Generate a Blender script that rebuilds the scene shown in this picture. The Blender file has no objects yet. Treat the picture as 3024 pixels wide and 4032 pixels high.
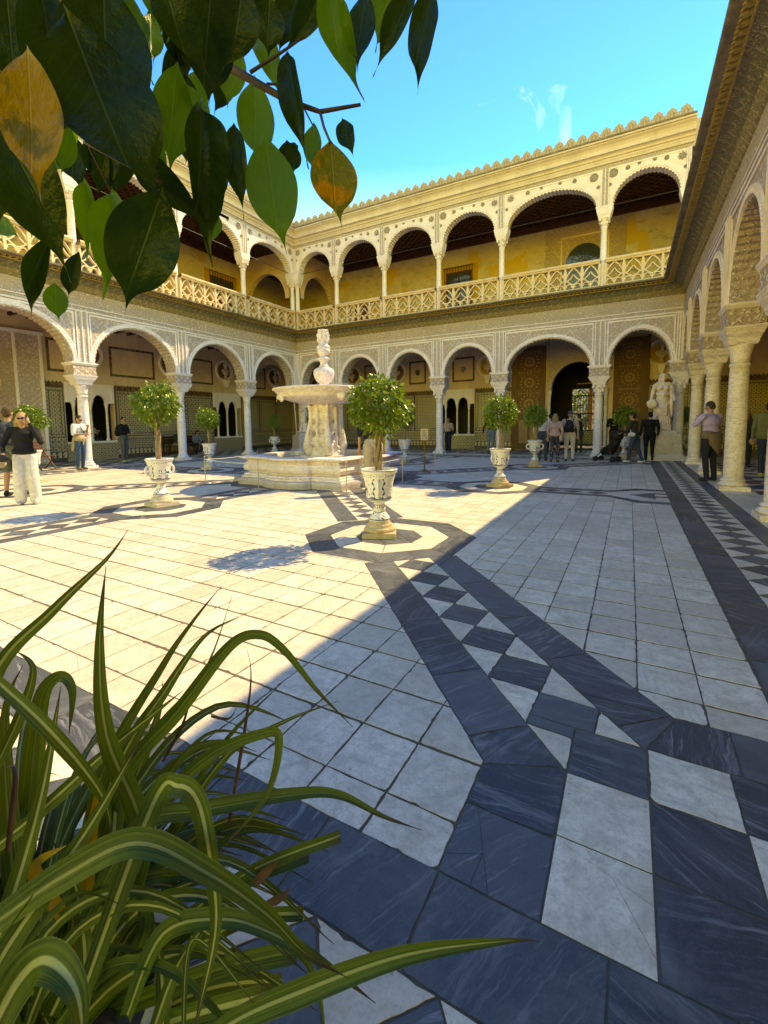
import bpy, bmesh, math, random
import numpy as np
from mathutils import Vector, Matrix
R = random.Random(7)
rad = math.radians
scene = bpy.context.scene
COL = scene.collection

# ------------------------------------------------------------------ camera
FPX, PX, PY, WPX, HPX = 1741.0, 1512.0, 1830.0, 3024.0, 4032.0
EYE = Vector((0, 0, 1.37))
def _axes():
    y = np.array([2480-PX, 1660-PY, FPX]); y /= np.linalg.norm(y)
    x = -np.array([-1640-PX, 1708-PY, FPX]); x -= y*np.dot(x, y); x /= np.linalg.norm(x)
    z = np.cross(x, y)
    if z[1] > 0: z = -z
    return np.stack([x, y, z], 1)
CM = _axes()
cam_data = bpy.data.cameras.new('camera')
cam = bpy.data.objects.new('camera', cam_data); COL.objects.link(cam)
_r, _u, _f = CM.T @ np.array([1, 0, 0]), CM.T @ np.array([0, -1, 0]), CM.T @ np.array([0, 0, 1])
cam.matrix_world = Matrix(((_r[0], _u[0], -_f[0], EYE.x), (_r[1], _u[1], -_f[1], EYE.y), (_r[2], _u[2], -_f[2], EYE.z), (0, 0, 0, 1)))
cam_data.sensor_fit = 'VERTICAL'; cam_data.sensor_height = 36.0
cam_data.lens = 36.0*FPX/HPX
cam_data.shift_y = -(HPX/2-PY)/HPX
cam_data.clip_start = 0.02; cam_data.clip_end = 3000
scene.camera = cam
def proj(p):
    c = CM @ (np.array(p, float)-np.array(EYE)); return PX+FPX*c[0]/c[2], PY+FPX*c[1]/c[2], c[2]
def at_depth(x, y, dist):          # a place along the line of sight, used only to plan positions
    d = CM.T @ np.array([(x-PX)/FPX, (y-PY)/FPX, 1.0]); return EYE+Vector(d)*dist
def on_ground(x, y, z=0.0):
    d = CM.T @ np.array([x-PX, y-PY, FPX]); return EYE+Vector(d)*((z-EYE.z)/d[2])

# ------------------------------------------------------------------ sky and sun
SUN = Vector((0.40, 0.87, 1.0)).normalized()
world = bpy.data.worlds.new('World'); scene.world = world; world.use_nodes = True
wt = world.node_tree; wt.nodes.clear()
wo = wt.nodes.new('ShaderNodeOutputWorld'); bg = wt.nodes.new('ShaderNodeBackground')
sky = wt.nodes.new('ShaderNodeTexSky'); sky.sky_type = 'NISHITA'; sky.sun_disc = False
sky.sun_elevation = math.asin(SUN.z); sky.sun_rotation = math.atan2(SUN.x, SUN.y)
sky.altitude = 20; sky.air_density = 2.2; sky.dust_density = 0.0; sky.ozone_density = 0.5
hs = wt.nodes.new('ShaderNodeHueSaturation'); hs.inputs['Saturation'].default_value = 2.2; hs.inputs['Hue'].default_value = 0.545; hs.inputs['Value'].default_value = 1.0
wt.links.new(sky.outputs[0], hs.inputs['Color'])
# thin wisps of cirrus
tc = wt.nodes.new('ShaderNodeTexCoord')
mp = wt.nodes.new('ShaderNodeMapping'); mp.inputs['Scale'].default_value = (7.0, 3.0, 9.0); mp.inputs['Rotation'].default_value = (0.3, 0.5, 0.4)
nz = wt.nodes.new('ShaderNodeTexNoise'); nz.inputs['Scale'].default_value = 1.3; nz.inputs['Detail'].default_value = 9; nz.inputs['Roughness'].default_value = 0.55; nz.inputs['Distortion'].default_value = 1.4
cr = wt.nodes.new('ShaderNodeValToRGB'); cr.color_ramp.elements[0].position = 0.66; cr.color_ramp.elements[1].position = 0.95
cr.color_ramp.elements[1].color = (0.16, 0.16, 0.16, 1)
mx = wt.nodes.new('ShaderNodeMix'); mx.data_type = 'RGBA'
wt.links.new(tc.outputs['Generated'], mp.inputs[0]); wt.links.new(mp.outputs[0], nz.inputs['Vector']); wt.links.new(nz.outputs[0], cr.inputs[0])
wt.links.new(cr.outputs[0], mx.inputs[0]); wt.links.new(hs.outputs[0], mx.inputs[6]); mx.inputs[7].default_value = (9, 10, 11, 1)
wt.links.new(mx.outputs[2], bg.inputs[0]); bg.inputs[1].default_value = 0.15
wt.links.new(bg.outputs[0], wo.inputs[0])
sun_d = bpy.data.lights.new('sun', 'SUN'); sun_d.energy = 2.0; sun_d.angle = rad(0.5); sun_d.color = (1.0, 0.998, 0.99)
sun_o = bpy.data.objects.new('sun', sun_d); COL.objects.link(sun_o)
sun_o.rotation_euler = SUN.to_track_quat('Z', 'Y').to_euler(); sun_o.location = SUN*40
vs = scene.view_settings; vs.view_transform = 'Standard'; vs.look = 'None'; vs.exposure = 1.82; vs.gamma = 1.0; vs.use_curve_mapping = False
vs.use_white_balance = True; vs.white_balance_temperature = 36000; vs.white_balance_tint = 4
scene.cycles.max_bounces = 9; scene.cycles.diffuse_bounces = 7; scene.cycles.glossy_bounces = 2; scene.cycles.transmission_bounces = 3; scene.cycles.transparent_max_bounces = 6
scene.cycles.caustics_reflective = False; scene.cycles.caustics_refractive = False

# ------------------------------------------------------------------ mesh helpers
class MB:
    """collects faces; build() links them as one mesh object"""
    def __init__(s): s.v = []; s.f = []; s.m = []; s.sm = []; s.cur = 0; s.smooth = False; s.T = None
    def add(s, vs_, fs):
        o = len(s.v)
        s.v.extend([tuple(s.T @ Vector(p)) for p in vs_] if s.T is not None else [tuple(p) for p in vs_])
        s.f.extend([tuple(i+o for i in q) for q in fs]); s.m.extend([s.cur]*len(fs)); s.sm.extend([s.smooth]*len(fs)); return s
    def box(s, x0, x1, y0, y1, z0, z1):
        return s.add([(x0,y0,z0),(x1,y0,z0),(x1,y1,z0),(x0,y1,z0),(x0,y0,z1),(x1,y0,z1),(x1,y1,z1),(x0,y1,z1)],
                     [(0,3,2,1),(4,5,6,7),(0,1,5,4),(1,2,6,5),(2,3,7,6),(3,0,4,7)])
    def frustum(s, cx, cy, a0, b0, z0, a1, b1, z1):
        return s.add([(cx-a0,cy-b0,z0),(cx+a0,cy-b0,z0),(cx+a0,cy+b0,z0),(cx-a0,cy+b0,z0),(cx-a1,cy-b1,z1),(cx+a1,cy-b1,z1),(cx+a1,cy+b1,z1),(cx-a1,cy+b1,z1)],
                     [(0,3,2,1),(4,5,6,7),(0,1,5,4),(1,2,6,5),(2,3,7,6),(3,0,4,7)])
    def lathe(s, prof, seg=20, c=(0,0), cap=True, fn=None):
        vs_, fs = [], []
        n = len(prof)
        for r, z in prof:
            for k in range(seg):
                a = 2*math.pi*k/seg
                rr = r if fn is None else fn(r, z, a)
                vs_.append((c[0]+rr*math.cos(a), c[1]+rr*math.sin(a), z))
        for i in range(n-1):
            for k in range(seg):
                k2 = (k+1) % seg
                fs.append((i*seg+k, i*seg+k2, (i+1)*seg+k2, (i+1)*seg+k))
        if cap:
            fs.append(tuple(reversed(range(seg)))); fs.append(tuple((n-1)*seg+k for k in range(seg)))
        return s.add(vs_, fs)
    def tube(s, path, rads, seg=8, cap=True, flat=1.0):
        path = [Vector(p) for p in path]; n = len(path)
        if not hasattr(rads, '__len__'): rads = [rads]*n
        vs_, fs = [], []
        t0 = (path[1]-path[0]).normalized()
        up = Vector((0,0,1)) if abs(t0.z) < 0.9 else Vector((1,0,0))
        nrm = t0.cross(up).normalized()
        for i in range(n):
            t = (path[min(i+1,n-1)]-path[max(i-1,0)]).normalized()
            nrm = (nrm - t*nrm.dot(t)).normalized(); b = t.cross(nrm)
            for k in range(seg):
                a = 2*math.pi*k/seg
                vs_.append(path[i]+nrm*(rads[i]*math.cos(a))+b*(rads[i]*flat*math.sin(a)))
        for i in range(n-1):
            for k in range(seg):
                k2 = (k+1) % seg; fs.append((i*seg+k, i*seg+k2, (i+1)*seg+k2, (i+1)*seg+k))
        if cap: fs.append(tuple(reversed(range(seg)))); fs.append(tuple((n-1)*seg+k for k in range(seg)))
        return s.add(vs_, fs)
    def ell(s, c, r, seg=12, rings=8, rot=None):
        vs_, fs = [], []
        for i in range(rings+1):
            th = math.pi*i/rings
            for k in range(seg):
                a = 2*math.pi*k/seg
                p = Vector((r[0]*math.sin(th)*math.cos(a), r[1]*math.sin(th)*math.sin(a), r[2]*math.cos(th)))
                if rot is not None: p = rot @ p
                vs_.append(Vector(c)+p)
        for i in range(rings):
            for k in range(seg):
                k2 = (k+1) % seg; fs.append((i*seg+k, (i+1)*seg+k, (i+1)*seg+k2, i*seg+k2))
        return s.add(vs_, fs)
    def prism(s, poly, d0, d1, axes='xz'):
        """extrude a 2-D outline (u,z) between depths d0 and d1 (front faces -d)"""
        n = len(poly)
        if axes == 'xz': P = lambda u, w, d: (u, d, w)
        elif axes == 'yz': P = lambda u, w, d: (d, u, w)
        else: P = lambda u, w, d: (u, w, d)
        vs_ = [P(u, w, d0) for u, w in poly]+[P(u, w, d1) for u, w in poly]
        fs = [tuple(range(n)), tuple(reversed(range(n, 2*n)))]
        for i in range(n):
            j = (i+1) % n; fs.append((j, i, n+i, n+j))
        return s.add(vs_, fs)
    def sweep(s, prof, a, b):
        """profile of (d,z) points extruded along local x from a to b"""
        n = len(prof)
        vs_ = [(a, d, z) for d, z in prof]+[(b, d, z) for d, z in prof]
        fs = [(i, i+1, n+i+1, n+i) for i in range(n-1)]
        return s.add(vs_, fs)
    def mesh(s, name, mats):
        me = bpy.data.meshes.new(name); me.from_pydata(s.v, [], s.f); me.update()
        if not isinstance(mats, (list, tuple)): mats = [mats]
        for m in mats: me.materials.append(m)
        if len(mats) > 1: me.polygons.foreach_set('material_index', s.m)
        if any(s.sm): me.polygons.foreach_set('use_smooth', s.sm)
        return me
    def build(s, name, mats, parent=None, loc=None, recalc=False):
        me = s.mesh(name, mats)
        if recalc: fix_normals(me)
        return link(name, me, parent, loc)
def fix_normals(me):
    bm = bmesh.new(); bm.from_mesh(me); bmesh.ops.recalc_face_normals(bm, faces=bm.faces); bm.to_mesh(me); bm.free()
def link(name, me, parent=None, loc=None):
    o = bpy.data.objects.new(name, me); COL.objects.link(o)
    if parent is not None: o.parent = parent
    if loc is not None: o.location = loc
    return o
def empty(name, loc=(0,0,0), rz=0.0):
    o = bpy.data.objects.new(name, None); COL.objects.link(o); o.location = loc; o.rotation_euler = (0,0,rz); o.empty_display_size = 0.1; return o
def tag(o, label=None, cat=None, group=None, kind=None):
    if label: o['label'] = label
    if cat: o['category'] = cat
    if group: o['group'] = group
    if kind: o['kind'] = kind
    return o
def copy_tree(o, parent=None):
    c = o.copy(); COL.objects.link(c); c.parent = parent
    for ch in list(KIDS.get(o.name, o.children)): copy_tree(ch, c)
    return c
KIDS = {}

# ------------------------------------------------------------------ node helpers
class NT:
    def __init__(s, name):
        s.mat = bpy.data.materials.new(name); s.mat.use_nodes = True; s.t = s.mat.node_tree; s.t.nodes.clear()
        s.out = s.n('OutputMaterial'); s.b = s.n('BsdfPrincipled'); s.l(s.b.outputs[0], s.out.inputs[0])
    def n(s, t, **kw):
        nd = s.t.nodes.new('ShaderNode'+t)
        for k, v in kw.items(): setattr(nd, k, v)
        return nd
    def l(s, a, b): s.t.links.new(a, b)
    def inp(s, sock, v):
        if hasattr(v, 'is_linked') or isinstance(v, bpy.types.NodeSocket): s.l(v, sock)
        else:
            if isinstance(v, (tuple, list)) and len(v) == 3 and sock.type == 'RGBA': v = (*v, 1)
            sock.default_value = v
    def math(s, op, a, b=0.0, c=None, clamp=False):
        nd = s.n('Math', operation=op, use_clamp=clamp); s.inp(nd.inputs[0], a); s.inp(nd.inputs[1], b)
        if c is not None: s.inp(nd.inputs[2], c)
        return nd.outputs[0]
    def mix(s, f, a, b, mode='MIX'):
        nd = s.n('Mix', data_type='RGBA', blend_type=mode); s.inp(nd.inputs[0], f); s.inp(nd.inputs[6], a); s.inp(nd.inputs[7], b); return nd.outputs[2]
    def ramp(s, f, *stops):
        nd = s.n('ValToRGB'); e = nd.color_ramp.elements
        while len(e) < len(stops): e.new(0.5)
        for i, (p, c) in enumerate(stops): e[i].position = p; e[i].color = (*c, 1) if len(c) == 3 else c
        s.inp(nd.inputs[0], f); return nd.outputs[0]
    def rng(s, f, a, b, c=0.0, d=1.0):
        nd = s.n('MapRange'); s.inp(nd.inputs[0], f); nd.inputs[1].default_value = a; nd.inputs[2].default_value = b; nd.inputs[3].default_value = c; nd.inputs[4].default_value = d; return nd.outputs[0]
    def co(s, kind='Object'): return s.n('TexCoord').outputs[kind]
    def pos(s): return s.n('NewGeometry').outputs['Position']
    def mapping(s, v, scale=(1,1,1), rot=(0,0,0), loc=(0,0,0)):
        nd = s.n('Mapping'); s.l(v, nd.inputs[0]); nd.inputs['Scale'].default_value = scale; nd.inputs['Rotation'].default_value = rot; nd.inputs['Location'].default_value = loc; return nd.outputs[0]
    def noise(s, v, scale, detail=4, rough=0.55, dist=0.0, col=False):
        nd = s.n('TexNoise'); s.l(v, nd.inputs['Vector']); nd.inputs['Scale'].default_value = scale; nd.inputs['Detail'].default_value = detail
        nd.inputs['Roughness'].default_value = rough; nd.inputs['Distortion'].default_value = dist; return nd.outputs[1 if col else 0]
    def voro(s, v, scale, feature='F1', out='Distance', rnd=1.0):
        nd = s.n('TexVoronoi', feature=feature); s.l(v, nd.inputs['Vector']); nd.inputs['Scale'].default_value = scale; nd.inputs['Randomness'].default_value = rnd; return nd.outputs[out]
    def wave(s, v, scale, dist=0.0, detail=2, dscale=1.0, typ='BANDS', direction='X'):
        nd = s.n('TexWave', wave_type=typ)
        if typ == 'BANDS': nd.bands_direction = direction
        s.l(v, nd.inputs['Vector']); nd.inputs['Scale'].default_value = scale; nd.inputs['Distortion'].default_value = dist; nd.inputs['Detail'].default_value = detail; nd.inputs['Detail Scale'].default_value = dscale; return nd.outputs[1]
    def attr(s, name, out='Fac'): 
        nd = s.n('Attribute'); nd.attribute_name = name; return nd.outputs[out]
    def bump(s, h, strength=0.5, dist=0.01, prev=None):
        nd = s.n('Bump'); nd.inputs['Strength'].default_value = strength; nd.inputs['Distance'].default_value = dist; s.l(h, nd.inputs['Height'])
        if prev is not None: s.l(prev, nd.inputs['Normal'])
        s.l(nd.outputs[0], s.b.inputs['Normal']); return nd.outputs[0]
    def done(s, color, rough=0.6, spec=0.4, **kw):
        s.inp(s.b.inputs['Base Color'], color); s.inp(s.b.inputs['Roughness'], rough); s.inp(s.b.inputs['Specular IOR Level'], spec)
        for k, v in kw.items(): s.inp(s.b.inputs[k], v)
        return s.mat
def simple(name, c1, c2=None, scale=8.0, rough=0.6, bump=0.0, bscale=None, coords='Object', detail=5, spec=0.4, dist=0.01, **kw):
    t = NT(name); v = t.co(coords) if coords != 'World' else t.pos()
    c2 = c2 or tuple(x*0.8 for x in c1)
    f = t.noise(v, scale, detail, 0.6)
    if bump: t.bump(t.noise(v, bscale or scale*3, 4, 0.6), bump, dist)
    return t.done(t.mix(t.rng(f, 0.3, 0.7), c1, c2), rough, spec, **kw)
# ------------------------------------------------------------------ paving
def mat_marble_tile():
    t = NT('white_marble_tile'); p = t.pos()
    vr = t.n('VectorRotate', rotation_type='Z_AXIS'); t.l(p, vr.inputs['Vector']); t.l(t.attr('ang'), vr.inputs['Angle'])
    off = t.n('VectorMath', operation='MULTIPLY_ADD'); t.l(t.attr('off', 'Vector'), off.inputs[0]); off.inputs[1].default_value = (1,1,1); t.l(vr.outputs[0], off.inputs[2])
    v = off.outputs[0]
    big = t.noise(v, 7.0, 6, 0.68, 0.5); fine = t.noise(p, 90.0, 3, 0.7); mid = t.noise(p, 22.0, 5, 0.72)
    st = t.noise(t.mapping(v, (3.0, 26.0, 3.0)), 1.0, 4, 0.6, 1.0)
    base = t.mix(t.attr('tint'), (0.88, 0.77, 0.60), (0.62, 0.53, 0.40))
    base = t.mix(t.rng(big, 0.40, 0.72), base, (0.56, 0.46, 0.34))
    base = t.mix(t.rng(st, 0.54, 0.76, 0, 0.55), base, (0.40, 0.37, 0.33))
    base = t.mix(t.rng(mid, 0.46, 0.72, 0, 0.6), base, (0.40, 0.32, 0.23))
    base = t.mix(t.rng(fine, 0.50, 0.72, 0, 0.45), base, (0.30, 0.27, 0.23))
    stain = t.noise(p, 1.1, 5, 0.6); base = t.mix(t.rng(stain, 0.5, 0.75, 0, 0.35), base, (0.45, 0.36, 0.24))
    spot = t.voro(p, 9.0); base = t.mix(t.rng(spot, 0.03, 0.06, 0.5, 0.0), base, (0.12, 0.10, 0.08))
    t.bump(t.noise(p, 60, 4, 0.7), 0.12, 0.004)
    return t.done(base, t.rng(mid, 0.3, 0.7, 0.42, 0.62), 0.35)
def mat_slate_slab():
    t = NT('dark_blue_marble_slab'); p = t.pos()
    vr = t.n('VectorRotate', rotation_type='Z_AXIS'); t.l(p, vr.inputs['Vector']); t.l(t.attr('ang'), vr.inputs['Angle'])
    off = t.n('VectorMath', operation='ADD'); t.l(t.attr('off', 'Vector'), off.inputs[0]); t.l(vr.outputs[0], off.inputs[1]); v = off.outputs[0]
    wv = t.n('VectorMath', operation='MULTIPLY_ADD'); t.l(t.noise(v, 3.0, 4, 0.6, 0, True), wv.inputs[0]); wv.inputs[1].default_value = (0.11, 0.11, 0.11); t.l(v, wv.inputs[2]); v2 = wv.outputs[0]
    s1 = t.noise(t.mapping(v2, (1.6, 17.0, 3.0)), 1.0, 7, 0.72, 0.7)
    s2 = t.noise(t.mapping(v2, (4.0, 60.0, 5.0)), 1.0, 5, 0.62, 0.6)
    cl = t.noise(v, 3.2, 6, 0.68, 0.8); fine = t.noise(p, 130.0, 3, 0.75); spk = t.noise(p, 45.0, 4, 0.7)
    kk = t.math('FRACT', t.math('MULTIPLY', t.attr('tint'), 7.3)); k2 = t.math('FRACT', t.math('MULTIPLY', t.attr('tint'), 13.7))
    base = t.mix(kk, (0.026, 0.031, 0.036), (0.085, 0.092, 0.096))
    base = t.mix(t.math('MULTIPLY', t.rng(cl, 0.42, 0.74), t.rng(k2, 0, 1, 0.25, 1.0)), base, (0.15, 0.165, 0.17))
    base = t.mix(t.math('MULTIPLY', t.rng(s1, 0.53, 0.72), t.rng(kk, 0, 1, 0.95, 0.25)), base, (0.27, 0.285, 0.29))
    base = t.mix(t.math('MULTIPLY', t.rng(s2, 0.56, 0.74), t.rng(k2, 0, 1, 0.9, 0.1)), base, (0.36, 0.37, 0.37))
    base = t.mix(t.rng(spk, 0.52, 0.78, 0, 0.45), base, (0.035, 0.042, 0.052)); base = t.mix(t.rng(fine, 0.52, 0.75, 0, 0.40), base, (0.15, 0.16, 0.165))
    dust = t.noise(p, 2.3, 5, 0.65); base = t.mix(t.rng(dust, 0.52, 0.8, 0, 0.3), base, (0.20, 0.18, 0.15))
    t.bump(t.noise(p, 70, 4, 0.7), 0.12, 0.003)
    return t.done(base, t.rng(cl, 0.3, 0.7, 0.40, 0.60), 0.35)
M_TILE, M_SLAB = mat_marble_tile(), mat_slate_slab()
M_GROUT = simple('earthy_grout', (0.10, 0.075, 0.05), (0.17, 0.13, 0.085), 14, 0.95, coords='World')
M_EARTH = simple('packed_ground', (0.20, 0.16, 0.11), (0.28, 0.23, 0.16), 3, 0.95, coords='World')

tag(MB().add([(-60,-60,-0.10),(60,-60,-0.10),(60,90,-0.10),(-60,90,-0.10)], [(0,1,2,3)]).build('ground', M_EARTH), kind='structure')
pavement = MB().add([(-24.5,-5.0,-0.003),(7.0,-5.0,-0.003),(7.0,27.4,-0.003),(-24.5,27.4,-0.003)], [(0,1,2,3)]).build('pavement', M_GROUT)
tag(pavement, kind='structure')

def clip(poly, a, b, c):                 # keep a*x+b*y<=c
    out = []; n = len(poly)
    for i in range(n):
        p, q = poly[i], poly[(i+1) % n]
        dp, dq = a*p[0]+b*p[1]-c, a*q[0]+b*q[1]-c
        if dp <= 0: out.append(p)
        if (dp < 0 and dq > 0) or (dp > 0 and dq < 0):
            t = dp/(dp-dq); out.append((p[0]+(q[0]-p[0])*t, p[1]+(q[1]-p[1])*t))
    return out
def area(p): return 0.5*sum(p[i][0]*p[(i+1) % len(p)][1]-p[(i+1) % len(p)][0]*p[i][1] for i in range(len(p)))
def hplanes(poly, grow=0.0):
    hs_ = []; n = len(poly)
    for i in range(n):
        (x0,y0),(x1,y1) = poly[i], poly[(i+1) % n]; dx, dy = x1-x0, y1-y0; L = math.hypot(dx, dy)
        if L < 1e-7: continue
        a, b = dy/L, -dx/L; hs_.append((a, b, a*x0+b*y0+grow))
    return hs_
def ccw(p): return p if area(p) > 0 else p[::-1]
def inset(poly, g):
    out = list(poly)
    for a, b, c in hplanes(poly, -g):
        out = clip(out, a, b, c)
        if len(out) < 3: return []
    return out
def subtract(polys, B, grow):
    xs = [p[0] for p in B]; ys = [p[1] for p in B]; bb = (min(xs)-grow, max(xs)+grow, min(ys)-grow, max(ys)+grow); H = hplanes(B, grow); res = []
    for A in polys:
        ax = [p[0] for p in A]; ay = [p[1] for p in A]
        if max(ax) < bb[0] or min(ax) > bb[1] or max(ay) < bb[2] or min(ay) > bb[3]: res.append(A); continue
        rest = A
        for a, b, c in H:
            outp = clip(rest, -a, -b, -c)
            if len(outp) >= 3 and area(outp) > 2e-5: res.append(outp)
            rest = clip(rest, a, b, c)
            if len(rest) < 3: break
    return res
J = 0.0036                                # half a joint
FC = (-7.0, 9.45)                         # centre of the court
POX, POY = 4.45, 4.75                     # pots stand this far from it
IX0, IX1, IY0, IY1 = -14.95, 0.65, 1.16, 17.62
slabs = []                                # (pieces, dark?)
covers = []                               # outlines that the plain tiles keep out of
def put(poly, dark, over=None):
    poly = ccw(poly); pcs = [poly]
    for B in (over or []): pcs = subtract(pcs, B, 0.0)
    pcs = [inset(q, J) for q in pcs]; pcs = [q for q in pcs if len(q) >= 3 and area(q) > 1e-4]
    if pcs: slabs.append((pcs, dark))
def octa(c, ap, k=0.4142):
    b = ap*k; return [(c[0]+x, c[1]+y) for x, y in ((ap,-b),(ap,b),(b,ap),(-b,ap),(-ap,b),(-ap,-b),(-b,-ap),(b,-ap))]
pots_xy = [(FC[0]+dx*POX, FC[1]+dy*POY) for dx in (-1,0,1) for dy in (-1,0,1) if dx or dy]
OCT = 0.98
oct_cov = [octa(p, OCT) for p in pots_xy]
fount_cov = octa(FC, 2.35)
# rings of slabs round every pot
for p in pots_xy:
    o1, o2, o3 = octa(p, OCT), octa(p, OCT-0.30), octa(p, OCT-0.60)
    for i in range(8):
        j = (i+1) % 8
        m1 = ((o1[i][0]+o1[j][0])/2, (o1[i][1]+o1[j][1])/2); m2 = ((o2[i][0]+o2[j][0])/2, (o2[i][1]+o2[j][1])/2)
        if i % 2 == 0: put([o1[i], o1[j], o2[j], o2[i]], True)
        else: put([o1[i], m1, m2, o2[i]], True); put([m1, o1[j], o2[j], m2], True)
        put([o2[i], o2[j], o3[j], o3[i]], False)
    put(o3[:4]+[p], True) if False else None
    put([o3[0], o3[1], o3[2], o3[3]], True); put([o3[0], o3[3], o3[4], o3[7]], True); put([o3[4], o3[5], o3[6], o3[7]], True)
# ring round the fountain
o1, o2 = octa(FC, 2.35), octa(FC, 1.2)
for i in range(8):
    j = (i+1) % 8
    for k in range(3):
        a0, a1 = k/3, (k+1)/3; L = lambda P, Q, t: (P[0]+(Q[0]-P[0])*t, P[1]+(Q[1]-P[1])*t)
        put([L(o1[i],o1[j],a0), L(o1[i],o1[j],a1), L(o2[i],o2[j],a1), L(o2[i],o2[j],a0)], True)
def band(c0, ux, uy, l0, l1, sq, over, wi=0.195, ws=0.29, slab=0.62, diag=True):
    """dark strip, chequered middle, dark strip, from distance l0 to l1 along (ux,uy)"""
    nx, ny = -uy, ux
    P = lambda l, s_: (c0[0]+ux*l+nx*s_, c0[1]+uy*l+ny*s_)
    covers.append(ccw([P(l0,-wi-ws), P(l1,-wi-ws), P(l1,wi+ws), P(l0,wi+ws)]))
    for sg in (-1, 1):
        l = l0+R.random()*0.3*0
        while l < l1-1e-6:
            e = min(l1, l+slab*(0.75+0.5*R.random()))
            if l1-e < 0.2: e = l1
            put([P(l, sg*wi), P(e, sg*wi), P(e, sg*(wi+ws)), P(l, sg*(wi+ws))], True, over); l = e
    l = l0
    while l < l1-1e-6:
        e = l+sq
        if e > l1+sq*0.4: break
        m = (l+e)/2
        put([P(l,0), P(m,-wi), P(e,0), P(m,wi)], True, over)
        for sg in (-1, 1): put([P(m-sq, sg*wi) if l > l0+1e-6 else P(l0, sg*wi), P(l,0), P(m, sg*wi)], False, over)
        last = e; l = e
    for sg in (-1, 1): put([P(last-sq/2, sg*wi), P(last,0), P(last+sq/2, sg*wi)], False, over)
q2 = math.sqrt(0.5)
dg = math.hypot(POX, POY)
near_end = (FC[0]+0, 0)
for sx in (-1, 1):
    for sy in (-1, 1):
        corner = (IX1 if sx > 0 else IX0, IY1 if sy > 0 else IY0)
        # the diagonal bands: from the fountain ring to the pot, and from the pot to the corner square
        c_out = (corner[0]-sx*0.82, corner[1]-sy*0.89)          # corner of the inner square
        start = (FC[0]+sx*POX, FC[1]+sy*POY)
        band(FC, sx*POX/dg, sy*POY/dg, 2.30, dg-OCT*1.02, 0.390, [fount_cov]+oct_cov)
        X = lambda v: corner[0]-sx*v; Y = lambda v: corner[1]-sy*v
        l1 = math.hypot(c_out[0]-start[0], c_out[1]-start[1]); ux, uy = (c_out[0]-start[0])/l1, (c_out[1]-start[1])/l1
        rect = lambda a, b, c, d: [(X(a),Y(c)),(X(b),Y(c)),(X(b),Y(d)),(X(a),Y(d))]
        legA = ccw([(X(1.123),Y(0)),(X(0.82),Y(0)),(X(0.82),Y(0.62)),(X(1.123),Y(0.49))]); legB = ccw([(X(0),Y(0.89)),(X(0),Y(1.18)),(X(0.41),Y(1.18)),(X(0.54),Y(0.89))])
        inner = ccw(rect(0.0,0.82,0.0,0.89)); covers.extend([legA, legB, inner])
        band(start, ux, uy, OCT*0.99, l1+0.62, 0.386, oct_cov+[legA, legB, inner])
        put(rect(0.82,1.123,0.0,0.28), True); put([(X(1.123),Y(0.28)),(X(0.82),Y(0.28)),(X(0.82),Y(0.62)),(X(1.123),Y(0.49))], True)
        put([(X(0),Y(0.89)),(X(0),Y(1.18)),(X(0.22),Y(1.18)),(X(0.22),Y(0.89))], True); put([(X(0.22),Y(0.89)),(X(0.22),Y(1.18)),(X(0.41),Y(1.18)),(X(0.54),Y(0.89))], True)
        for i, (a, b) in enumerate(((0.0,0.26),(0.26,0.54),(0.54,0.82))):
            for k, (c, d) in enumerate(((0.0,0.30),(0.30,0.60),(0.60,0.89))):
                put(rect(a, b, c, d), (i, k) in ((1,0),(1,1),(2,2),(0,2)))
# straight bands from the middle pots to the edges, with a fork at the end
for dx, dy in ((1,0),(-1,0),(0,1),(0,-1)):
    p = (FC[0]+dx*POX, FC[1]+dy*POY)
    edge = {(1,0):IX1-p[0], (-1,0):p[0]-IX0, (0,1):IY1-p[1], (0,-1):p[1]-IY0}[(dx,dy)]
    band(FC, dx, dy, 2.30, (POX if dx else POY)-OCT, 0.420, [fount_cov]+oct_cov, wi=0.2, ws=0.24)
    e1 = edge-0.95
    band(p, dx, dy, OCT, e1, 0.420, oct_cov, wi=0.2, ws=0.24)
    nx, ny = -dy, dx
    P = lambda l, s_: (p[0]+dx*l+nx*s_, p[1]+dy*l+ny*s_)
    covers.append(ccw([P(e1,-0.44),P(e1+0.45,-0.92),P(edge,-0.92),P(edge,0.92),P(e1+0.45,0.92),P(e1,0.44)]))
    for sg in (-1,1):
        put([P(e1,sg*0.2),P(e1,sg*0.44),P(e1+0.45,sg*0.92),P(e1+0.52,sg*0.66)], True)
        put([P(e1+0.45,sg*0.92),P(edge,sg*0.92),P(edge,sg*0.66),P(e1+0.52,sg*0.66)], True)
        put([P(e1,sg*0.2),P(e1+0.52,sg*0.66),P(e1+0.75,sg*0.40),P(e1+0.35,0),P(e1,0)], False)
        put([P(e1+0.52,sg*0.66),P(edge,sg*0.66),P(edge,sg*0.40),P(e1+0.75,sg*0.40)], False)
    put([P(e1+0.35,0),P(e1+0.75,-0.40),P(e1+0.75,0.40)], True)
    for k in range(4): put([P(e1+0.75,-0.4+k*0.2),P(edge,-0.4+k*0.2),P(edge,-0.2+k*0.2),P(e1+0.75,-0.2+k*0.2)], k % 2 == 1)
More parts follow.
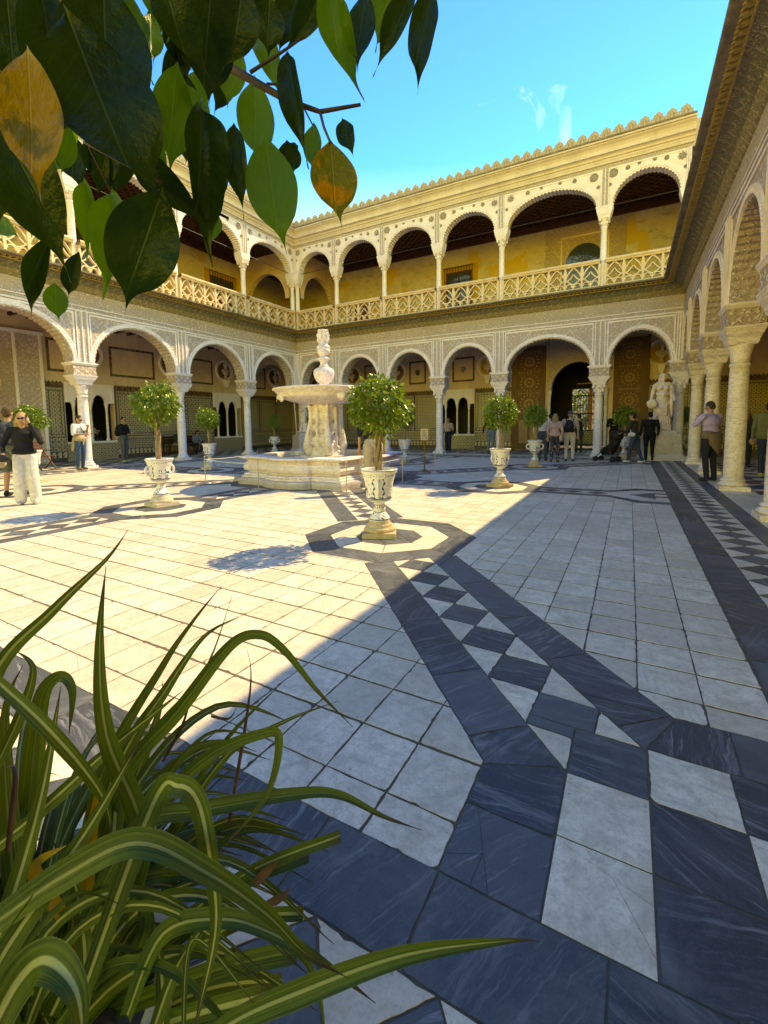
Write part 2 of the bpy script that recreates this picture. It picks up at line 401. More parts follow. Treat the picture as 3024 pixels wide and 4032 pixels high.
# perimeter: dark strip, lozenges, dark strip
rw = (0.28, 0.42, 0.23)
def ringband(o0, o1, dark):
    for side in range(4):
        if side == 0: a = (IX1+o0, IX1+o1, IY0-o1, IY1+o1); ax = 1
        elif side == 1: a = (IX0-o1, IX0-o0, IY0-o1, IY1+o1); ax = 1
        elif side == 2: a = (IX0-o0, IX1+o0, IY0-o1, IY0-o0); ax = 0
        else: a = (IX0-o0, IX1+o0, IY1+o0, IY1+o1); ax = 0
        lo, hi = (a[2], a[3]) if ax else (a[0], a[1])
        if dark:
            l = lo+0.3*R.random() if False else lo
            while l < hi-1e-6:
                e = min(hi, l+0.30+0.32*R.random())
                if hi-e < 0.2: e = hi
                put([(a[0],l),(a[1],l),(a[1],e),(a[0],e)] if ax else [(l,a[2]),(e,a[2]),(e,a[3]),(l,a[3])], True); l = e
        else:
            n = round((hi-lo)/0.37); st = (hi-lo)/n; w0, w1 = (a[0], a[1]) if ax else (a[2], a[3]); wm = (w0+w1)/2
            Q = (lambda l, w: (w, l)) if ax else (lambda l, w: (l, w))
            for i in range(n):
                l0, l1 = lo+i*st, lo+(i+1)*st; m = (l0+l1)/2
                put([Q(l0,wm),Q(m,w0),Q(l1,wm),Q(m,w1)], True)
                for w in (w0, w1):
                    put([Q(max(lo,m-st),w),Q(l0,wm),Q(m,w)], False)
            for w in (w0, w1): put([Q(hi-st/2,w),Q(hi,wm),Q(hi,w)], False)
ringband(0.0, rw[0], True); ringband(rw[0], rw[0]+rw[1], False); ringband(rw[0]+rw[1], sum(rw), True)
# plain white tiles of the court
covers += oct_cov+[fount_cov]
GX, GY = 0.2775, 0.2945
x0 = 0.082-GX*60
nx = int((IX1-x0)/GX)+2
for i in range(nx):
    a, b = max(IX0, x0+i*GX), min(IX1, x0+(i+1)*GX)
    if b-a < 0.02: continue
    for k in range(-2, 62):
        c, d = max(IY0, 2.515+(k-6)*GY), min(IY1, 2.515+(k-5)*GY)
        if d-c < 0.02: continue
        jx, jy = (0.0036 if a > IX0 else 0.0), (0.0075 if c > IY0 else 0.0); wob = lambda: R.uniform(-0.0016, 0.0016)
        pcs = [[(a+jx+wob(),c+jy+wob()),(b-jx+wob(),c+jy+wob()),(b-jx+wob(),d-jy+wob()),(a+jx+wob(),d-jy+wob())]]
        for B in covers: pcs = subtract(pcs, B, J)
        pcs = [q for q in pcs if area(q) > 3e-4]
        if pcs: slabs.append((pcs, False))
# plain margin between the perimeter bands and the galleries, then the gallery floors
OX0, OX1, OY0, OY1 = IX0-sum(rw), IX1+sum(rw), IY0-sum(rw), IY1+sum(rw)
GX0, GX1, GY0, GY1 = -16.45, 2.15, -0.95, 19.65
def strip_tiles(a, b, c, d, st, dark=None):
    l = c
    while l < d-1e-6:
        e = min(d, l+st*(0.9+0.2*R.random()));
        if d-e < 0.1: e = d
        m = a
        while m < b-1e-6:
            f = min(b, m+st*1.2)
            if b-f < 0.1: f = b
            put([(m,l),(f,l),(f,e),(m,e)], dark(m,l) if dark else False); m = f
        l = e
strip_tiles(OX1, GX1, OY0, OY1, 0.6); strip_tiles(GX0, OX0, OY0, OY1, 0.6)
strip_tiles(GX0, GX1, OY1, GY1, 0.6); strip_tiles(GX0, GX1, GY0, OY0, 0.6)
def chequer(a, b, c, d, st=0.42):
    ni, nk = round((b-a)/st), round((d-c)/st); si, sk = (b-a)/ni, (d-c)/nk
    for i in range(ni):
        for k in range(nk):
            x, y = a+i*si, c+k*sk
            if (i+k) % 2: put([(x,y),(x+si,y),(x+si,y+sk),(x,y+sk)], True)
            else:
                put([(x,y),(x+si,y),(x+si,y+sk)], k % 2 == 0); put([(x,y),(x+si,y+sk),(x,y+sk)], False)
chequer(GX1, 5.9, GY0, GY1+3.8); chequer(-20.2, GX0, GY0, GY1+3.8); chequer(GX0, GX1, GY1, GY1+3.8); chequer(GX0, GX1, -4.4, GY0)
# which ones show largest in the picture
def shown(pcs):
    tot = 0.0; inside = False
    for q in pcs:
        s2 = []
        for x, y in q:
            u, w, dz = proj((x, y, 0))
            if dz < 0.15: return 0.0
            s2.append((u, w))
        cx, cy = sum(p[0] for p in s2)/len(s2), sum(p[1] for p in s2)/len(s2)
        if -40 < cx < WPX+40 and -40 < cy < HPX+40: inside = True
        tot += abs(area(s2))
        if cx < 900 and cy > 2900: tot *= 0.02
    return tot if inside else 0.0
score = [shown(p) for p, d in slabs]
sel = set()
for dk in (False, True):
    idx = sorted([i for i, (p, d) in enumerate(slabs) if d == dk], key=lambda i: -score[i])[:300]
    sel |= set(idx)
def crack(pcs, seed):
    rr = random.Random(seed); out = pcs
    xs = [p[0] for q in pcs for p in q]; ys = [p[1] for q in pcs for p in q]
    cx, cy = rr.uniform(min(xs), max(xs))*0.5+0.25*(min(xs)+max(xs)), rr.uniform(min(ys), max(ys))*0.5+0.25*(min(ys)+max(ys))
    for m_ in range(rr.choice((1, 2, 2, 3))):
        th = rr.random()*math.pi; a, b = math.cos(th), math.sin(th); c = a*cx+b*cy+rr.uniform(-0.06, 0.06); new = []
        for j, q in enumerate(out):
            if m_ and j % 2 == m_ % 2: new.append(q); continue
            for s_ in (1, -1):
                w = clip(q, s_*a, s_*b, s_*c-0.0009)
                if len(w) >= 3 and area(w) > 2e-4: new.append(w)
        out = new
    return out
def worn(q, rr):
    out = []; n = len(q)
    for i in range(n):
        a, b = Vector(q[i]), Vector(q[(i+1) % n]); L = (b-a).length
        if L < 0.03: out.append(tuple(a)); continue
        d = (b-a)/L; nr = Vector((-d.y, d.x)); m = max(3, int(L/0.022)); ph = rr.random()*6
        for k in range(m):
            t = k/m; off = 0.0 if k == 0 else max(0.0, 0.0012+0.0012*math.sin(t*9+ph)+rr.gauss(0, 0.0009))
            if k == 0 and rr.random() < 0.35: off = rr.uniform(0.003, 0.009)
            elif rr.random() < 0.025: off = rr.uniform(0.004, 0.010)
            p_ = a+d*(L*t)+nr*off
            if k == 0: p_ = p_+d*off
            out.append((p_.x, p_.y))
    return out
def tile_geo(pcs, z):
    v, f = [], []
    for q in pcs:
        o = len(v); n = len(q)
        v += [(x, y, z) for x, y in q]+[(x, y, -0.0034) for x, y in q]
        f.append(tuple(range(o, o+n)))
        f += [(o+(i+1) % n, o+i, o+n+i, o+n+(i+1) % n) for i in range(n)]
    return v, f
def set_attr(me, data):
    for nm, typ, vals in (('tint','FLOAT',data[0]),('ang','FLOAT',data[1])):
        a = me.attributes.new(nm, typ, 'FACE'); a.data.foreach_set('value', np.asarray(vals, np.float32))
    a = me.attributes.new('off', 'FLOAT_VECTOR', 'FACE'); a.data.foreach_set('vector', np.asarray(data[2], np.float32).ravel())
rest = {False: [[], [], [[], [], []]], True: [[], [], [[], [], []]]}
for i, (pcs, dk) in enumerate(slabs):
    rr = random.Random(i*13+5)
    t_ = rr.random()**1.2 if not dk else rr.random(); an = rr.choice((0.0, 1.57, 0.0, 1.57, 0.6, 2.2))+rr.uniform(-0.2, 0.2); of = (rr.uniform(-50,50), rr.uniform(-50,50), rr.uniform(-5,5))
    if (not dk and rr.random() < 0.07) or (dk and rr.random() < 0.05): pcs = crack(pcs, i)
    if i in sel and len(pcs) == 1: pcs = [worn(pcs[0], rr)]
    v, f = tile_geo(pcs, rr.uniform(-0.0008, 0.0008))
    if i in sel:
        me = bpy.data.meshes.new('dark_slab' if dk else 'white_tile'); me.from_pydata(v, [], f); me.materials.append(M_SLAB if dk else M_TILE)
        set_attr(me, ([t_]*len(f), [an]*len(f), [of]*len(f))); link(me.name.split('.')[0], me, pavement)
    else:
        V, F, A = rest[dk]; o = len(V); V += v; F += [tuple(a+o for a in q) for q in f]; A[0] += [t_]*len(f); A[1] += [an]*len(f); A[2] += [of]*len(f)
for dk in (False, True):
    V, F, A = rest[dk]; me = bpy.data.meshes.new('dark_slabs' if dk else 'white_tiles'); me.from_pydata(V, [], F); me.materials.append(M_SLAB if dk else M_TILE); set_attr(me, A)
    o = link('distant_dark_slabs' if dk else 'distant_white_tiles', me, pavement); o['kind'] = 'stuff'
# ------------------------------------------------------------------ materials of the palace
def sep(t, v):
    n = t.n('SeparateXYZ'); t.l(v, n.inputs[0]); return n.outputs
def paler(c): return (c[0], c[1]*0.99, min(0.93, c[2]*1.17))
def mat_carved(name, hi, lo, k=1.0, bump=0.8, dist=0.025, dirt=(0.40,0.30,0.18), dirt_amt=0.4, seed=0.0, lat_w=0.55):
    """moorish cut plaster: interlaced lozenge lattice filled with leafy scrolls"""
    hi, lo, dirt = paler(hi), paler(lo), paler(dirt)
    t = NT(name); v = t.co(); w = t.mapping(v, (1,1,1), (0,0,0), (seed, seed*0.7, 0))
    x, y, z = sep(t, w)
    u = t.math('ADD', x, y)
    s1 = t.math('SINE', t.math('MULTIPLY', t.math('ADD', u, z), 21.0*k)); s2 = t.math('SINE', t.math('MULTIPLY', t.math('SUBTRACT', u, z), 21.0*k))
    lat = t.math('ABSOLUTE', t.math('MULTIPLY', s1, s2))
    dv = t.n('VectorMath', operation='MULTIPLY_ADD'); t.l(t.noise(w, 9*k, 3, 0.6, 0, True), dv.inputs[0]); dv.inputs[1].default_value = (0.12/k,)*3; t.l(w, dv.inputs[2])
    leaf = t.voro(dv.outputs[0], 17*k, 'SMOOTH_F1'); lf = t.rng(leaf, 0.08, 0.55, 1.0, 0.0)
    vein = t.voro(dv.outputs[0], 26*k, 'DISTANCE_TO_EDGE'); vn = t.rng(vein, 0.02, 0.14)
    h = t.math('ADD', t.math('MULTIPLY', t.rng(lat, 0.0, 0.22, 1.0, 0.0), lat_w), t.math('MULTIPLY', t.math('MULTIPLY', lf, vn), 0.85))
    col = t.mix(t.rng(h, 0.18, 0.62), lo, hi)  # ochre ground of the relief, darkened to put recess shade into the colour
    st = t.noise(v, 1.3, 6, 0.62); col = t.mix(t.rng(st, 0.45, 0.75, 0, dirt_amt), col, dirt)
    fn = t.noise(v, 30, 4, 0.6); col = t.mix(t.rng(fn, 0.45, 0.75, 0, 0.25), col, lo)
    t.bump(h, bump, dist)
    return t.done(col, 0.85, 0.2)
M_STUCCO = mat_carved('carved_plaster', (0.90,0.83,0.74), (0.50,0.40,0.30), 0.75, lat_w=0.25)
M_STUCCO2 = mat_carved('carved_plaster_frieze', (0.90,0.83,0.74), (0.48,0.38,0.28), 0.95, 0.9, 0.025, seed=3.1, lat_w=0.1)
M_STUCCO3 = mat_carved('carved_plaster_strip', (0.92,0.86,0.78), (0.55,0.45,0.34), 1.3, 0.9, 0.02, seed=7.7, lat_w=0.15)
M_STUCCO_W2 = mat_carved('carved_plaster_warm_frieze', (0.82,0.70,0.54), (0.46,0.35,0.23), 0.9, 1.0, 0.03, (0.42,0.30,0.16), 0.5, seed=2.2, lat_w=0.12)
M_STUCCO_W = mat_carved('carved_plaster_warm', (0.82,0.70,0.54), (0.46,0.35,0.23), 0.7, 1.0, 0.03, (0.42,0.30,0.16), 0.5, lat_w=0.3)
M_BLOCK = mat_carved('carved_impost_plaster', (0.88,0.78,0.64), (0.50,0.38,0.25), 0.6, 1.0, 0.03)
M_BLOCK_W = mat_carved('carved_impost_plaster_warm', (0.80,0.64,0.44), (0.42,0.30,0.17), 0.6, 1.0, 0.03)
M_CAVETTO = mat_carved('mossy_carved_cornice', (0.36,0.31,0.19), (0.16,0.14,0.085), 0.55, 1.0, 0.03, (0.16,0.15,0.08), 0.7)
M_CAVETTO_L = mat_carved('lower_carved_cornice', (0.48,0.38,0.21), (0.26,0.20,0.10), 0.6, 1.0, 0.03, (0.22,0.20,0.10), 0.6)
M_RELIEF_BROWN = mat_carved('brown_tile_frieze', (0.30,0.19,0.08), (0.10,0.055,0.025), 0.6, 0.8, 0.015)
def mat_plain_plaster(name, c1, c2, scale=2.0, bump=0.25):
    c1, c2 = paler(c1), paler(c2)
    t = NT(name); v = t.co(); f = t.noise(v, scale, 7, 0.65); g_ = t.noise(v, 14, 5, 0.7)
    s_ = t.noise(t.mapping(v, (3,3,0.5)), 1.6, 5, 0.6)
    col = t.mix(t.rng(f, 0.35, 0.7), c1, c2); col = t.mix(t.rng(g_, 0.5, 0.8, 0, 0.3), col, tuple(x*0.6 for x in c2)); col = t.mix(t.rng(s_, 0.55, 0.8, 0, 0.35), col, tuple(x*0.55 for x in c2))
    t.bump(g_, bump, 0.01); return t.done(col, 0.85, 0.2)
M_MOULD = mat_plain_plaster('moulded_plaster', (0.90,0.84,0.76), (0.80,0.71,0.60))
M_MOULD_W = mat_plain_plaster('moulded_plaster_warm', (0.82,0.70,0.53), (0.68,0.54,0.37))
M_UPPER = mat_plain_plaster('pale_upper_plaster', (0.86,0.82,0.76), (0.72,0.66,0.58), 2.6)
M_EAVE = mat_plain_plaster('ochre_eave_plaster', (0.70,0.62,0.50), (0.56,0.48,0.36), 1.5)
M_LEDGE = mat_plain_plaster('weathered_ledge_stone', (0.30,0.24,0.14), (0.13,0.10,0.06), 5.0, 0.6)
M_ROPE = simple('gilded_rope_moulding', (0.50,0.36,0.13), (0.22,0.15,0.06), 20, 0.7)
M_DARKSTONE = simple('blackened_stone', (0.06,0.05,0.035), (0.12,0.095,0.06), 9, 0.9, 0.5, 30)
M_MEDAL = mat_carved('carved_medallion_plaster', (0.80,0.72,0.62), (0.50,0.42,0.32), 1.3, 1.0, 0.02)
M_BALUS = mat_plain_plaster('honey_tracery_stone', (0.82,0.66,0.42), (0.64,0.49,0.28), 3.0, 0.4)
M_MERLON = mat_plain_plaster('stained_merlon_ceramic', (0.58,0.50,0.36), (0.30,0.25,0.16), 6.0, 0.5)
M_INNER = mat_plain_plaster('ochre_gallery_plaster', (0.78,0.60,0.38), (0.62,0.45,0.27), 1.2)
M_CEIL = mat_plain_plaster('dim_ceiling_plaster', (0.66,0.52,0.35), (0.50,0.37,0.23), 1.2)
def mat_column(name, c1, c2, vein):
    c1, c2, vein = paler(c1), paler(c2), paler(vein)
    t = NT(name); v = t.co(); oi = t.n('ObjectInfo'); add = t.n('VectorMath', operation='ADD'); t.l(v, add.inputs[0]); cm = t.n('CombineXYZ'); t.l(t.math('MULTIPLY', oi.outputs['Random'], 30.0), cm.inputs[0]); t.l(t.math('MULTIPLY', oi.outputs['Random'], 17.0), cm.inputs[2]); t.l(cm.outputs[0], add.inputs[1]); w = add.outputs[0]
    f = t.noise(w, 3.0, 6, 0.62, 0.8); ve = t.noise(t.mapping(w, (3.5,3.5,9.0), (0.5,0.3,0)), 1.0, 6, 0.55, 1.8); g_ = t.noise(w, 30, 4, 0.6)
    col = t.mix(t.rng(f, 0.35, 0.7), c1, c2); vv = t.math('ABSOLUTE', t.math('SUBTRACT', ve, 0.5)); col = t.mix(t.rng(vv, 0.0, 0.03, 0.75, 0.0), col, vein)
    col = t.mix(t.rng(g_, 0.5, 0.8, 0, 0.25), col, vein); t.bump(g_, 0.15, 0.005); return t.done(col, 0.5, 0.35)
M_COL = mat_column('white_veined_marble', (0.88,0.83,0.75), (0.76,0.68,0.57), (0.44,0.38,0.31))
M_COL_Y = mat_column('honey_veined_marble', (0.84,0.74,0.57), (0.66,0.55,0.38), (0.35,0.26,0.15))
M_COL_W = mat_column('pale_upper_marble', (0.90,0.87,0.83), (0.80,0.76,0.70), (0.55,0.51,0.46))
def mat_peeled():
    t = NT('peeling_ochre_wall'); v = t.co(); f = t.noise(t.mapping(v, (1,1,0.8)), 0.75, 7, 0.55, 0.3); m = t.rng(f, 0.555, 0.562)
    gr = t.noise(v, 2.2, 8, 0.7); dk = t.noise(t.mapping(v, (1.2,1.2,3.0)), 1.4, 7, 0.7)
    och = t.mix(t.noise(v, 3, 5), (0.66,0.46,0.17), (0.56,0.38,0.16)); base = t.mix(t.rng(gr, 0.3, 0.7), (0.66,0.56,0.42), (0.50,0.41,0.30)); base = t.mix(t.rng(dk, 0.55, 0.72, 0, 0.75), base, (0.12,0.09,0.06))
    t.bump(t.math('ADD', m, t.math('MULTIPLY', gr, 0.3)), 0.5, 0.01); return t.done(t.mix(m, base, och), 0.9, 0.15)
M_PEEL = mat_peeled()
def mat_azulejo():
    t = NT('glazed_dado_tiles'); v = t.co(); oi = t.n('ObjectInfo'); rn = oi.outputs['Random']; x, y, z = sep(t, v); u = t.math('ADD', x, y)
    k = t.math('ADD', 4.6, t.math('MULTIPLY', rn, 2.0))
    fu = t.math('SUBTRACT', t.math('FRACT', t.math('MULTIPLY', u, k)), 0.5); fz = t.math('SUBTRACT', t.math('FRACT', t.math('MULTIPLY', z, k)), 0.5)
    r = t.math('SQRT', t.math('ADD', t.math('MULTIPLY', fu, fu), t.math('MULTIPLY', fz, fz)))
    ring = t.rng(t.math('ABSOLUTE', t.math('SUBTRACT', r, 0.36)), 0.05, 0.09, 1.0, 0.0); core = t.rng(r, 0.12, 0.18, 1.0, 0.0)
    di = t.math('ABSOLUTE', t.math('SUBTRACT', t.math('ABSOLUTE', fu), t.math('ABSOLUTE', fz))); diag = t.rng(di, 0.03, 0.07, 1.0, 0.0)
    iu = t.math('FLOOR', t.math('MULTIPLY', u, k)); iz = t.math('FLOOR', t.math('MULTIPLY', z, k)); cell = t.n('CombineXYZ'); t.l(iu, cell.inputs[0]); t.l(iz, cell.inputs[1]); t.l(rn, cell.inputs[2]); wn = t.n('TexWhiteNoise'); t.l(cell.outputs[0], wn.inputs['Vector'])
    base = t.mix(wn.outputs['Value'], (0.24,0.20,0.13), (0.16,0.155,0.12)); col = t.mix(t.math('MULTIPLY', diag, 0.8), base, (0.46,0.31,0.13)); col = t.mix(ring, col, (0.62,0.54,0.38)); col = t.mix(core, col, t.mix(rn, (0.05,0.09,0.17), (0.28,0.18,0.05)))
    edge = t.math('MAXIMUM', t.math('ABSOLUTE', fu), t.math('ABSOLUTE', fz)); col = t.mix(t.rng(edge, 0.47, 0.49), col, (0.04,0.035,0.03))
    dn = t.noise(v, 1.5, 5, 0.6); col = t.mix(t.rng(dn, 0.45, 0.8, 0, 0.5), col, (0.24,0.18,0.10)); t.bump(t.math('ADD', ring, diag), 0.25, 0.004); return t.done(col, 0.38, 0.45)
M_AZUL = mat_azulejo()
M_AZ_DARK = simple('dark_tile_border', (0.07,0.055,0.045), (0.12,0.09,0.07), 30, 0.4)
def mat_step_tile():
    t = NT('stepped_tile_band'); x, y, z = sep(t, t.co()); u = t.math('ADD', x, y)
    fu = t.math('FRACT', t.math('MULTIPLY', u, 5.0)); fz = t.math('FRACT', t.math('MULTIPLY', z, 7.0)); m = t.math('GREATER_THAN', fu, t.math('ADD', 0.22, t.math('MULTIPLY', t.math('FLOOR', t.math('MULTIPLY', fz, 3.0)), 0.18)))
    return t.done(t.mix(m, (0.09,0.07,0.06), (0.55,0.45,0.30)), 0.4, 0.4)
M_STEP = mat_step_tile()
def mat_wood(name, c1, c2, k=1.0):
    t = NT(name); v = t.co(); g_ = t.noise(t.mapping(v, (14*k,14*k,1.2)), 1.5, 5, 0.6, 0.4); col = t.mix(t.rng(g_, 0.3, 0.7), c1, c2); t.bump(g_, 0.3, 0.006); return t.done(col, 0.6, 0.3)
M_WOOD_CEIL = mat_wood('dark_coffer_wood', (0.13,0.050,0.030), (0.07,0.028,0.017))
M_WOOD_BEAM = mat_wood('dark_red_beam_wood', (0.11,0.035,0.022), (0.055,0.02,0.014))
M_DOOR = mat_wood('old_carved_door_wood', (0.22,0.11,0.045), (0.13,0.065,0.028))
M_DOOR_L = mat_wood('worn_lattice_wood', (0.48,0.29,0.15), (0.32,0.18,0.085))
M_SHUTTER = mat_wood('red_brown_shutter_wood', (0.14,0.045,0.02), (0.08,0.025,0.012))
M_IRON = simple('wrought_iron', (0.018,0.017,0.016), (0.035,0.03,0.026), 30, 0.6, spec=0.4)
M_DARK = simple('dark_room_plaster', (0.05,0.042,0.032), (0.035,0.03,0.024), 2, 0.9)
def mat_glass(name, c, rough=0.06):
    t = NT(name); return t.done(t.mix(t.noise(t.co(), 2.0, 3), c, tuple(x*1.8 for x in c)), rough, 0.6)
M_GLASS = mat_glass('window_glass', (0.03,0.04,0.055))
# ------------------------------------------------------------------ the arcaded wings
def ell_pt(c, zs, a, b, th): return (c+a*math.cos(th), zs+b*math.sin(th))
def arch_panel(mb, u0, u1, zs, zt, a, b, d0, d1, teeth=30, amp=0.03, e=0.05):
    c = (u0+u1)/2; N = teeth*2
    S = [ell_pt(c, zs, a+e, b+e, math.pi*(1-i/N)) for i in range(N+1)]
    I = [ell_pt(c, zs, a+(amp if i % 2 else 0), b+(amp if i % 2 else 0), math.pi*(1-i/N)) for i in range(N+1)]
    for dd, fl in ((d0, 1), (d1, -1)):
        o = len(mb.v)
        vs_ = [(p[0], dd, p[1]) for p in S]+[(p[0], dd, zt) for p in S]+[(p[0], dd, p[1]) for p in I]
        fs = []
        for i in range(N):
            fs.append((i, i+1, N+1+i+1, N+1+i)); fs.append((2*N+2+i, 2*N+2+i+1, i+1, i))
        k = len(vs_); vs_ += [(u0,dd,zs),(S[0][0],dd,zs),(S[0][0],dd,zt),(u0,dd,zt),(S[-1][0],dd,zs),(u1,dd,zs),(u1,dd,zt),(S[-1][0],dd,zt)]
        fs += [(k,k+1,k+2,k+3),(k+4,k+5,k+6,k+7)]
        if fl < 0: fs = [tuple(reversed(q)) for q in fs]
        mb.add(vs_, fs)
    vs_ = [(p[0], d0, p[1]) for p in I]+[(p[0], d1, p[1]) for p in I]
    mb.add(vs_, [(i, N+1+i, N+1+i+1, i+1) for i in range(N)])
    return S
def archivolt(u0, u1, zs, a, b, d, o1=0.055, o2=0.20, ribs=46, t=0.035):
    mb = MB(); c = (u0+u1)/2; N = ribs*2
    prof = [(o1,0.0),(o1+0.01,-t),(o1+0.035,-t),(o1+0.045,-t*0.4),(o2-0.045,-t*0.4),(o2-0.035,-t*0.9),(o2-0.01,-t*0.9),(o2,0.0)]
    n = len(prof); vs_, fs = [], []
    for i in range(N+1):
        for j, (o, dd) in enumerate(prof):
            tw = 0.5 if j >= n//2 else 0.0
            th = math.pi*(1-min(N, max(0, i+tw*2))/N); rib = -t*0.55 if (i % 2 and j in (3, 4)) else 0.0
            p = ell_pt(c, zs, a+o, b+o, th); vs_.append((p[0], d+dd+rib, p[1]))
    for i in range(N):
        for j in range(n-1): fs.append((i*n+j, i*n+j+1, (i+1)*n+j+1, (i+1)*n+j))
    return mb.add(vs_, fs)
# shared column meshes ------------------------------------------------
def lower_column_meshes(mc, mblock, ionic):
    b = MB(); b.frustum(0, 0, 0.245, 0.245, 0, 0.24, 0.24, 0.085); b.smooth = True
    b.lathe([(0.225,0.086),(0.245,0.105),(0.245,0.13),(0.222,0.15),(0.195,0.158),(0.19,0.175),(0.205,0.188),(0.205,0.205),(0.186,0.22),(0.176,0.245)], 22)
    base = b.mesh('base', mc)
    s = MB(); s.smooth = True; s.lathe([(0.176,0.235),(0.166,0.27),(0.167,0.9),(0.164,1.6),(0.156,2.2),(0.150,2.40),(0.168,2.412),(0.172,2.43),(0.168,2.448),(0.154,2.46)], 24)
    shaft = s.mesh('column', mc)
    c = MB(); c.smooth = True
    c.lathe([(0.152,2.455),(0.158,2.56),(0.172,2.66),(0.196,2.75),(0.225,2.81)], 24)
    c.smooth = False; c.frustum(0, 0, 0.215, 0.215, 2.80, 0.24, 0.24, 2.845)
    if ionic:
        c.smooth = True
        for sx in (-1, 1):
            for sy in (-1, 1):
                c.ell((sx*0.19, sy*0.19, 2.74), (0.062, 0.062, 0.068), 10, 6); c.ell((sx*0.14, sy*0.14, 2.60), (0.05, 0.05, 0.075), 8, 6)
        for sx, sy in ((1,0),(-1,0),(0,1),(0,-1)): c.ell((sx*0.185, sy*0.185, 2.68), (0.045, 0.045, 0.05), 8, 6)
        c.smooth = False
    c.frustum(0, 0, 0.23, 0.23, 2.845, 0.245, 0.245, 2.90)
    cap = c.mesh('capital', mc)
    q = MB(); q.frustum(0, 0, 0.255, 0.245, 2.90, 0.265, 0.255, 2.94); q.frustum(0, 0, 0.275, 0.26, 2.94, 0.32, 0.28, 2.99); q.frustum(0, 0, 0.325, 0.285, 2.99, 0.335, 0.29, 3.03); q.frustum(0, 0, 0.345, 0.295, 3.03, 0.375, 0.31, 3.09); q.frustum(0, 0, 0.385, 0.315, 3.09, 0.39, 0.32, 3.125)
    abac = q.mesh('abacus', mc)
    k = MB(); k.box(-0.355, 0.355, -0.295, 0.295, 3.125, 3.445)
    blk = k.mesh('impost_block', mblock)
    m = MB(); m.frustum(0, 0, 0.36, 0.30, 3.445, 0.41, 0.33, 3.50); m.box(-0.415, 0.415, -0.335, 0.335, 3.50, 3.54)
    top = m.mesh('impost_moulding', M_MOULD if mblock == M_BLOCK else M_MOULD_W)
    return base, shaft, cap, abac, blk, top
def upper_column_meshes():
    b = MB(); b.frustum(0, 0, 0.19, 0.19, 6.42, 0.18, 0.18, 6.50); b.smooth = True; b.lathe([(0.15,6.50),(0.168,6.53),(0.15,6.57),(0.125,6.60)], 16); base = b.mesh('base', M_COL_W)
    s = MB(); s.smooth = True; s.lathe([(0.125,6.59),(0.117,6.63),(0.116,7.6),(0.106,8.66),(0.125,8.68),(0.125,8.71),(0.108,8.73)], 16); shaft = s.mesh('column', M_COL_W)
    c = MB(); c.smooth = True; c.lathe([(0.108,8.725),(0.12,8.84),(0.155,8.95),(0.185,9.0)], 16)
    for sx in (-1, 1):
        for sy in (-1, 1): c.ell((sx*0.15, sy*0.15, 8.95), (0.055,0.055,0.06), 8, 6); c.ell((sx*0.10, sy*0.10, 8.83), (0.04,0.04,0.06), 8, 5)
    c.smooth = False; c.frustum(0, 0, 0.19, 0.19, 8.99, 0.20, 0.20, 9.05); cap = c.mesh('capital', M_COL)
    q = MB(); q.frustum(0, 0.0, 0.20, 0.19, 9.05, 0.23, 0.21, 9.13); q.frustum(0, 0, 0.235, 0.215, 9.13, 0.30, 0.225, 9.42); imp = q.mesh('impost_block', M_UPPER)
    return base, shaft, cap, imp
LOWM = {}
def lower_set(kind):
    if kind not in LOWM:
        LOWM[kind] = lower_column_meshes({'w': M_COL, 'i': M_COL, 'y': M_COL_Y}[kind], M_BLOCK_W if kind == 'y' else M_BLOCK, kind == 'i')
    return LOWM[kind]
UPM = upper_column_meshes()
def put_column(wing, u, kind, d=0.275):
    base, shaft, cap, abac, blk, top = lower_set(kind)
    c = link('column', shaft, wing, (u, d, 0))
    for me in (base, cap, abac, blk, top): link(me.name.split('.')[0], me, c)
def put_upper_column(wing, u, d=0.2):
    base, shaft, cap, imp = UPM
    c = link('upper_column', shaft, wing, (u, d, 0))
    for me in (base, cap, imp): link(me.name.split('.')[0], me, c)
# tracery of the balustrade ------------------------------------------
def bar2d(mb, pts, w, d0, d1):
    n = len(pts); L, Rr = [], []
    for i in range(n):
        a = Vector(pts[max(i-1,0)]); b = Vector(pts[min(i+1,n-1)]); t = (b-a).normalized(); nn = Vector((-t.y, t.x))*w/2; p = Vector(pts[i]); L.append(p+nn); Rr.append(p-nn)
    vs_ = [(p.x,d0,p.y) for p in L]+[(p.x,d0,p.y) for p in Rr]+[(p.x,d1,p.y) for p in L]+[(p.x,d1,p.y) for p in Rr]
    fs = []
    for i in range(n-1):
        fs += [(n+i, n+i+1, i+1, i), (2*n+i, 2*n+i+1, 3*n+i+1, 3*n+i), (i, i+1, 2*n+i+1, 2*n+i), (3*n+i, 3*n+i+1, n+i+1, n+i)]
    mb.add(vs_, fs)
def bez(p0, p1, p2, n=8): return [((1-t)**2*p0[0]+2*(1-t)*t*p1[0]+t*t*p2[0], (1-t)**2*p0[1]+2*(1-t)*t*p1[1]+t*t*p2[1]) for t in [i/n for i in range(n+1)]]
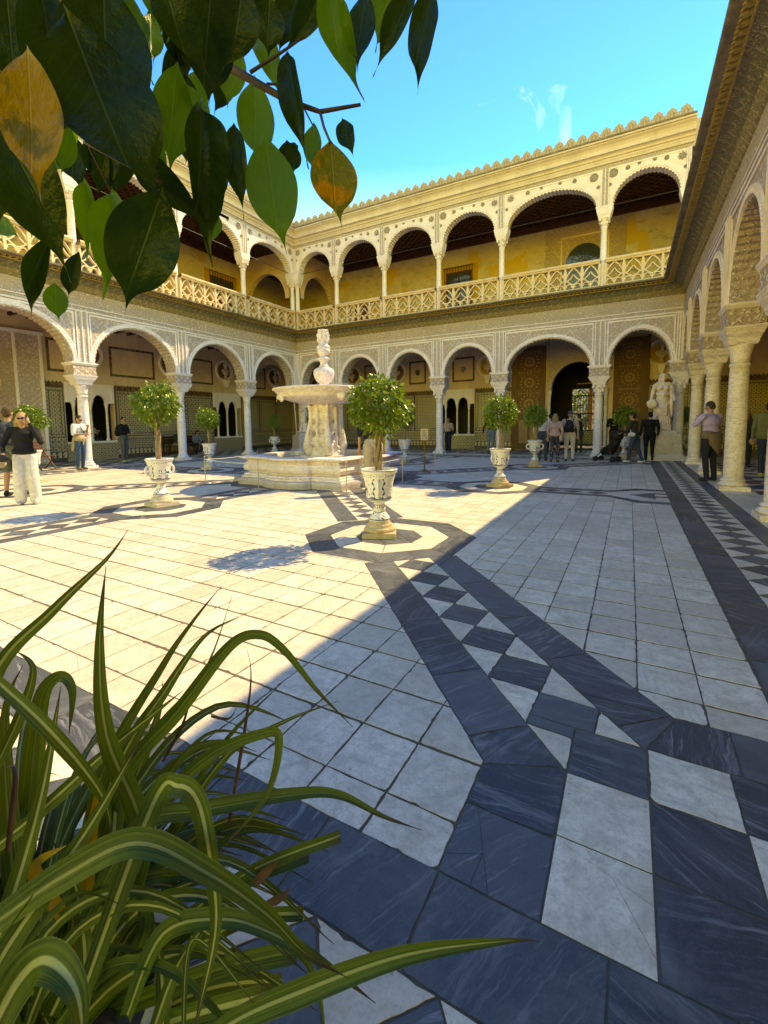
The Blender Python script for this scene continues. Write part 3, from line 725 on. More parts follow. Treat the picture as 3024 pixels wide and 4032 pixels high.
def balustrade(wing, a, b):
    n = max(2, round((b-a)/0.60)); w = (b-a)/n; z0, H = 6.54, 0.80; r = MB()
    r.sweep([(-0.02,7.34),(-0.05,7.36),(-0.05,7.39),(-0.09,7.42),(-0.10,7.47),(-0.07,7.50),(0.20,7.50),(0.22,7.45),(0.18,7.40),(0.16,7.34),(-0.02,7.34)], a, b)
    rail = r.build('balustrade', M_BALUS, wing)
    s = MB(); s.box(a, b, -0.05, 0.17, 6.44, 6.54); s.build('sill', M_BALUS, rail)
    for i in range(n):
        t = MB(); x = a+i*w; d0, d1 = 0.0, 0.12; Z = lambda f: z0+H*f
        bar2d(t, [(x,z0),(x,z0+H)], 0.07, d0-0.015, d1+0.015)
        if i == n-1: bar2d(t, [(x+w,z0),(x+w,z0+H)], 0.07, d0-0.014, d1+0.014)
        m = x+w/2
        for sg in (-1, 1):
            e = m-sg*w/2
            bar2d(t, bez((e,Z(0.36)), (e+sg*w*0.10,Z(0.78)), (m,Z(1.0))), 0.042, d0, d1)          # pointed arch
            bar2d(t, bez((e,Z(0.98)), (e+sg*w*0.16,Z(0.70)), (e,Z(0.50)), 6), 0.035, d0+0.004, d1-0.004) # blade
            bar2d(t, bez((e,Z(0.36)), (e+sg*w*0.30,Z(0.44)), (m,Z(0.72))), 0.038, d0+0.002, d1-0.002)
            bar2d(t, bez((m,Z(0.22)), (e+sg*w*0.22,Z(0.30)), (e,Z(0.52)), 6), 0.038, d0+0.003, d1-0.003)
            ce = m-sg*w*0.25; rr = w*0.20
            bar2d(t, [(ce+rr*math.cos(math.pi*k/8), Z(0.0)+0.06+rr*1.15*math.sin(math.pi*k/8)) for k in range(9)], 0.034, d0+0.001, d1-0.001)
            for q in (-1, 1): t.add([(ce+q*rr*0.95,d0+0.03,Z(0.10)),(ce+q*rr*0.45,d0+0.03,Z(0.14)),(ce+q*rr*0.9,d0+0.03,Z(0.20)),(ce+q*rr*0.95,d1-0.03,Z(0.10)),(ce+q*rr*0.45,d1-0.03,Z(0.14)),(ce+q*rr*0.9,d1-0.03,Z(0.20))], [(0,1,2),(5,4,3),(0,3,4,1),(1,4,5,2)])
        bar2d(t, [(m,Z(0.0)),(m,Z(0.26))], 0.045, d0-0.004, d1+0.004)
        t.build('tracery_panel', M_BALUS, rail)
def merlon_mesh():
    m = MB(); out = [(-0.155,0),(0.155,0),(0.165,0.10),(0.15,0.26),(0.115,0.33),(0.125,0.36),(0.06,0.43),(0.0,0.52),(-0.06,0.43),(-0.125,0.36),(-0.115,0.33),(-0.15,0.26),(-0.165,0.10)]
    m.prism(out, 0.0, 0.13)
    rib = [(-0.10,0.03),(0.10,0.03),(0.10,0.22),(0.0,0.40),(-0.10,0.22)]; n = len(rib); inn = [(u*0.72, 0.03+(z-0.03)*0.8) for u, z in rib]
    m.add([(u,-0.001,z) for u,z in rib]+[(u*0.95,-0.03,z) for u,z in rib]+[(u,-0.03,z) for u,z in inn]+[(u,-0.004,z) for u,z in inn], [(i,(i+1)%n,n+(i+1)%n,n+i) for i in range(n)]+[(n+i,n+(i+1)%n,2*n+(i+1)%n,2*n+i) for i in range(n)]+[(2*n+i,2*n+(i+1)%n,3*n+(i+1)%n,3*n+i) for i in range(n)])
    m.box(-0.02, 0.02, -0.022, 0, 0.04, 0.30); m.box(0.165, 0.205, 0.02, 0.10, 0, 0.26)
    return m.mesh('merlon', M_MERLON)
MERLON = merlon_mesh()
def medal_meshes():
    a = MB(); a.T = Matrix.Rotation(rad(90), 4, 'X'); a.lathe([(1.0,0.0),(1.0,0.10),(0.88,0.16),(0.80,0.08),(0.55,0.07),(0.40,0.14),(0.15,0.16)], 20)
    s = MB(); star = []
    for k in range(16): r = 1.0 if k % 2 == 0 else 0.66; star.append((r*math.cos(math.pi*k/8), r*math.sin(math.pi*k/8)))
    s.prism(star, -0.10, 0.0); inn = [(x*0.55, y*0.55) for x, y in star]; s.prism(inn, -0.17, -0.10)
    return a.mesh('medallion', M_MEDAL), s.mesh('star_medallion', M_MEDAL)
MEDAL, STAR = medal_meshes()
def wing(name, label, loc, rz, cols, kinds, crown, upper=True, ends=(0.0, 0.0), warm=False, merlons=True, detail=True, upper_end=None, ext=0.0):
    w = empty(name, loc, rz); tag(w, label, 'building')
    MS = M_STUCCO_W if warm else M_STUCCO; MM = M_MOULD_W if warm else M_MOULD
    U0, U1 = cols[0]-ends[0], cols[-1]+ends[1]
    for i, u in enumerate(cols):
        if kinds[i]: put_column(w, u, kinds[i])
    zs = 3.54
    for i in range(len(cols)-1):
        u0, u1 = cols[i], cols[i+1]; a = (u1-u0)/2-0.37; b = crown-zs
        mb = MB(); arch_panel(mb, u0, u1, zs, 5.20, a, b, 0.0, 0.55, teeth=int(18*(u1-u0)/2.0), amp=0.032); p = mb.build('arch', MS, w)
        archivolt(u0, u1, zs, a, b, 0.0).build('archivolt', MM, p)
        # plain frame round the arch panel
        f = MB(); g_ = 0.235
        f.box(u0+g_, u1-g_, -0.028, 0.0, 5.10, 5.16)
        for s_ in (u0+g_, u1-g_-0.045): f.box(s_, s_+0.045, -0.026, 0.0, 3.54+0.45, 5.10)
        f.build('panel_frame', MM, p)
    for i, u in enumerate(cols):
        lo, hi = (max(U0, u-0.19), min(U1, u+0.19))
        if hi-lo < 0.1: continue
        s = MB(); s.box(lo, hi, -0.022, 0.0, 3.54, 5.20); st = s.build('pilaster_strip', M_STUCCO_W2 if warm else M_STUCCO3, w)
        t = MB()
        for x in (lo, (lo+hi)/2-0.02, hi-0.04): t.box(x, x+0.04, -0.05, -0.022, 3.54, 5.20)
        t.build('fillet', MM, st)
    if ends[0] or ends[1]:
        e = MB()
        if ends[0]: e.box(U0, cols[0], 0.0, 0.55, 0.0, 5.20)
        if ends[1]: e.box(cols[-1], U1, 0.0, 0.55, 0.0, 5.20)
        e.build('end_pier', MS, w)
    fz = MB(); fz.box(U0, U1, 0.0, 0.55, 5.20, 5.90); fr = fz.build('frieze', M_STUCCO_W2 if warm else M_STUCCO2, w)
    l = MB(); l.box(U0, U1, -0.045, 0.0, 5.195, 5.245); l.box(U0, U1, -0.03, 0.0, 5.36, 5.39); l.build('string_course', MM, fr)
    c = MB(); c.smooth = True; c.sweep([(0.0,5.84),(-0.05,5.86),(-0.06,5.90),(-0.085,5.96),(-0.13,6.02)], U0-0.4, U1+0.4); c.build('cornice', M_CAVETTO_L, w)
    c = MB(); c.smooth = True; c.sweep([(-0.13,6.02),(-0.15,6.03),(-0.17,6.06),(-0.22,6.12),(-0.30,6.17),(-0.40,6.20)], U0-0.4, U1+0.4); co = c.build('cornice', M_CAVETTO, w)
    c = MB(); c.sweep([(-0.40,6.195),(-0.43,6.195),(-0.43,6.225),(-0.40,6.228)], U0-0.5, U1+0.5); c.build('fillet', M_ROPE, co)
    dn = MB(); x = U0-0.5
    while x < U1+0.5:
        dn.box(x, x+0.075, -0.52, -0.42, 6.228, 6.262); x += 0.15
    dn.build('dentil_row', M_ROPE, co)['kind'] = 'stuff'
    c = MB(); c.box(U0-0.6, U1+0.6, -0.44, 0.3, 6.262, 6.30); c.build('backing', M_DARKSTONE, co)
    c = MB(); c.sweep([(-0.44,6.263),(-0.655,6.275),(-0.685,6.29),(-0.69,6.33),(-0.66,6.345),(0.3,6.44),(0.3,6.30)], U0-0.65, U1+0.65); c.build('ledge', M_LEDGE, w)
    rp = MB(); rp.smooth = True; x = U0-0.6; k = 0
    while x < U1+0.6:
        rp.ell((x, -0.53, 6.258), (0.052, 0.022, 0.018), 6, 4, Matrix.Rotation(0.5, 3, 'Z')); x += 0.088
    rp.build('rope_moulding', M_ROPE, co)['kind'] = 'stuff'
    # gallery: inner wall, ceiling, floor of the storey above
    DW = 4.0
    iw = MB(); iw.box(U0-5.2, U1+5.2, DW, DW+0.3, 0.0, 5.6) if name not in ('rear_arcade_wing', 'left_arcade_wing') else None
    if iw.v: iw.build('gallery_wall', M_INNER, w)
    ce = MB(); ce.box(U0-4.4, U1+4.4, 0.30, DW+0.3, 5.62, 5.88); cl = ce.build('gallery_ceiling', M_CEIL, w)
    bm_ = MB(); x = U0-4
    while x < U1+4: bm_.box(x, x+0.10, 0.55, DW, 5.50, 5.62); x += 0.55
    bm_.build('beams', M_WOOD_BEAM, cl)
    if not upper:
        rf = MB(); rf.box(U0-0.0, U1+0.0, 0.0, 6.0, 6.445, 6.6); rf.build('terrace', M_LEDGE, w); return w
    UE = upper_end if upper_end is not None else U1
    for u in cols:
        put_upper_column(w, u)
    zs = 9.42
    for i in range(len(cols)-1):
        u0, u1 = cols[i], cols[i+1]; a = (u1-u0)/2-0.30; b = min(0.95, a*0.92)
        mb = MB(); arch_panel(mb, u0, u1, zs, 10.72, a, b, 0.0, 0.40, teeth=int(20*(u1-u0)/2.0), amp=0.045, e=0.065); p = mb.build('upper_arch', M_UPPER, w)
        archivolt(u0, u1, zs, a, b, 0.0, 0.07, 0.15, 30, 0.016).build('archivolt', M_UPPER, p)
        wd = u1-u0
        if detail:
            for fx, fz_, r, st in ((-0.40,10.44,0.15,wd > 3), (0.40,10.44,0.15,wd <= 3), (-0.25,10.56,0.075,0), (0.25,10.56,0.075,0), (-0.10,10.62,0.05,0), (0.10,10.62,0.06,0), (-0.44,10.12,0.06,0), (0.44,10.12,0.06,0)):
                o = link('star_medallion' if st else 'medallion', STAR if st else MEDAL, p, ((u0+u1)/2+fx*wd*(1.0 if abs(fx) > 0.3 else 0.9), 0.0, fz_ if abs(fx) < 0.3 else fz_+(0.06 if fz_ > 10.3 else 0)))
                o.scale = (r, 0.20, r)
        f = MB(); f.box(u0+0.16, u1-0.16, -0.02, 0.0, 10.655, 10.685); f.build('panel_frame', M_UPPER, p)
        balustrade(w, u0+0.10, u1-0.10)
        tr = MB(); tr.tube([(u0+0.3,0.2,9.46),(u1-0.3,0.2,9.46)], 0.016, 6); tr.build('tie_rod', M_IRON, w) if wd > 2 and detail else None
    for u in cols:
        lo, hi = max(U0, u-0.13), min(U1, u+0.13)
        if hi-lo < 0.1: continue
        s = MB(); s.box(lo, hi, -0.018, 0.0, 9.42, 10.72); st = s.build('upper_pilaster_strip', M_MEDAL, w)
        t = MB()
        for x in (lo, (lo+hi)/2-0.015, hi-0.03): t.box(x, x+0.03, -0.036, -0.018, 9.42, 10.72)
        t.build('fillet', M_UPPER, st)
    ub = MB(); ub.box(U0, UE, 0.0, 0.40, 10.72, 11.0); ub.build('upper_frieze', M_MEDAL, w)
    ev = MB(); ev.sweep([(0.0,10.86),(-0.05,10.86),(-0.06,10.92),(-0.09,10.97),(-0.09,11.01),(-0.14,11.03),(-0.15,11.09),(-0.20,11.13),(-0.27,11.14),(-0.27,11.18),(-0.23,11.20),(-0.24,11.30),(-0.29,11.38),(-0.37,11.44),(-0.37,11.47),(-0.43,11.48),(-0.43,11.54)], U0-0.4, UE); ev.build('eave', M_EAVE, w)
    gt = MB(); gt.sweep([(-0.43,11.54),(-0.46,11.55),(-0.44,11.61),(-0.20,11.64),(0.3,11.66)], U0-0.42, UE); gt.build('gutter', M_LEDGE, w)
    if merlons:
        x = U0-0.30
        while x < UE:
            o = link('merlon', MERLON, w, (x, -0.36, 11.615)); o.scale = (1.1, 1, 0.72); x += 0.400
    # upper gallery
    fl = MB(); fl.box(U0-4.2, UE+ext, 0.3, 4.2, 6.10, 6.44); fl.build('upper_floor', M_LEDGE, w)
    rf = MB(); rf.add([(U0-5,0.0,11.62),(UE,0.0,11.62),(UE,4.3,12.6),(U0-5,4.3,12.6)], [(0,1,2,3)]); rf.box(U0-4.2, UE, 0.4, 4.2, 10.98, 11.05); rf.build('roof', M_EAVE, w)
    cb = MB(); cb.box(U0-4.2, UE+ext, 0.4, 4.1, 10.86, 10.97); cw = cb.build('upper_ceiling', M_WOOD_CEIL, w)
    if detail:
        cg = MB(); st = 0.36; L = UE-U0+4.0; n = int((L+3.6)/st)
        for sg in (1, -1):
            for i in range(n+1):
                s0 = U0-3.9-(0 if sg > 0 else -0)+i*st-(3.6 if sg > 0 else 0)
                pts = []
                for q in range(2): pts.append((s0+(3.5 if sg > 0 else -3.5)*q+(0 if sg > 0 else 0), 0.45+3.5*q))
                (xa, ya), (xb, yb) = pts
                lo, hi = U0-3.9, UE-0.02
                if min(xa, xb) > hi or max(xa, xb) < lo: continue
                def cl_(x, y, xo, yo, lim):
                    t = (lim-x)/(xo-x); return lim, y+(yo-y)*t
                if xa < lo: xa, ya = cl_(xa, ya, xb, yb, lo)
                if xb < lo: xb, yb = cl_(xb, yb, xa, ya, lo)
                if xa > hi: xa, ya = cl_(xa, ya, xb, yb, hi)
                if xb > hi: xb, yb = cl_(xb, yb, xa, ya, hi)
                t = Vector((xb-xa, yb-ya, 0)).normalized(); nn = Vector((-t.y, t.x, 0))*0.035; A, B = Vector((xa,ya,0)), Vector((xb,yb,0))
                zz = 10.80+(0.002 if sg > 0 else 0); v8 = []
                for z in (zz, 10.86): v8 += [A-nn+Vector((0,0,z)), B-nn+Vector((0,0,z)), B+nn+Vector((0,0,z)), A+nn+Vector((0,0,z))]
                cg.add(v8, [(0,3,2,1),(4,5,6,7),(0,1,5,4),(1,2,6,5),(2,3,7,6),(3,0,4,7)])
        cg.build('coffer_ribs', M_WOOD_BEAM, cw)
    bmv = MB(); bmv.box(U0-4.0, UE+ext, 3.78, 3.9, 10.50, 10.80); bmv.box(U0-4.0, UE+ext, 3.72, 3.9, 10.58, 10.66); bmv.build('wall_beam', M_WOOD_BEAM, w)
    uw = MB(); uw.box(U0-4.2, UE+ext, 3.9, 4.2, 6.44, 10.86); uw.build('upper_gallery_wall', M_PEEL, w)
    if UE > 0 and upper_end is not None: e = MB(); e.box(UE, UE+0.3, 0.0, 4.2, 6.44, 11.6); e.build('end_wall', M_EAVE, w)
    return w
BACKC = [-16.0, -13.42, -10.62, -7.80, -4.96, -1.10, 1.55]
LEFTC = [-3.0, 0.70, 4.45, 8.30, 12.05, 15.70, 19.2]
RIGHTC = [-19.2, -17.15, -14.05, -10.95, -7.85, -4.75, -1.65, 0.5]
back = wing('rear_arcade_wing', 'far two-storey arcade facing the camera with six arches and wooden door leaves', (0,19.2,0), 0, BACKC, ['w','w','w','i','i','i','i'], 4.72, upper_end=1.62)
left = wing('left_arcade_wing', 'sun-streaked two-storey arcade on the left of the court', (-16.0,0,0), rad(90), LEFTC, ['w']*6+[None], 4.92, ext=3.9)
right = wing('right_arcade_wing', 'shaded single-storey arcade running along the right edge with honey marble columns', (1.55,0,0), rad(-90), RIGHTC, [None,'y','y','y','y','y','y','y'], 4.85, upper=False, warm=True)

# ------------------------------------------------------------------ inner walls of the galleries
def wall_with_holes(mb, u0, u1, z0, z1, d0, d1, holes):
    """boxes round rectangular holes (ua,ub,za,zb), holes sorted and apart in u"""
    x = u0
    for a, b, c, e in sorted(holes):
        if a > x: mb.box(x, a, d0, d1, z0, z1)
        if c > z0: mb.box(a, b, d0, d1, z0, c)
        if e < z1: mb.box(a, b, d0, d1, e, z1)
        x = b
    mb.box(x, u1, d0, d1, z0, z1)
def arch_fill(mb, ua, ub, zs, zt, d0, d1, teeth=12, amp=0.02, horseshoe=0.0):
    arch_panel(mb, ua, ub, zs, zt, (ub-ua)/2-0.052, (zt-zs)*0.92-0.05, d0, d1, teeth, amp)
def twin_window(parent, uc, D, flip=1, light=None):
    """two horseshoe lights with slim shafts in a pale frame"""
    w0, z0, z1 = 0.98, 0.80, 3.22
    f = MB()
    for s_ in (-1, 1):
        a, b = (uc-0.66, uc-0.03) if s_ < 0 else (uc+0.03, uc+0.66)
        arch_panel(f, a, b, 2.42, 2.98, 0.25, 0.34, D-0.05, D+0.10, 10, 0.03, 0.03)
    f.box(uc-0.98, uc-0.66, D-0.05, D+0.10, 2.42, 3.22); f.box(uc+0.66, uc+0.98, D-0.05, D+0.10, 2.42, 3.22); f.box(uc-0.66, uc+0.66, D-0.05, D+0.10, 2.98, 3.22); f.box(uc-0.03, uc+0.03, D-0.05, D+0.10, 2.42, 2.98)
    win = f.build('twin_window', M_MOULD, parent)
    fr = MB(); fr.box(uc-0.90, uc+0.90, D-0.075, D-0.05, 3.10, 3.14); fr.box(uc-0.90, uc-0.86, D-0.074, D-0.05, 2.50, 3.10); fr.box(uc+0.86, uc+0.90, D-0.074, D-0.05, 2.50, 3.10); fr.build('frame', M_MOULD, win)
    for x in (uc-0.66, uc, uc+0.66):
        s = MB(); s.smooth = True; s.lathe([(0.085,0.80),(0.085,0.86),(0.055,0.90),(0.05,1.6),(0.046,2.12),(0.06,2.16),(0.05,2.19),(0.085,2.36),(0.085,2.42)], 12, (x, D+0.025)); s.build('shaft', M_COL, win)
    sl = MB(); sl.box(uc-0.98, uc+0.98, D-0.10, D+0.3, 0.72, 0.80); sl.build('sill', M_MOULD, win)
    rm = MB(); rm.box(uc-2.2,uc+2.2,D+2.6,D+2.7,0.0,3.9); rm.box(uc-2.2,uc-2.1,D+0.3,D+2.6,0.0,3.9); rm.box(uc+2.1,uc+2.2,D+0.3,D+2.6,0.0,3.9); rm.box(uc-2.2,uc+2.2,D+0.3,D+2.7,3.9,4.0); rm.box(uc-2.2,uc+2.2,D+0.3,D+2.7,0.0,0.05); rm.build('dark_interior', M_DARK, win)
    if light is not None:
        lg = MB(); lg.box(light, light+0.22, D+1.3, D+1.34, 0.85, 1.5); lg.box(light, light+0.22, D+1.3, D+1.34, 1.75, 2.7); lg.build('red_shutter', M_RED, win)
        lg = MB(); lg.box(light, light+0.22, D+1.3, D+1.34, 1.5, 1.75); lg.build('pale_panel', M_MOULD, win)
    return win
M_RED = simple('red_painted_panel', (0.30,0.05,0.02), (0.22,0.035,0.015), 4, 0.7)
def dado(parent, u0, u1, D, holes=()):
    """tiled dado: panels with dark borders, ribbed bands below, crested top"""
    def segs():
        x = u0
        for a, b in sorted(holes):
            if a > x: yield x, a
            x = b
        if u1 > x: yield x, u1
    for a, b in segs():
        n = max(1, round((b-a)/1.55)); st = (b-a)/n
        bk = MB(); bk.box(a, b, D-0.02, D, 0.0, 3.18); bk.build('dado', M_AZ_DARK, parent)
        for i in range(n):
            p = MB(); p.box(a+i*st+0.055, a+(i+1)*st-0.055, D-0.035, D-0.02, 1.02, 2.98); o = p.build('tile_panel', M_AZUL, parent)
            q = MB()
            for (x0_, x1_, z0_, z1_) in ((a+i*st+0.055, a+(i+1)*st-0.055, 2.86, 2.89),(a+i*st+0.055, a+(i+1)*st-0.055, 1.10, 1.13)): q.box(x0_, x1_, D-0.038, D-0.035, z0_, z1_)
            for x0_ in (a+i*st+0.14, a+(i+1)*st-0.17): q.box(x0_, x0_+0.03, D-0.039, D-0.035, 1.13, 2.86)
            q.build('border', M_AZ_DARK, o)
        bd = MB()
        for k, (z0_, z1_) in enumerate(((0.44,0.54),(0.56,0.64),(0.66,0.74),(0.76,0.84),(0.86,0.98))): bd.box(a, b, D-0.045-0.008*(k % 2), D-0.02, z0_, z1_)
        bd.build('ribbed_tile_band', M_AZUL, parent)
        sp = MB(); sp.box(a, b, D-0.05, D-0.02, 0.18, 0.40); sp.build('stepped_tile_band', M_STEP, parent)
        cr_ = MB(); cr_.box(a, b, D-0.045, D-0.02, 3.02, 3.10); x = a
        while x < b-0.12:
            cr_.add([(x+0.02+0.10*c_, D-0.04, 3.10+h) for c_, h in ((0,0),(1,0),(1,0.09),(0.5,0.15),(0,0.09))]+[(x+0.02+0.10*c_, D-0.01, 3.10+h) for c_, h in ((0,0),(1,0),(1,0.09),(0.5,0.15),(0,0.09))], [(0,1,2,3,4),(1,0,5,6),(2,1,6,7),(3,2,7,8),(4,3,8,9),(0,4,9,5)]); x += 0.135
        cr_.build('crested_border', M_RELIEF_BROWN, parent)
def roundel(parent, uc, zc, D, gold=False):
    r = MB(); r.T = Matrix.Translation((uc, D, zc)) @ Matrix.Rotation(rad(90), 4, 'X'); r.smooth = True
    r.lathe([(0.44,0.0),(0.44,0.05),(0.50,0.07),(0.50,0.10),(0.56,0.11),(0.60,0.08),(0.60,0.0)], 36, cap=False); o = r.build('roundel', M_MOULD, parent)
    b = MB(); b.T = Matrix.Translation((uc, D-0.002, zc)) @ Matrix.Rotation(rad(90), 4, 'X'); b.lathe([(0.45,0.0),(0.45,0.012)], 36); b.build('niche_disc', M_GOLD if gold else M_NICHE, o)
    k = MB(); k.frustum(uc, D-0.16, 0.07, 0.06, zc-0.92, 0.16, 0.15, zc-0.55); k.box(uc-0.19, uc+0.19, D-0.33, D, zc-0.55, zc-0.50); k.build('console', M_MOULD, o)
M_GOLD = simple('gilded_niche', (0.46,0.28,0.03), (0.34,0.19,0.02), 6, 0.5)
M_NICHE = simple('umber_niche', (0.24,0.14,0.07), (0.16,0.09,0.045), 5, 0.85)
def frieze_frames(parent, spans, D):
    for a, b in spans:
        m = MB(); zt, zb = 4.92, 3.62
        m.box(a, b, D-0.012, D, zt-0.10, zt); m.box(a, b, D-0.012, D, zb, zb+0.10); m.box(a, a+0.10, D-0.011, D, zb+0.1, zt-0.1); m.box(b-0.10, b, D-0.011, D, zb+0.1, zt-0.1)
        m.build('painted_frame', M_RELIEF_BROWN, parent)
def mat_shield():
    t = NT('painted_shield'); ck = t.n('TexChecker'); t.l(t.co('Generated'), ck.inputs[0]); ck.inputs['Scale'].default_value = 4.0; ck.inputs[1].default_value = (0.03,0.06,0.14,1); ck.inputs[2].default_value = (0.45,0.42,0.36,1); return t.done(ck.outputs[0], 0.5)
M_SHIELD = mat_shield()
M_SHIELD_G = simple('green_gold_shield', (0.16,0.13,0.03), (0.05,0.07,0.03), 30, 0.5)
D = 4.0
# rear wall ------------------------------------------------------------
wm = MB(); wall_with_holes(wm, -20.0, 5.6, 0.0, 5.62, D, D+0.3, [(-9.24,-7.30,0.80,3.20),(-3.55,-0.95,0.0,4.40)])
bw = wm.build('gallery_wall', M_INNER, back)
dado(back, -20.0, 5.6, D, [(-9.28,-7.26),(-5.30,-0.60+1.25)])
dw = MB(); dw.box(-9.28, -7.26, D-0.045, D-0.004, 0.0, 0.72); dw.build('tiled_parapet', M_AZUL, back)
wk = twin_window(back, -8.27, D)
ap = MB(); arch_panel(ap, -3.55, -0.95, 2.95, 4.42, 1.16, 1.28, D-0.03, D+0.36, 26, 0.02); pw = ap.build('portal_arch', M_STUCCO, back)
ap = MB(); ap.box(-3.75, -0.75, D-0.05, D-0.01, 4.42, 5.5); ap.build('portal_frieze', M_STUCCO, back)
for x in (-3.50, -1.0):
    s = MB(); s.smooth = True; s.lathe([(0.11,0.0),(0.11,0.12),(0.075,0.18),(0.07,1.4),(0.065,2.5),(0.085,2.54),(0.07,2.58),(0.12,2.85),(0.12,2.95)], 14, (x, D-0.06)); s.build('portal_column', M_COL, back)
def rosette(mb, uc, zc, r, D, n=16):
    for k in range(n):
        a = 2*math.pi*k/n
        for r0, r1, r2, wv in ((0.22,0.36,0.58,0.075),(0.64,0.76,0.92,0.085)):
            aa = a+(math.pi/n if r0 > 0.5 else 0); ca, sa = math.cos(aa), math.sin(aa)
            P = lambda q, s_: (uc+r*(q*ca-s_*sa), D, zc+r*(q*sa+s_*ca))
            a4 = [P(r0,0), P(r1,-wv), P(r2,0), P(r1,wv)]
            mb.add([(x, d_-0.018, z) for x, d_, z in a4]+[(x, d_, z) for x, d_, z in a4], [(0,1,2,3),(1,0,4,5),(2,1,5,6),(3,2,6,7),(0,3,7,4)])
    a4 = [(uc+r*0.12*math.cos(math.pi*k/4), D, zc+r*0.12*math.sin(math.pi*k/4)) for k in range(8)]
    mb.add([(x, d_-0.02, z) for x, d_, z in a4], [tuple(range(8))])
def door_leaf(u0, u1, Dd):
    m = MB(); m.box(u0, u1, Dd, Dd+0.09, 0.06, 5.12); leaf = m.build('door_leaf', M_DOOR, back)
    f = MB()
    for a, b, c, e in ((u0,u0+0.20,0.06,5.12),(u1-0.20,u1,0.06,5.12),(u0+0.20,u1-0.20,4.92,5.12),(u0+0.20,u1-0.20,1.62,1.80),(u0+0.20,u1-0.20,0.06,0.24)): f.box(a, b, Dd-0.035, Dd, c, e)
    f.build('frame', M_DOOR, leaf)
    uc, wv = (u0+u1)/2, (u1-u0)/2-0.22
    for zc in (2.32, 3.36, 4.38):
        q = MB(); rosette(q, uc, zc, wv*1.02, Dd-0.001); q.build('star_rosette', M_DOOR_L, leaf)
    st = MB(); rr = random.Random(3)
    for zc in (1.86, 2.84, 3.87, 4.86):
        for k in range(9):
            x = uc-wv+0.06+k*(2*wv-0.12)/8; s_ = 0.045
            st.add([(x,Dd-0.016,zc-s_),(x+s_,Dd-0.016,zc),(x,Dd-0.016,zc+s_),(x-s_,Dd-0.016,zc),(x,Dd,zc-s_),(x+s_,Dd,zc),(x,Dd,zc+s_),(x-s_,Dd,zc)], [(0,1,2,3),(1,0,4,5),(2,1,5,6),(3,2,6,7),(0,3,7,4)])
    for zc in (2.32, 3.36, 4.38):
        for sx in (-1, 1):
            for sz in (-1, 1):
                x, z = uc+sx*wv*0.86, zc+sz*0.44
                for k in range(5):
                    a = 2*math.pi*k/5; p = (x+0.075*math.cos(a), z+0.075*math.sin(a)); s_ = 0.03
                    st.add([(p[0],Dd-0.016,p[1]-s_),(p[0]+s_,Dd-0.016,p[1]),(p[0],Dd-0.016,p[1]+s_),(p[0]-s_,Dd-0.016,p[1])], [(0,1,2,3)])
    st.build('lattice_studs', M_DOOR_L, leaf)['kind'] = 'stuff'
    for a, b in ((u0+0.26, uc-0.05), (uc+0.05, u1-0.26)): g_ = MB(); g_.frustum((a+b)/2, 0, (b-a)/2, 0.0, 0, (b-a)/2, 0, 0) if False else None; p = MB(); p.box(a, b, Dd-0.015, Dd, 0.34, 1.52); p.build('lower_panel', M_DOOR_L, leaf)
door_leaf(-5.20, -3.70, D-0.14); door_leaf(-0.72, 0.58, D-0.14)
lk = MB(); lk.box(0.58, 0.70, D-0.12, D, 0.0, 5.2); lk.box(-5.34, -5.20, D-0.12, D, 0.0, 5.2); lk.build('door_jamb', M_DOOR, back)
for i, uc in enumerate((-18.1, -14.95, -11.92, -9.32, -6.55, 1.12)): roundel(back, uc, 4.36, D, gold=i >= 3)
frieze_frames(back, [(-17.3,-15.75),(-14.15,-12.7),(-11.15,-10.1),(-8.55,-7.3)], D)
for i, (uc, m_) in enumerate(((-16.5,M_SHIELD_G),(-13.4,M_SHIELD_G),(-10.62,M_SHIELD_G),(-7.92,M_SHIELD))):
    sh = MB(); sh.prism([(uc-0.13,4.42),(uc-0.13,4.20),(uc,4.08),(uc+0.13,4.20),(uc+0.13,4.42)], D-0.02, D); sh.build('painted_shield', m_, back)
# dark passage behind the portal with a barred window on the garden
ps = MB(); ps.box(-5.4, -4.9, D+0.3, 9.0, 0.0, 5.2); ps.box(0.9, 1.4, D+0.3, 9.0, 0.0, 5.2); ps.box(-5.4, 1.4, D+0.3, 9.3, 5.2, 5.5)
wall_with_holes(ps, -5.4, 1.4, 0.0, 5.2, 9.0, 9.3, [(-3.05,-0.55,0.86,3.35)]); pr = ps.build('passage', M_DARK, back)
tp = MB(); tp.box(-3.05, -0.55, 8.94, 9.0, 0.1, 0.84); tp.build('tiled_parapet', M_AZUL, pr)
for k in range(17):
    b_ = MB(); x = -3.0+k*0.15; b_.tube([(x,9.1,0.86),(x,9.1,2.90)], 0.016, 6); b_.smooth = True
    for z in (1.45, 2.35): b_.ell((x,9.1,z), (0.035,0.035,0.06), 6, 5)
    b_.build('grille_bar', M_IRON, pr)
b_ = MB()
for z in (0.88, 1.86, 2.90, 3.32): b_.box(-3.05, -0.55, 9.07, 9.13, z-0.035, z+0.035)
b_.box(-3.12, -3.0, 9.05, 9.2, 0.86, 3.40); b_.build('grille_rail', M_IRON, pr)
def ring(mb, x, d, z, r, t=0.022, n=18): mb.tube([(x+r*math.cos(2*math.pi*k/n), d, z+r*math.sin(2*math.pi*k/n)) for k in range(n+1)], t, 6, cap=False)
b_ = MB(); b_.smooth = True; ring(b_, -1.78, 9.1, 3.11, 0.17); ring(b_, -1.78, 9.1, 3.11, 0.10)
for sx in (-1, 1):
    for k in range(3): ring(b_, -1.78+sx*(0.34+0.24*k), 9.1, 3.11, 0.11, 0.02)
b_.build('grille_crest', M_IRON, pr)
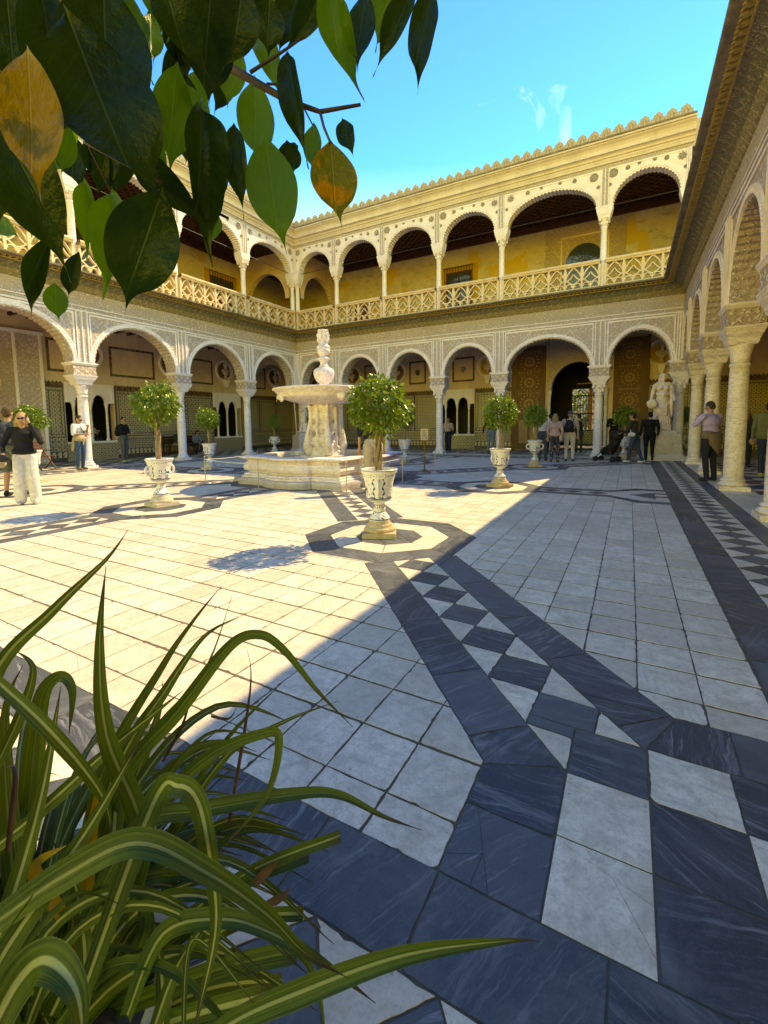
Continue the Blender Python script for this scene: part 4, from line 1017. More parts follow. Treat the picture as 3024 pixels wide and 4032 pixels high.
gl = MB(); gl.box(-2.75, -0.55, 8.97, 9.0, 3.56, 3.62); gl.build('lintel_strip', M_MOULD, pr)
pf = MB(); pf.add([(-4.9,D+0.3,0.004),(0.9,D+0.3,0.004),(0.9,9.0,0.004),(-4.9,9.0,0.004)], [(0,1,2,3)]); pf.build('passage_floor', M_SLABF, pr) if False else None
# left wall --------------------------------------------------------------
wm = MB(); wall_with_holes(wm, -5.0, 23.2, 0.0, 5.62, D, D+0.3, [(5.9,7.1,0.0,3.6),(9.53,11.47,0.80,3.20),(16.83,18.77,0.80,3.20)]); lw = wm.build('gallery_wall', M_INNER, left)
dado(left, 8.8, 23.2, D, [(9.49,11.51),(16.79,18.81)])
for c0 in (10.5, 17.8): q = MB(); q.box(c0-1.01, c0+1.01, D-0.045, D-0.004, 0.0, 0.72); q.build('tiled_parapet', M_AZUL, left); twin_window(left, c0, D, light=c0+0.2 if c0 > 15 else None)
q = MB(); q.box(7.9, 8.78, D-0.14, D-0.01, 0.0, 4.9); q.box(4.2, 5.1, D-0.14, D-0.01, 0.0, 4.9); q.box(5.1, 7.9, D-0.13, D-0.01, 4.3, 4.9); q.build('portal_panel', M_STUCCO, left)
q = MB(); arch_panel(q, 5.1, 7.9, 2.9, 4.3, 1.0, 1.2, D-0.12, D+0.2, 24, 0.02); q.box(5.1, 5.9, D-0.12, D+0.2, 0, 2.9); q.box(7.1, 7.9, D-0.12, D+0.2, 0, 2.9); q.build('portal_arch', M_STUCCO_W, left)
q = MB()
for x in (7.86, 8.70, 4.2, 5.08): q.box(x, x+0.09, D-0.18, D-0.14, 0.0, 4.95)
q.box(4.1, 8.85, D-0.2, D-0.02, 4.9, 5.02); q.build('portal_moulding', M_MOULD, left)
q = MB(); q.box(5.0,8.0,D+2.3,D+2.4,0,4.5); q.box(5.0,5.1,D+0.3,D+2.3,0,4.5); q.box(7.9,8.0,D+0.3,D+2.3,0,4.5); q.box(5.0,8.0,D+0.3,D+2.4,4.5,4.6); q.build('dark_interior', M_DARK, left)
for i, uc in enumerate((10.55, 14.3, 17.66, 21.65)): roundel(left, uc, 4.45, D)
frieze_frames(left, [(9.0,9.75),(11.4,13.5),(15.1,16.9),(18.5,20.9)], D)
# upper rear wall: barred window, lunette in a carved panel, door frames --------
DU = 3.9
def barred_window(parent, ua, ub, za, zb):
    m = MB(); m.box(ua-0.32, ub+0.32, DU-0.012, DU, za, zb+0.30); s0 = m.build('window', M_OCHRE, parent)
    p = MB(); p.box(ua, ub, DU-0.03, DU-0.012, za, zb); p.build('pane', M_GLASS, s0)
    f = MB(); um = (ua+ub)/2
    for a in (ua, um-0.05, ub-0.09): f.box(a, a+0.09, DU-0.05, DU-0.03, za, zb)
    f.box(ua, ub, DU-0.049, DU-0.03, zb-0.10, zb); f.build('frame', M_SHUTTER, s0)
    for k in range(11): b = MB(); x = ua-0.06+k*(ub-ua+0.12)/10; b.tube([(x,DU-0.12,za),(x,DU-0.12,zb+0.22)], 0.013, 6); b.build('bar', M_IRON, s0)
    b = MB(); b.box(ua-0.1, ub+0.1, DU-0.135, DU-0.105, zb+0.20, zb+0.23); b.box(ua-0.1, ub+0.1, DU-0.134, DU-0.106, zb-0.5, zb-0.47); b.build('bar_rail', M_IRON, s0)
M_OCHRE = mat_plain_plaster('ochre_limewash', (0.58,0.34,0.07), (0.48,0.27,0.06), 2.0)
barred_window(back, -8.85, -7.45, 6.9, 9.35); barred_window(left, 16.9, 18.5, 6.9, 9.45); barred_window(left, 9.4, 11.0, 6.9, 9.45)
m = MB(); m.box(-3.80, -3.05, DU-0.05, DU, 6.45, 10.45); m.box(-1.15, -0.42, DU-0.05, DU, 6.45, 10.45); m.box(-3.05, -1.15, DU-0.05, DU, 9.75, 10.45); m.build('carved_panel', M_STUCCO_W, back)
m = MB(); m.box(-3.12, -3.05, DU-0.08, DU-0.05, 6.45, 9.9); m.box(-1.15, -1.08, DU-0.08, DU-0.05, 6.45, 9.9); m.box(-3.12, -1.08, DU-0.08, DU-0.05, 9.9, 9.97); m.build('moulding', M_MOULD_W, back)
m = MB(); arch_panel(m, -3.05, -1.15, 8.72, 9.75, 0.80, 0.86, DU-0.04, DU+0.05, 20, 0.0); lu = m.build('lunette_window', M_STUCCO_W, back)
m = MB(); m.add([(-3.05,DU-0.006,6.5),(-1.15,DU-0.006,6.5),(-1.15,DU-0.006,9.7),(-3.05,DU-0.006,9.7)], [(0,1,2,3)]); m.build('pane', M_GLASS, lu)
m = MB()
for k in range(1, 8): a = math.pi*k/8; m.tube([(-2.1,DU-0.02,8.75),(-2.1+0.8*math.cos(a),DU-0.02,8.75+0.84*math.sin(a))], 0.014, 5)
for r in (0.25, 0.55): m.tube([(-2.1+r*math.cos(math.pi*k/14),DU-0.02,8.75+r*1.05*math.sin(math.pi*k/14)) for k in range(15)], 0.012, 5)
m.box(-2.95, -1.25, DU-0.035, DU-0.01, 8.70, 8.76); m.build('glazing_bars', M_IRON, lu)
m = MB(); m.box(-14.9, -13.4, DU-0.06, DU, 6.45, 8.72); dr = m.build('doorway', M_MOULD, back); m = MB(); m.box(-14.65, -13.65, DU-0.08, DU-0.06, 6.45, 8.45); m.build('door', M_SHUTTER, dr)
# diaphragm arches across the corner of each gallery
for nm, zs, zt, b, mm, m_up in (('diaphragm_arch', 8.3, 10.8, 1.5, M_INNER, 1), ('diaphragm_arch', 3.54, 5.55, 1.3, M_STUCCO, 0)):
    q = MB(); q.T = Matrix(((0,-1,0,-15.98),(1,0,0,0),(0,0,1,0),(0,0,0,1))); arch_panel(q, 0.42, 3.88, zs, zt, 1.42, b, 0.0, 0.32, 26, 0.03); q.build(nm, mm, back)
    q = MB(); arch_panel(q, -20.0+0.12+16, -16.42+16, zs, zt, 1.42, b, 0.0, 0.32, 26, 0.03); q.T = None
    for i, v in enumerate(q.v): q.v[i] = (19.22+v[1]*0+v[1], -v[0], v[2])
    q.build(nm, mm, left)
# ------------------------------------------------------------------ sculpted things (one continuous skin grown over simple masses)
class Sculpt:
    def __init__(s): s.p = []
    def seg(s, p, q, r1, r2, m=0): s.p.append(('s', Vector(p), Vector(q), r1, r2, m)); return s
    def blob(s, c, r, m=0, rot=None): s.p.append(('b', Vector(c), Vector(r) if hasattr(r, '__len__') else Vector((r,r,r)), rot, None, m)); return s
    def chain(s, pts, rads, m=0):
        for i in range(len(pts)-1): s.seg(pts[i], pts[i+1], rads[i], rads[i+1], m)
        return s
    def mesh(s, name, mats, voxel=0.014, smooth=4):
        mb = MB()
        for k, a, b, c, d, m in s.p:
            if k == 's': mb.ell(a, (c,c,c), 10, 7); mb.ell(b, (d,d,d), 10, 7); mb.tube([a, b], [c, d], 10) if (b-a).length > 1e-5 else None
            else: mb.ell(a, b, 14, 10, c)
        me = mb.mesh(name+'_raw', mats[0]); o = bpy.data.objects.new('tmp_sculpt', me); COL.objects.link(o)
        md = o.modifiers.new('r', 'REMESH'); md.mode = 'VOXEL'; md.voxel_size = voxel; md.adaptivity = 0.0
        sm = o.modifiers.new('s', 'SMOOTH'); sm.factor = 0.5; sm.iterations = smooth
        dg_ = bpy.context.evaluated_depsgraph_get(); out = bpy.data.meshes.new_from_object(o.evaluated_get(dg_)); bpy.data.objects.remove(o); bpy.data.meshes.remove(me)
        out.name = name; out.materials.clear()
        for m in mats: out.materials.append(m)
        n = len(out.polygons); out.polygons.foreach_set('use_smooth', [True]*n)
        if len(mats) > 1:
            C = np.empty(n*3, np.float32); out.polygons.foreach_get('center', C); C = C.reshape(-1, 3); best = np.full(n, 1e9); idx = np.zeros(n, np.int32)
            for k, a, b, c, d, m in s.p:
                if k == 's':
                    A, B = np.array(a), np.array(b); ab = B-A; L = max(1e-9, ab @ ab); t = np.clip(((C-A) @ ab)/L, 0, 1); dist = np.linalg.norm(C-(A+t[:,None]*ab), axis=1)-(c+(d-c)*t)
                else:
                    q = C-np.array(a)
                    if c is not None: q = q @ np.array(c)
                    dist = (np.linalg.norm(q/np.array(b), axis=1)-1)*min(b)
                u = dist < best; best[u] = dist[u]; idx[u] = m
            out.polygons.foreach_set('material_index', idx)
        return out
# ------------------------------------------------------------------ potted trees
def mat_ceramic():
    t = NT('painted_white_ceramic'); v = t.co(); b = t.attr('paint'); n = t.noise(v, 22, 4, 0.6); w = t.mix(t.rng(t.noise(v, 6, 5), 0.4, 0.75), (0.80,0.79,0.78), (0.66,0.63,0.59))
    k = t.rng(t.math('ADD', b, t.math('MULTIPLY', t.math('SUBTRACT', n, 0.5), 0.5)), 0.35, 0.62)
    t.bump(t.noise(v, 14, 3), 0.08, 0.01); return t.done(t.mix(k, w, t.mix(n, (0.020,0.035,0.12), (0.06,0.10,0.22))), 0.28, 0.5)
M_CERAMIC = mat_ceramic()
M_PLINTH = simple('worn_sandstone', (0.60,0.47,0.30), (0.44,0.33,0.19), 9, 0.9, 0.6, 40)
M_PLINTH_W = simple('pale_worn_stone', (0.62,0.54,0.42), (0.48,0.40,0.29), 9, 0.9, 0.6, 40)
M_SOIL = simple('dry_soil', (0.09,0.06,0.04), (0.16,0.11,0.07), 40, 0.95, 0.6, 60)
M_BARK = simple('pale_braided_bark', (0.36,0.27,0.17), (0.20,0.14,0.085), 18, 0.85, 0.8, 50)
def mat_leaf(name, c1, c2, rough=0.32, trans=0.25):
    t = NT(name); f = t.attr('tint'); v = t.co(); n = t.noise(v, 30, 3)
    col = t.mix(f, c1, c2); col = t.mix(t.math('MULTIPLY', n, 0.4), col, tuple(x*0.55 for x in c1))
    t.done(col, rough, 0.5); tr = t.n('BsdfTranslucent'); t.l(t.mix(0.5, col, (0.25,0.40,0.03)), tr.inputs[0]); ms = t.n('MixShader'); ms.inputs[0].default_value = trans; t.l(t.b.outputs[0], ms.inputs[1]); t.l(tr.outputs[0], ms.inputs[2]); t.l(ms.outputs[0], t.out.inputs[0]); return t.mat
M_LEAF = mat_leaf('weeping_fig_leaf', (0.075,0.150,0.018), (0.28,0.40,0.045))
def pt_in(poly, x, y):
    c = False; n = len(poly); j = n-1
    for i in range(n):
        if (poly[i][1] > y) != (poly[j][1] > y) and x < (poly[j][0]-poly[i][0])*(y-poly[i][1])/(poly[j][1]-poly[i][1])+poly[i][0]: c = not c
        j = i
    return c
DEER = [(-.40,.0),(-.36,.02),(-.20,-.01),(-.08,.06),(-.14,.14),(-.20,.22),(-.17,.30),(-.10,.24),(-.02,.10),(.10,.10),(.26,.12),(.34,.06),(.33,-.06),(.36,-.16),(.31,-.30),(.28,-.30),(.30,-.16),(.24,-.06),(.04,-.04),(-.06,-.02),(-.14,-.06),(-.38,-.12),(-.40,-.09),(-.18,-.04),(-.12,.0)]
def urn_paint(th, z):
    """blue brushwork: bands, border scrolls, columns, a running hound, bushes and clouds; th in turns"""
    for zc, w in ((0.815,.004),(0.782,.003),(0.728,.003),(0.47,.005),(0.455,.003),(0.385,.004),(0.345,.004),(0.21,.006),(0.30,.003)):
        if abs(z-zc) < w: return 1.0
    if 0.74 < z < 0.772: return 0.8 if math.sin(th*2*math.pi*17)*math.sin(z*260+th*40) > 0.35 else 0.0
    if 0.345 < z < 0.385: return 0.9 if math.sin(th*2*math.pi*14) > 0.45 else 0.0
    if 0.215 < z < 0.295: return 0.75 if math.sin(th*2*math.pi*9+z*60)*math.sin(z*95+th*30) > 0.55 else 0.0
    if 0.475 < z < 0.725:
        f = (th*2) % 1.0; x = (f-0.5)*2.6; y = (z-0.585)/0.25*1.0
        if abs(abs(x)-1.0-0.05*math.sin(y*14)) < 0.045+0.025*math.sin(y*26): return 0.85
        if pt_in(DEER, x-0.15, y+0.02): return 1.0
        if y < -0.36+0.05*math.sin(x*9): return 0.55
        if abs(y+0.24) < 0.025 and -0.1 < x < 0.35: return 0.9
        if y < -0.10 and any(abs(x-k) < 0.022 for k in (0.0, 0.1, 0.2)) and y > -0.36: return 0.9
        q = math.sin(x*23+3*math.sin(y*11))*math.sin(y*19+2*math.sin(x*9))
        if -0.75 < x < -0.2 and -0.36 < y < 0.22: return 0.85 if q > 0.42 else 0.0
        if 0.28 < y < 0.48 and -0.6 < x < 0.75: return 0.45 if math.sin(y*42+4*math.sin(x*4)) > 0.5 else 0.0
        if x > 0.62 and x < 0.85 and -0.3 < y < 0.3: return 0.7 if q > 0.3 else 0.0
    return 0.0
URN_PROF = [(0.060,0.19),(0.125,0.195),(0.128,0.215),(0.118,0.24),(0.090,0.275),(0.070,0.30),(0.062,0.315),(0.075,0.325),(0.076,0.34),(0.060,0.35),(0.056,0.38),(0.066,0.395),(0.068,0.41),(0.095,0.42),(0.135,0.44),(0.158,0.47),(0.164,0.50),(0.164,0.56),(0.168,0.62),(0.178,0.68),(0.192,0.725),(0.198,0.735),(0.204,0.775),(0.218,0.785),(0.226,0.80),(0.230,0.815),(0.226,0.828),(0.214,0.828),(0.204,0.80),(0.19,0.765)]
def urn_mesh():
    seg = 144; prof = []
    for i in range(len(URN_PROF)-1):
        (r0,z0),(r1,z1) = URN_PROF[i], URN_PROF[i+1]; n = max(1, int(abs(z1-z0)/0.006))
        for k in range(n): prof.append((r0+(r1-r0)*k/n, z0+(z1-z0)*k/n))
    prof.append(URN_PROF[-1]); m = MB(); m.smooth = True; m.lathe(prof, seg, cap=False); me = m.mesh('urn', M_CERAMIC)
    a = me.attributes.new('paint', 'FLOAT', 'POINT'); vals = []
    inner = len(prof)-8
    for i, (r, z) in enumerate(prof):
        for k in range(seg): vals.append(urn_paint(k/seg, z) if i < inner else 0.0)
    a.data.foreach_set('value', np.array(vals, np.float32)); return me
URN = urn_mesh()
def handle_mesh(sx):
    m = MB(); m.smooth = True; pts = []
    for k in range(15):
        t = k/14; a = -1.9+t*4.2; pts.append((sx*(0.205+0.048*math.cos(a)), 0.0, 0.625+0.075*math.sin(a)))
    m.tube(pts, [0.014+0.008*math.sin(math.pi*k/14) for k in range(15)], 8)
    m.tube([(sx*(0.195+0.03*math.cos(a)), 0.0, 0.545+0.022*math.sin(a)) for a in [k*0.5 for k in range(10)]], 0.013, 7); me = m.mesh('handle', M_CERAMIC); a = me.attributes.new('paint', 'FLOAT', 'POINT'); a.data.foreach_set('value', np.array([0.25 if (v.co.z*60) % 2 < 0.5 else 0.0 for v in me.vertices], np.float32)); return me
HANDLES = [handle_mesh(1), handle_mesh(-1)]
def plinth_mesh(m_):
    m = MB(); m.frustum(0,0,0.205,0.205,0,0.20,0.20,0.062); m.smooth = True; m.lathe([(0.195,0.06),(0.192,0.09),(0.178,0.112),(0.156,0.118),(0.158,0.135),(0.150,0.152),(0.128,0.158),(0.13,0.175),(0.124,0.195)], 20, fn=lambda r, z, a: r*(1+0.012*math.sin(3*a+z*30))); return m.mesh('plinth', m_)
PLINTHS = [plinth_mesh(M_PLINTH), plinth_mesh(M_PLINTH_W)]
def trunk_mesh(seed):
    rr = random.Random(seed); m = MB(); m.smooth = True
    for k in range(3):
        ph = 2*math.pi*k/3; m.tube([(0.024*math.cos(ph+z*7)+0.012*math.sin(z*6+seed), 0.024*math.sin(ph+z*7), 0.78+z) for z in [i*0.045 for i in range(13)]], [0.026-0.0006*i for i in range(13)], 7)
    for k in range(9):
        a = rr.random()*6.28; l = 0.16+0.16*rr.random(); m.tube([(0,0,1.22+0.02*k),(0.4*l*math.cos(a),0.4*l*math.sin(a),1.36+0.03*k),(l*math.cos(a),l*math.sin(a),1.46+0.04*k)], [0.014,0.009,0.004], 6)
    return m.mesh('trunk', M_BARK)
def leaf_geo(V, F, p, d, side, L, W, droop):
    up = side.cross(d).normalized(); a = p+d*L*0.35+up*0.004; tip = p+d*L-up*droop*L; o = len(V)
    V += [p, a+side*W*0.5+up*W*0.18, a-side*W*0.5+up*W*0.18, a, p+d*L*0.72+side*W*0.30-up*droop*L*0.4+up*W*0.1, p+d*L*0.72-side*W*0.30-up*droop*L*0.4+up*W*0.1, p+d*L*0.72-up*droop*L*0.45, tip]
    F += [(o,o+1,o+3),(o,o+3,o+2),(o+1,o+4,o+6,o+3),(o+3,o+6,o+5,o+2),(o+4,o+7,o+6),(o+6,o+7,o+5)]
def crown_mesh(seed, n=1900, r=(0.37,0.37,0.40), c=(0,0,1.60), size=0.062):
    rr = random.Random(seed); V, F, T = [], [], []
    lobes = [(Vector((rr.gauss(0,1), rr.gauss(0,1), rr.gauss(0,0.8))).normalized(), 0.78+0.30*rr.random()) for _ in range(13)]
    while len(F) < n*6:
        d = Vector((rr.gauss(0,1), rr.gauss(0,1), rr.gauss(0,1))).normalized()
        k = max(0.86, max(l[1]*max(0, d.dot(l[0]))**4 for l in lobes)+0.12); rad_ = k*(rr.random()**0.28)*(0.9+0.14*rr.random())
        if d.z < -0.55 and rr.random() < 0.5: continue
        p = Vector((d.x*r[0]*rad_, d.y*r[1]*rad_, d.z*r[2]*rad_))+Vector(c)
        dr = (d*0.75+Vector((rr.gauss(0,0.45), rr.gauss(0,0.45), -0.75+rr.gauss(0,0.45)))).normalized(); sd = dr.cross(Vector((rr.gauss(0,1), rr.gauss(0,1), rr.gauss(0,1)))).normalized(); s_ = size*(0.7+0.6*rr.random())
        leaf_geo(V, F, p, dr, sd, s_, s_*0.52, 0.25*rr.random()); T += [rr.random()**1.5]*6
    me = bpy.data.meshes.new('crown'); me.from_pydata([tuple(v) for v in V], [], F); me.materials.append(M_LEAF); a = me.attributes.new('tint', 'FLOAT', 'FACE'); a.data.foreach_set('value', np.array(T, np.float32)); me.polygons.foreach_set('use_smooth', [True]*len(F)); return me
CROWNS = [crown_mesh(i) for i in range(3)]; TRUNKS = [trunk_mesh(i) for i in range(2)]
SOILM = MB().lathe([(0.0,0.768),(0.12,0.772),(0.196,0.765)], 20, cap=False).mesh('soil', M_SOIL)
def stake_mesh(): m = MB(); m.tube([(0.035,-0.04,0.77),(0.03,-0.03,1.36)], 0.007, 6); m.tube([(0.045*math.cos(a),0.045*math.sin(a),0.98) for a in [k*0.7 for k in range(10)]], 0.003, 5); return m.mesh('stake', M_BARK)
STAKE = stake_mesh()
def potted_tree(xy, label, rz=0.0, i=0, s=1.0, crown_s=1.08, grass=False, lift=0.0):
    t = empty('potted_tree', (xy[0], xy[1], 0), rz); t.scale = (s, s, s); tag(t, label, 'potted tree', 'potted fig trees around the court')
    link('plinth', PLINTHS[i % 2], t); u = link('urn', URN, t)
    for h in HANDLES: link('handle', h, u)
    link('soil', SOILM, t); k = link('trunk', TRUNKS[i % 2], t); link('stake', STAKE, t)
    c = link('crown', CROWNS[i % 3], t); c.scale = (crown_s, crown_s, 1.06); c.rotation_euler = (0, 0, i*1.7); c.location = (0, 0, lift-0.10); k.scale = (1, 1, 1+lift*0.6); k.location = (0, 0, -0.78*lift*0.6)
    if grass:
        g_ = MB(); rr = random.Random(i)
        for q in range(46): a = rr.random()*6.28; r0 = rr.random()*0.16; l = 0.10+0.12*rr.random(); p = Vector((r0*math.cos(a), r0*math.sin(a), 0.77)); e = p+Vector((0.7*l*math.cos(a), 0.7*l*math.sin(a), l)); sd = Vector((-math.sin(a), math.cos(a), 0))*0.007; g_.add([p-sd, p+sd, e], [(0,1,2)])
        g_.build('grass_tuft', M_LEAF, t)
    return t
fa = lambda x, y: math.atan2(-(-x), -y)      # heading that faces the camera
potted_tree((-2.68,4.70), 'nearest potted fig tree in a blue painted urn before the fountain', fa(-2.6,4.7)+rad(88), 0)
potted_tree((-7.15,4.82), 'sunlit potted fig tree between the woman in white trousers and the fountain', fa(-7,4.8)+rad(30), 1, lift=0.16)
potted_tree((-2.42,9.52), 'potted fig tree on the edge of the sunlight, right of the brass sign', rad(60), 2)
potted_tree((-2.58,14.42), 'shaded potted fig tree in front of the man in a white sweater', rad(20), 0)
potted_tree((-11.85,9.75), 'potted fig tree left of the fountain before the second twin window', rad(100), 1)
potted_tree((-7.0,14.15), 'shaded potted fig tree behind the brass sign stand', rad(75), 2)
potted_tree((-13.1,5.4), 'potted fig tree whose crown rises behind the woman in white trousers', rad(10), 0, crown_s=1.1)
potted_tree((-15.75,16.95), 'small potted fig tree with grass in its urn in the far left corner', rad(40), 1, grass=True, crown_s=0.8)
potted_tree((-11.4,14.7), 'potted fig tree standing behind the fountain beside the robed statue', rad(70), 2)
potted_tree((-0.15,18.75), 'dim potted fig tree behind the woman with the stroller', rad(0), 0, crown_s=1.15)
potted_tree((1.75,20.6), 'dim potted fig tree behind the statue with grass in its urn', rad(50), 1, grass=True)
# ------------------------------------------------------------------ fountain
M_FOUNT = mat_column('honey_fountain_marble', (0.84,0.78,0.66), (0.68,0.60,0.46), (0.42,0.33,0.21))
M_FSTEP = mat_column('grey_fountain_step', (0.55,0.51,0.44), (0.42,0.38,0.31), (0.25,0.22,0.18))
t = NT('still_water'); t.bump(t.noise(t.co(), 6, 3), 0.1, 0.02); M_WATER = t.done((0.10,0.12,0.09), 0.05, 0.5)
FX, FY = -6.64, 8.97
def basin_plan(s=1.0, n=10):
    h, lob = 1.33, 0.29; pts = []
    for side in range(4):
        loc = [(-h, -h), (-h*0.46, -h)]
        for k in range(n+1): a = math.pi-math.pi*k/n; loc.append((h*0.44*math.cos(a), -h-lob*math.sin(a)*0.9-0.02))
        loc.append((h*0.46, -h))
        c, s_ = math.cos(side*math.pi/2), math.sin(side*math.pi/2)
        pts += [(x*c-y*s_, x*s_+y*c) for x, y in loc]
    return [(x*s, y*s) for x, y in pts]
def offset_plan(P, o):
    out = []; n = len(P)
    for i in range(n):
        a, b, c = Vector(P[i-1]), Vector(P[i]), Vector(P[(i+1) % n]); d1, d2 = (b-a).normalized(), (c-b).normalized(); n1, n2 = Vector((d1.y,-d1.x)), Vector((d2.y,-d2.x)); m = (n1+n2)
        m = m.normalized() if m.length > 1e-6 else n1; k = 1/max(0.45, m.dot(n1)); out.append(tuple(b+m*o*k))
    return out
def loft(mb, P, prof, close_top=False):
    rings = [offset_plan(P, o) for o, z in prof]; n = len(P); vs_ = []
    for (o, z), r in zip(prof, rings): vs_ += [(x, y, z) for x, y in r]
    fs = []
    for i in range(len(prof)-1):
        for k in range(n): k2 = (k+1) % n; fs.append((i*n+k, i*n+k2, (i+1)*n+k2, (i+1)*n+k))
    mb.add(vs_, fs)
    return rings
ft = empty('fountain', (FX, FY, 0)); tag(ft, 'large pale marble fountain with lobed basin, raised bowl and double-faced bust on top', 'fountain')
PL = basin_plan()
m = MB(); loft(m, PL, [(0.16,0.0),(0.17,0.10),(0.16,0.15),(0.10,0.17)]); m.build('step', M_FSTEP, ft)
m = MB(); loft(m, PL, [(0.10,0.165),(0.10,0.21),(0.06,0.225),(0.06,0.26),(-0.01,0.28),(-0.03,0.30),(0.00,0.31),(0.05,0.34),(0.075,0.40),(0.05,0.48),(0.0,0.545),(-0.02,0.57),(0.03,0.585),(0.11,0.605),(0.13,0.63),(0.12,0.655),(0.08,0.665),(-0.20,0.665),(-0.21,0.60),(-0.23,0.2)]); m.build('basin', M_FOUNT, ft)
m = MB(); w_ = offset_plan(PL, -0.20); m.add([(x,y,0.56) for x,y in w_]+[(0,0,0.56)], [(i,(i+1)%len(w_),len(w_)) for i in range(len(w_))]); m.build('water', M_WATER, ft)
# pedestal: four dolphins round a square core
sc = Sculpt()
for z, r in ((0.62,0.36),(0.75,0.35),(1.0,0.33),(1.3,0.31),(1.6,0.31),(1.82,0.32)): sc.blob((0,0,z), (r,r,0.20))
for k in range(4):
    a = k*math.pi/2+math.pi/4; ca, sa = math.cos(a), math.sin(a)
    P = lambda r, z, s_=0.0: (r*ca-s_*sa, r*sa+s_*ca, z)
    sc.chain([P(0.30,0.66), P(0.40,0.74), P(0.44,0.86), P(0.42,1.05), P(0.38,1.3), P(0.35,1.52), P(0.36,1.72), P(0.40,1.86)], [0.10,0.125,0.12,0.10,0.075,0.055,0.05,0.04])
    for s_ in (-0.09, 0.09): sc.blob(P(0.46,0.90,s_), 0.045); sc.seg(P(0.34,1.80,s_*0.5), P(0.40,1.86,s_*1.6), 0.035, 0.02); sc.chain([P(0.40,1.10,s_*0.7), P(0.44,1.2,s_*1.6), P(0.37,1.34,s_*1.4)], [0.03,0.025,0.012])
    sc.seg(P(0.45,0.68,-0.07), P(0.45,0.68,0.07), 0.05, 0.05)
    b = a+math.pi/4; cb, sb = math.cos(b), math.sin(b)
    for q in range(9): th = q*0.7; sc.blob(((0.30+0.03*math.sin(q*2.1))*cb-0.13*math.sin(th)*sb, (0.30+0.03*math.sin(q*2.1))*sb+0.13*math.sin(th)*cb, 0.66+0.05*q*0.8), (0.055,0.055,0.05))
    sc.chain([(0.32*cb,0.32*sb,1.78),(0.33*cb,0.33*sb,1.2),(0.30*cb,0.30*sb,0.8)], [0.05,0.035,0.06])
link('pedestal', sc.mesh('pedestal', [M_FOUNT], 0.018, 3), ft)
m = MB(); m.box(-0.45,0.45,-0.45,0.45,0.2,0.63); m.build('pedestal_base', M_FOUNT, ft)
m = MB(); m.smooth = True; m.lathe([(0.30,1.86),(0.36,1.88),(0.55,1.90),(0.85,1.96),(1.04,2.03),(1.14,2.09),(1.11,2.115),(1.15,2.13),(1.18,2.17),(1.22,2.205),(1.26,2.225),(1.25,2.255),(1.20,2.262),(1.14,2.24),(0.9,2.20),(0.2,2.17)], 56, cap=False); bowl = m.build('bowl', M_FOUNT, ft)
for k in range(4):
    a = k*math.pi/2-0.55; s_ = Sculpt(); c0 = Vector((1.08*math.cos(a), 1.08*math.sin(a), 2.05)); s_.blob(c0, 0.10); s_.blob(c0+Vector((0.07*math.cos(a),0.07*math.sin(a),-0.02)), 0.055)
    for q in range(7): b = q*0.9; s_.blob(c0+Vector((-0.1*math.sin(a)*math.cos(b), 0.1*math.cos(a)*math.cos(b), 0.09*math.sin(b))), 0.04)
    link('lion_mask', s_.mesh('lion_mask', [M_FOUNT], 0.014, 2), bowl); q = MB(); e = c0+Vector((0.12*math.cos(a),0.12*math.sin(a),-0.06)); q.tube([c0, e, e+Vector((0,0,-0.06))], 0.014, 6); q.build('spout', M_ROPE, bowl)
m = MB(); m.smooth = True; m.lathe([(0.10,2.16),(0.10,2.36),(0.13,2.40),(0.19,2.46),(0.235,2.56),(0.25,2.64),(0.235,2.72),(0.19,2.76),(0.15,2.775)], 48, cap=False, fn=lambda r, z, a: r*(1+0.045*abs(math.sin(11*a))*min(1, max(0,(z-2.38)*8)))); m.lathe([(0.15,2.77),(0.12,2.80),(0.085,2.86),(0.09,2.92),(0.12,2.95),(0.155,2.98),(0.15,3.0),(0.11,3.02),(0.09,3.06),(0.13,3.10),(0.155,3.16),(0.16,3.22),(0.12,3.23)], 28); m.build('fluted_vase', M_FOUNT, ft)
for a in (0.5, -2.6): q = MB(); q.tube([(0.12*math.cos(a),0.12*math.sin(a),3.12),(0.20*math.cos(a),0.20*math.sin(a),3.10),(0.25*math.cos(a),0.25*math.sin(a),3.05)], [0.025,0.018,0.012], 7); q.build('spout', M_ROPE, ft)
s_ = Sculpt(); s_.blob((0,0,3.26), (0.17,0.12,0.09)); s_.blob((0,0,3.32), (0.12,0.09,0.08)); s_.seg((0,0,3.34),(0,0,3.48),0.062,0.06)
for sx in (-1, 1):
    s_.blob((sx*0.05,0,3.55), (0.085,0.09,0.12)); s_.blob((sx*0.14,0,3.55), (0.025,0.02,0.03)); s_.blob((sx*0.11,0,3.46), (0.045,0.055,0.07)); s_.blob((sx*0.10,0,3.42), (0.035,0.04,0.05)); s_.blob((sx*0.12,0,3.60), (0.03,0.06,0.018)); s_.blob((sx*0.12,0,3.505), (0.02,0.03,0.012))
for q in range(12): a = q*math.pi/6; s_.blob((0.10*math.cos(a), 0.085*math.sin(a), 3.655+0.01*(q % 2)), 0.035)
s_.blob((0,0,3.66), (0.10,0.08,0.035)); o = link('double_faced_bust', s_.mesh('double_faced_bust', [M_FOUNT], 0.010, 2), ft); o.rotation_euler = (0,0,rad(35))
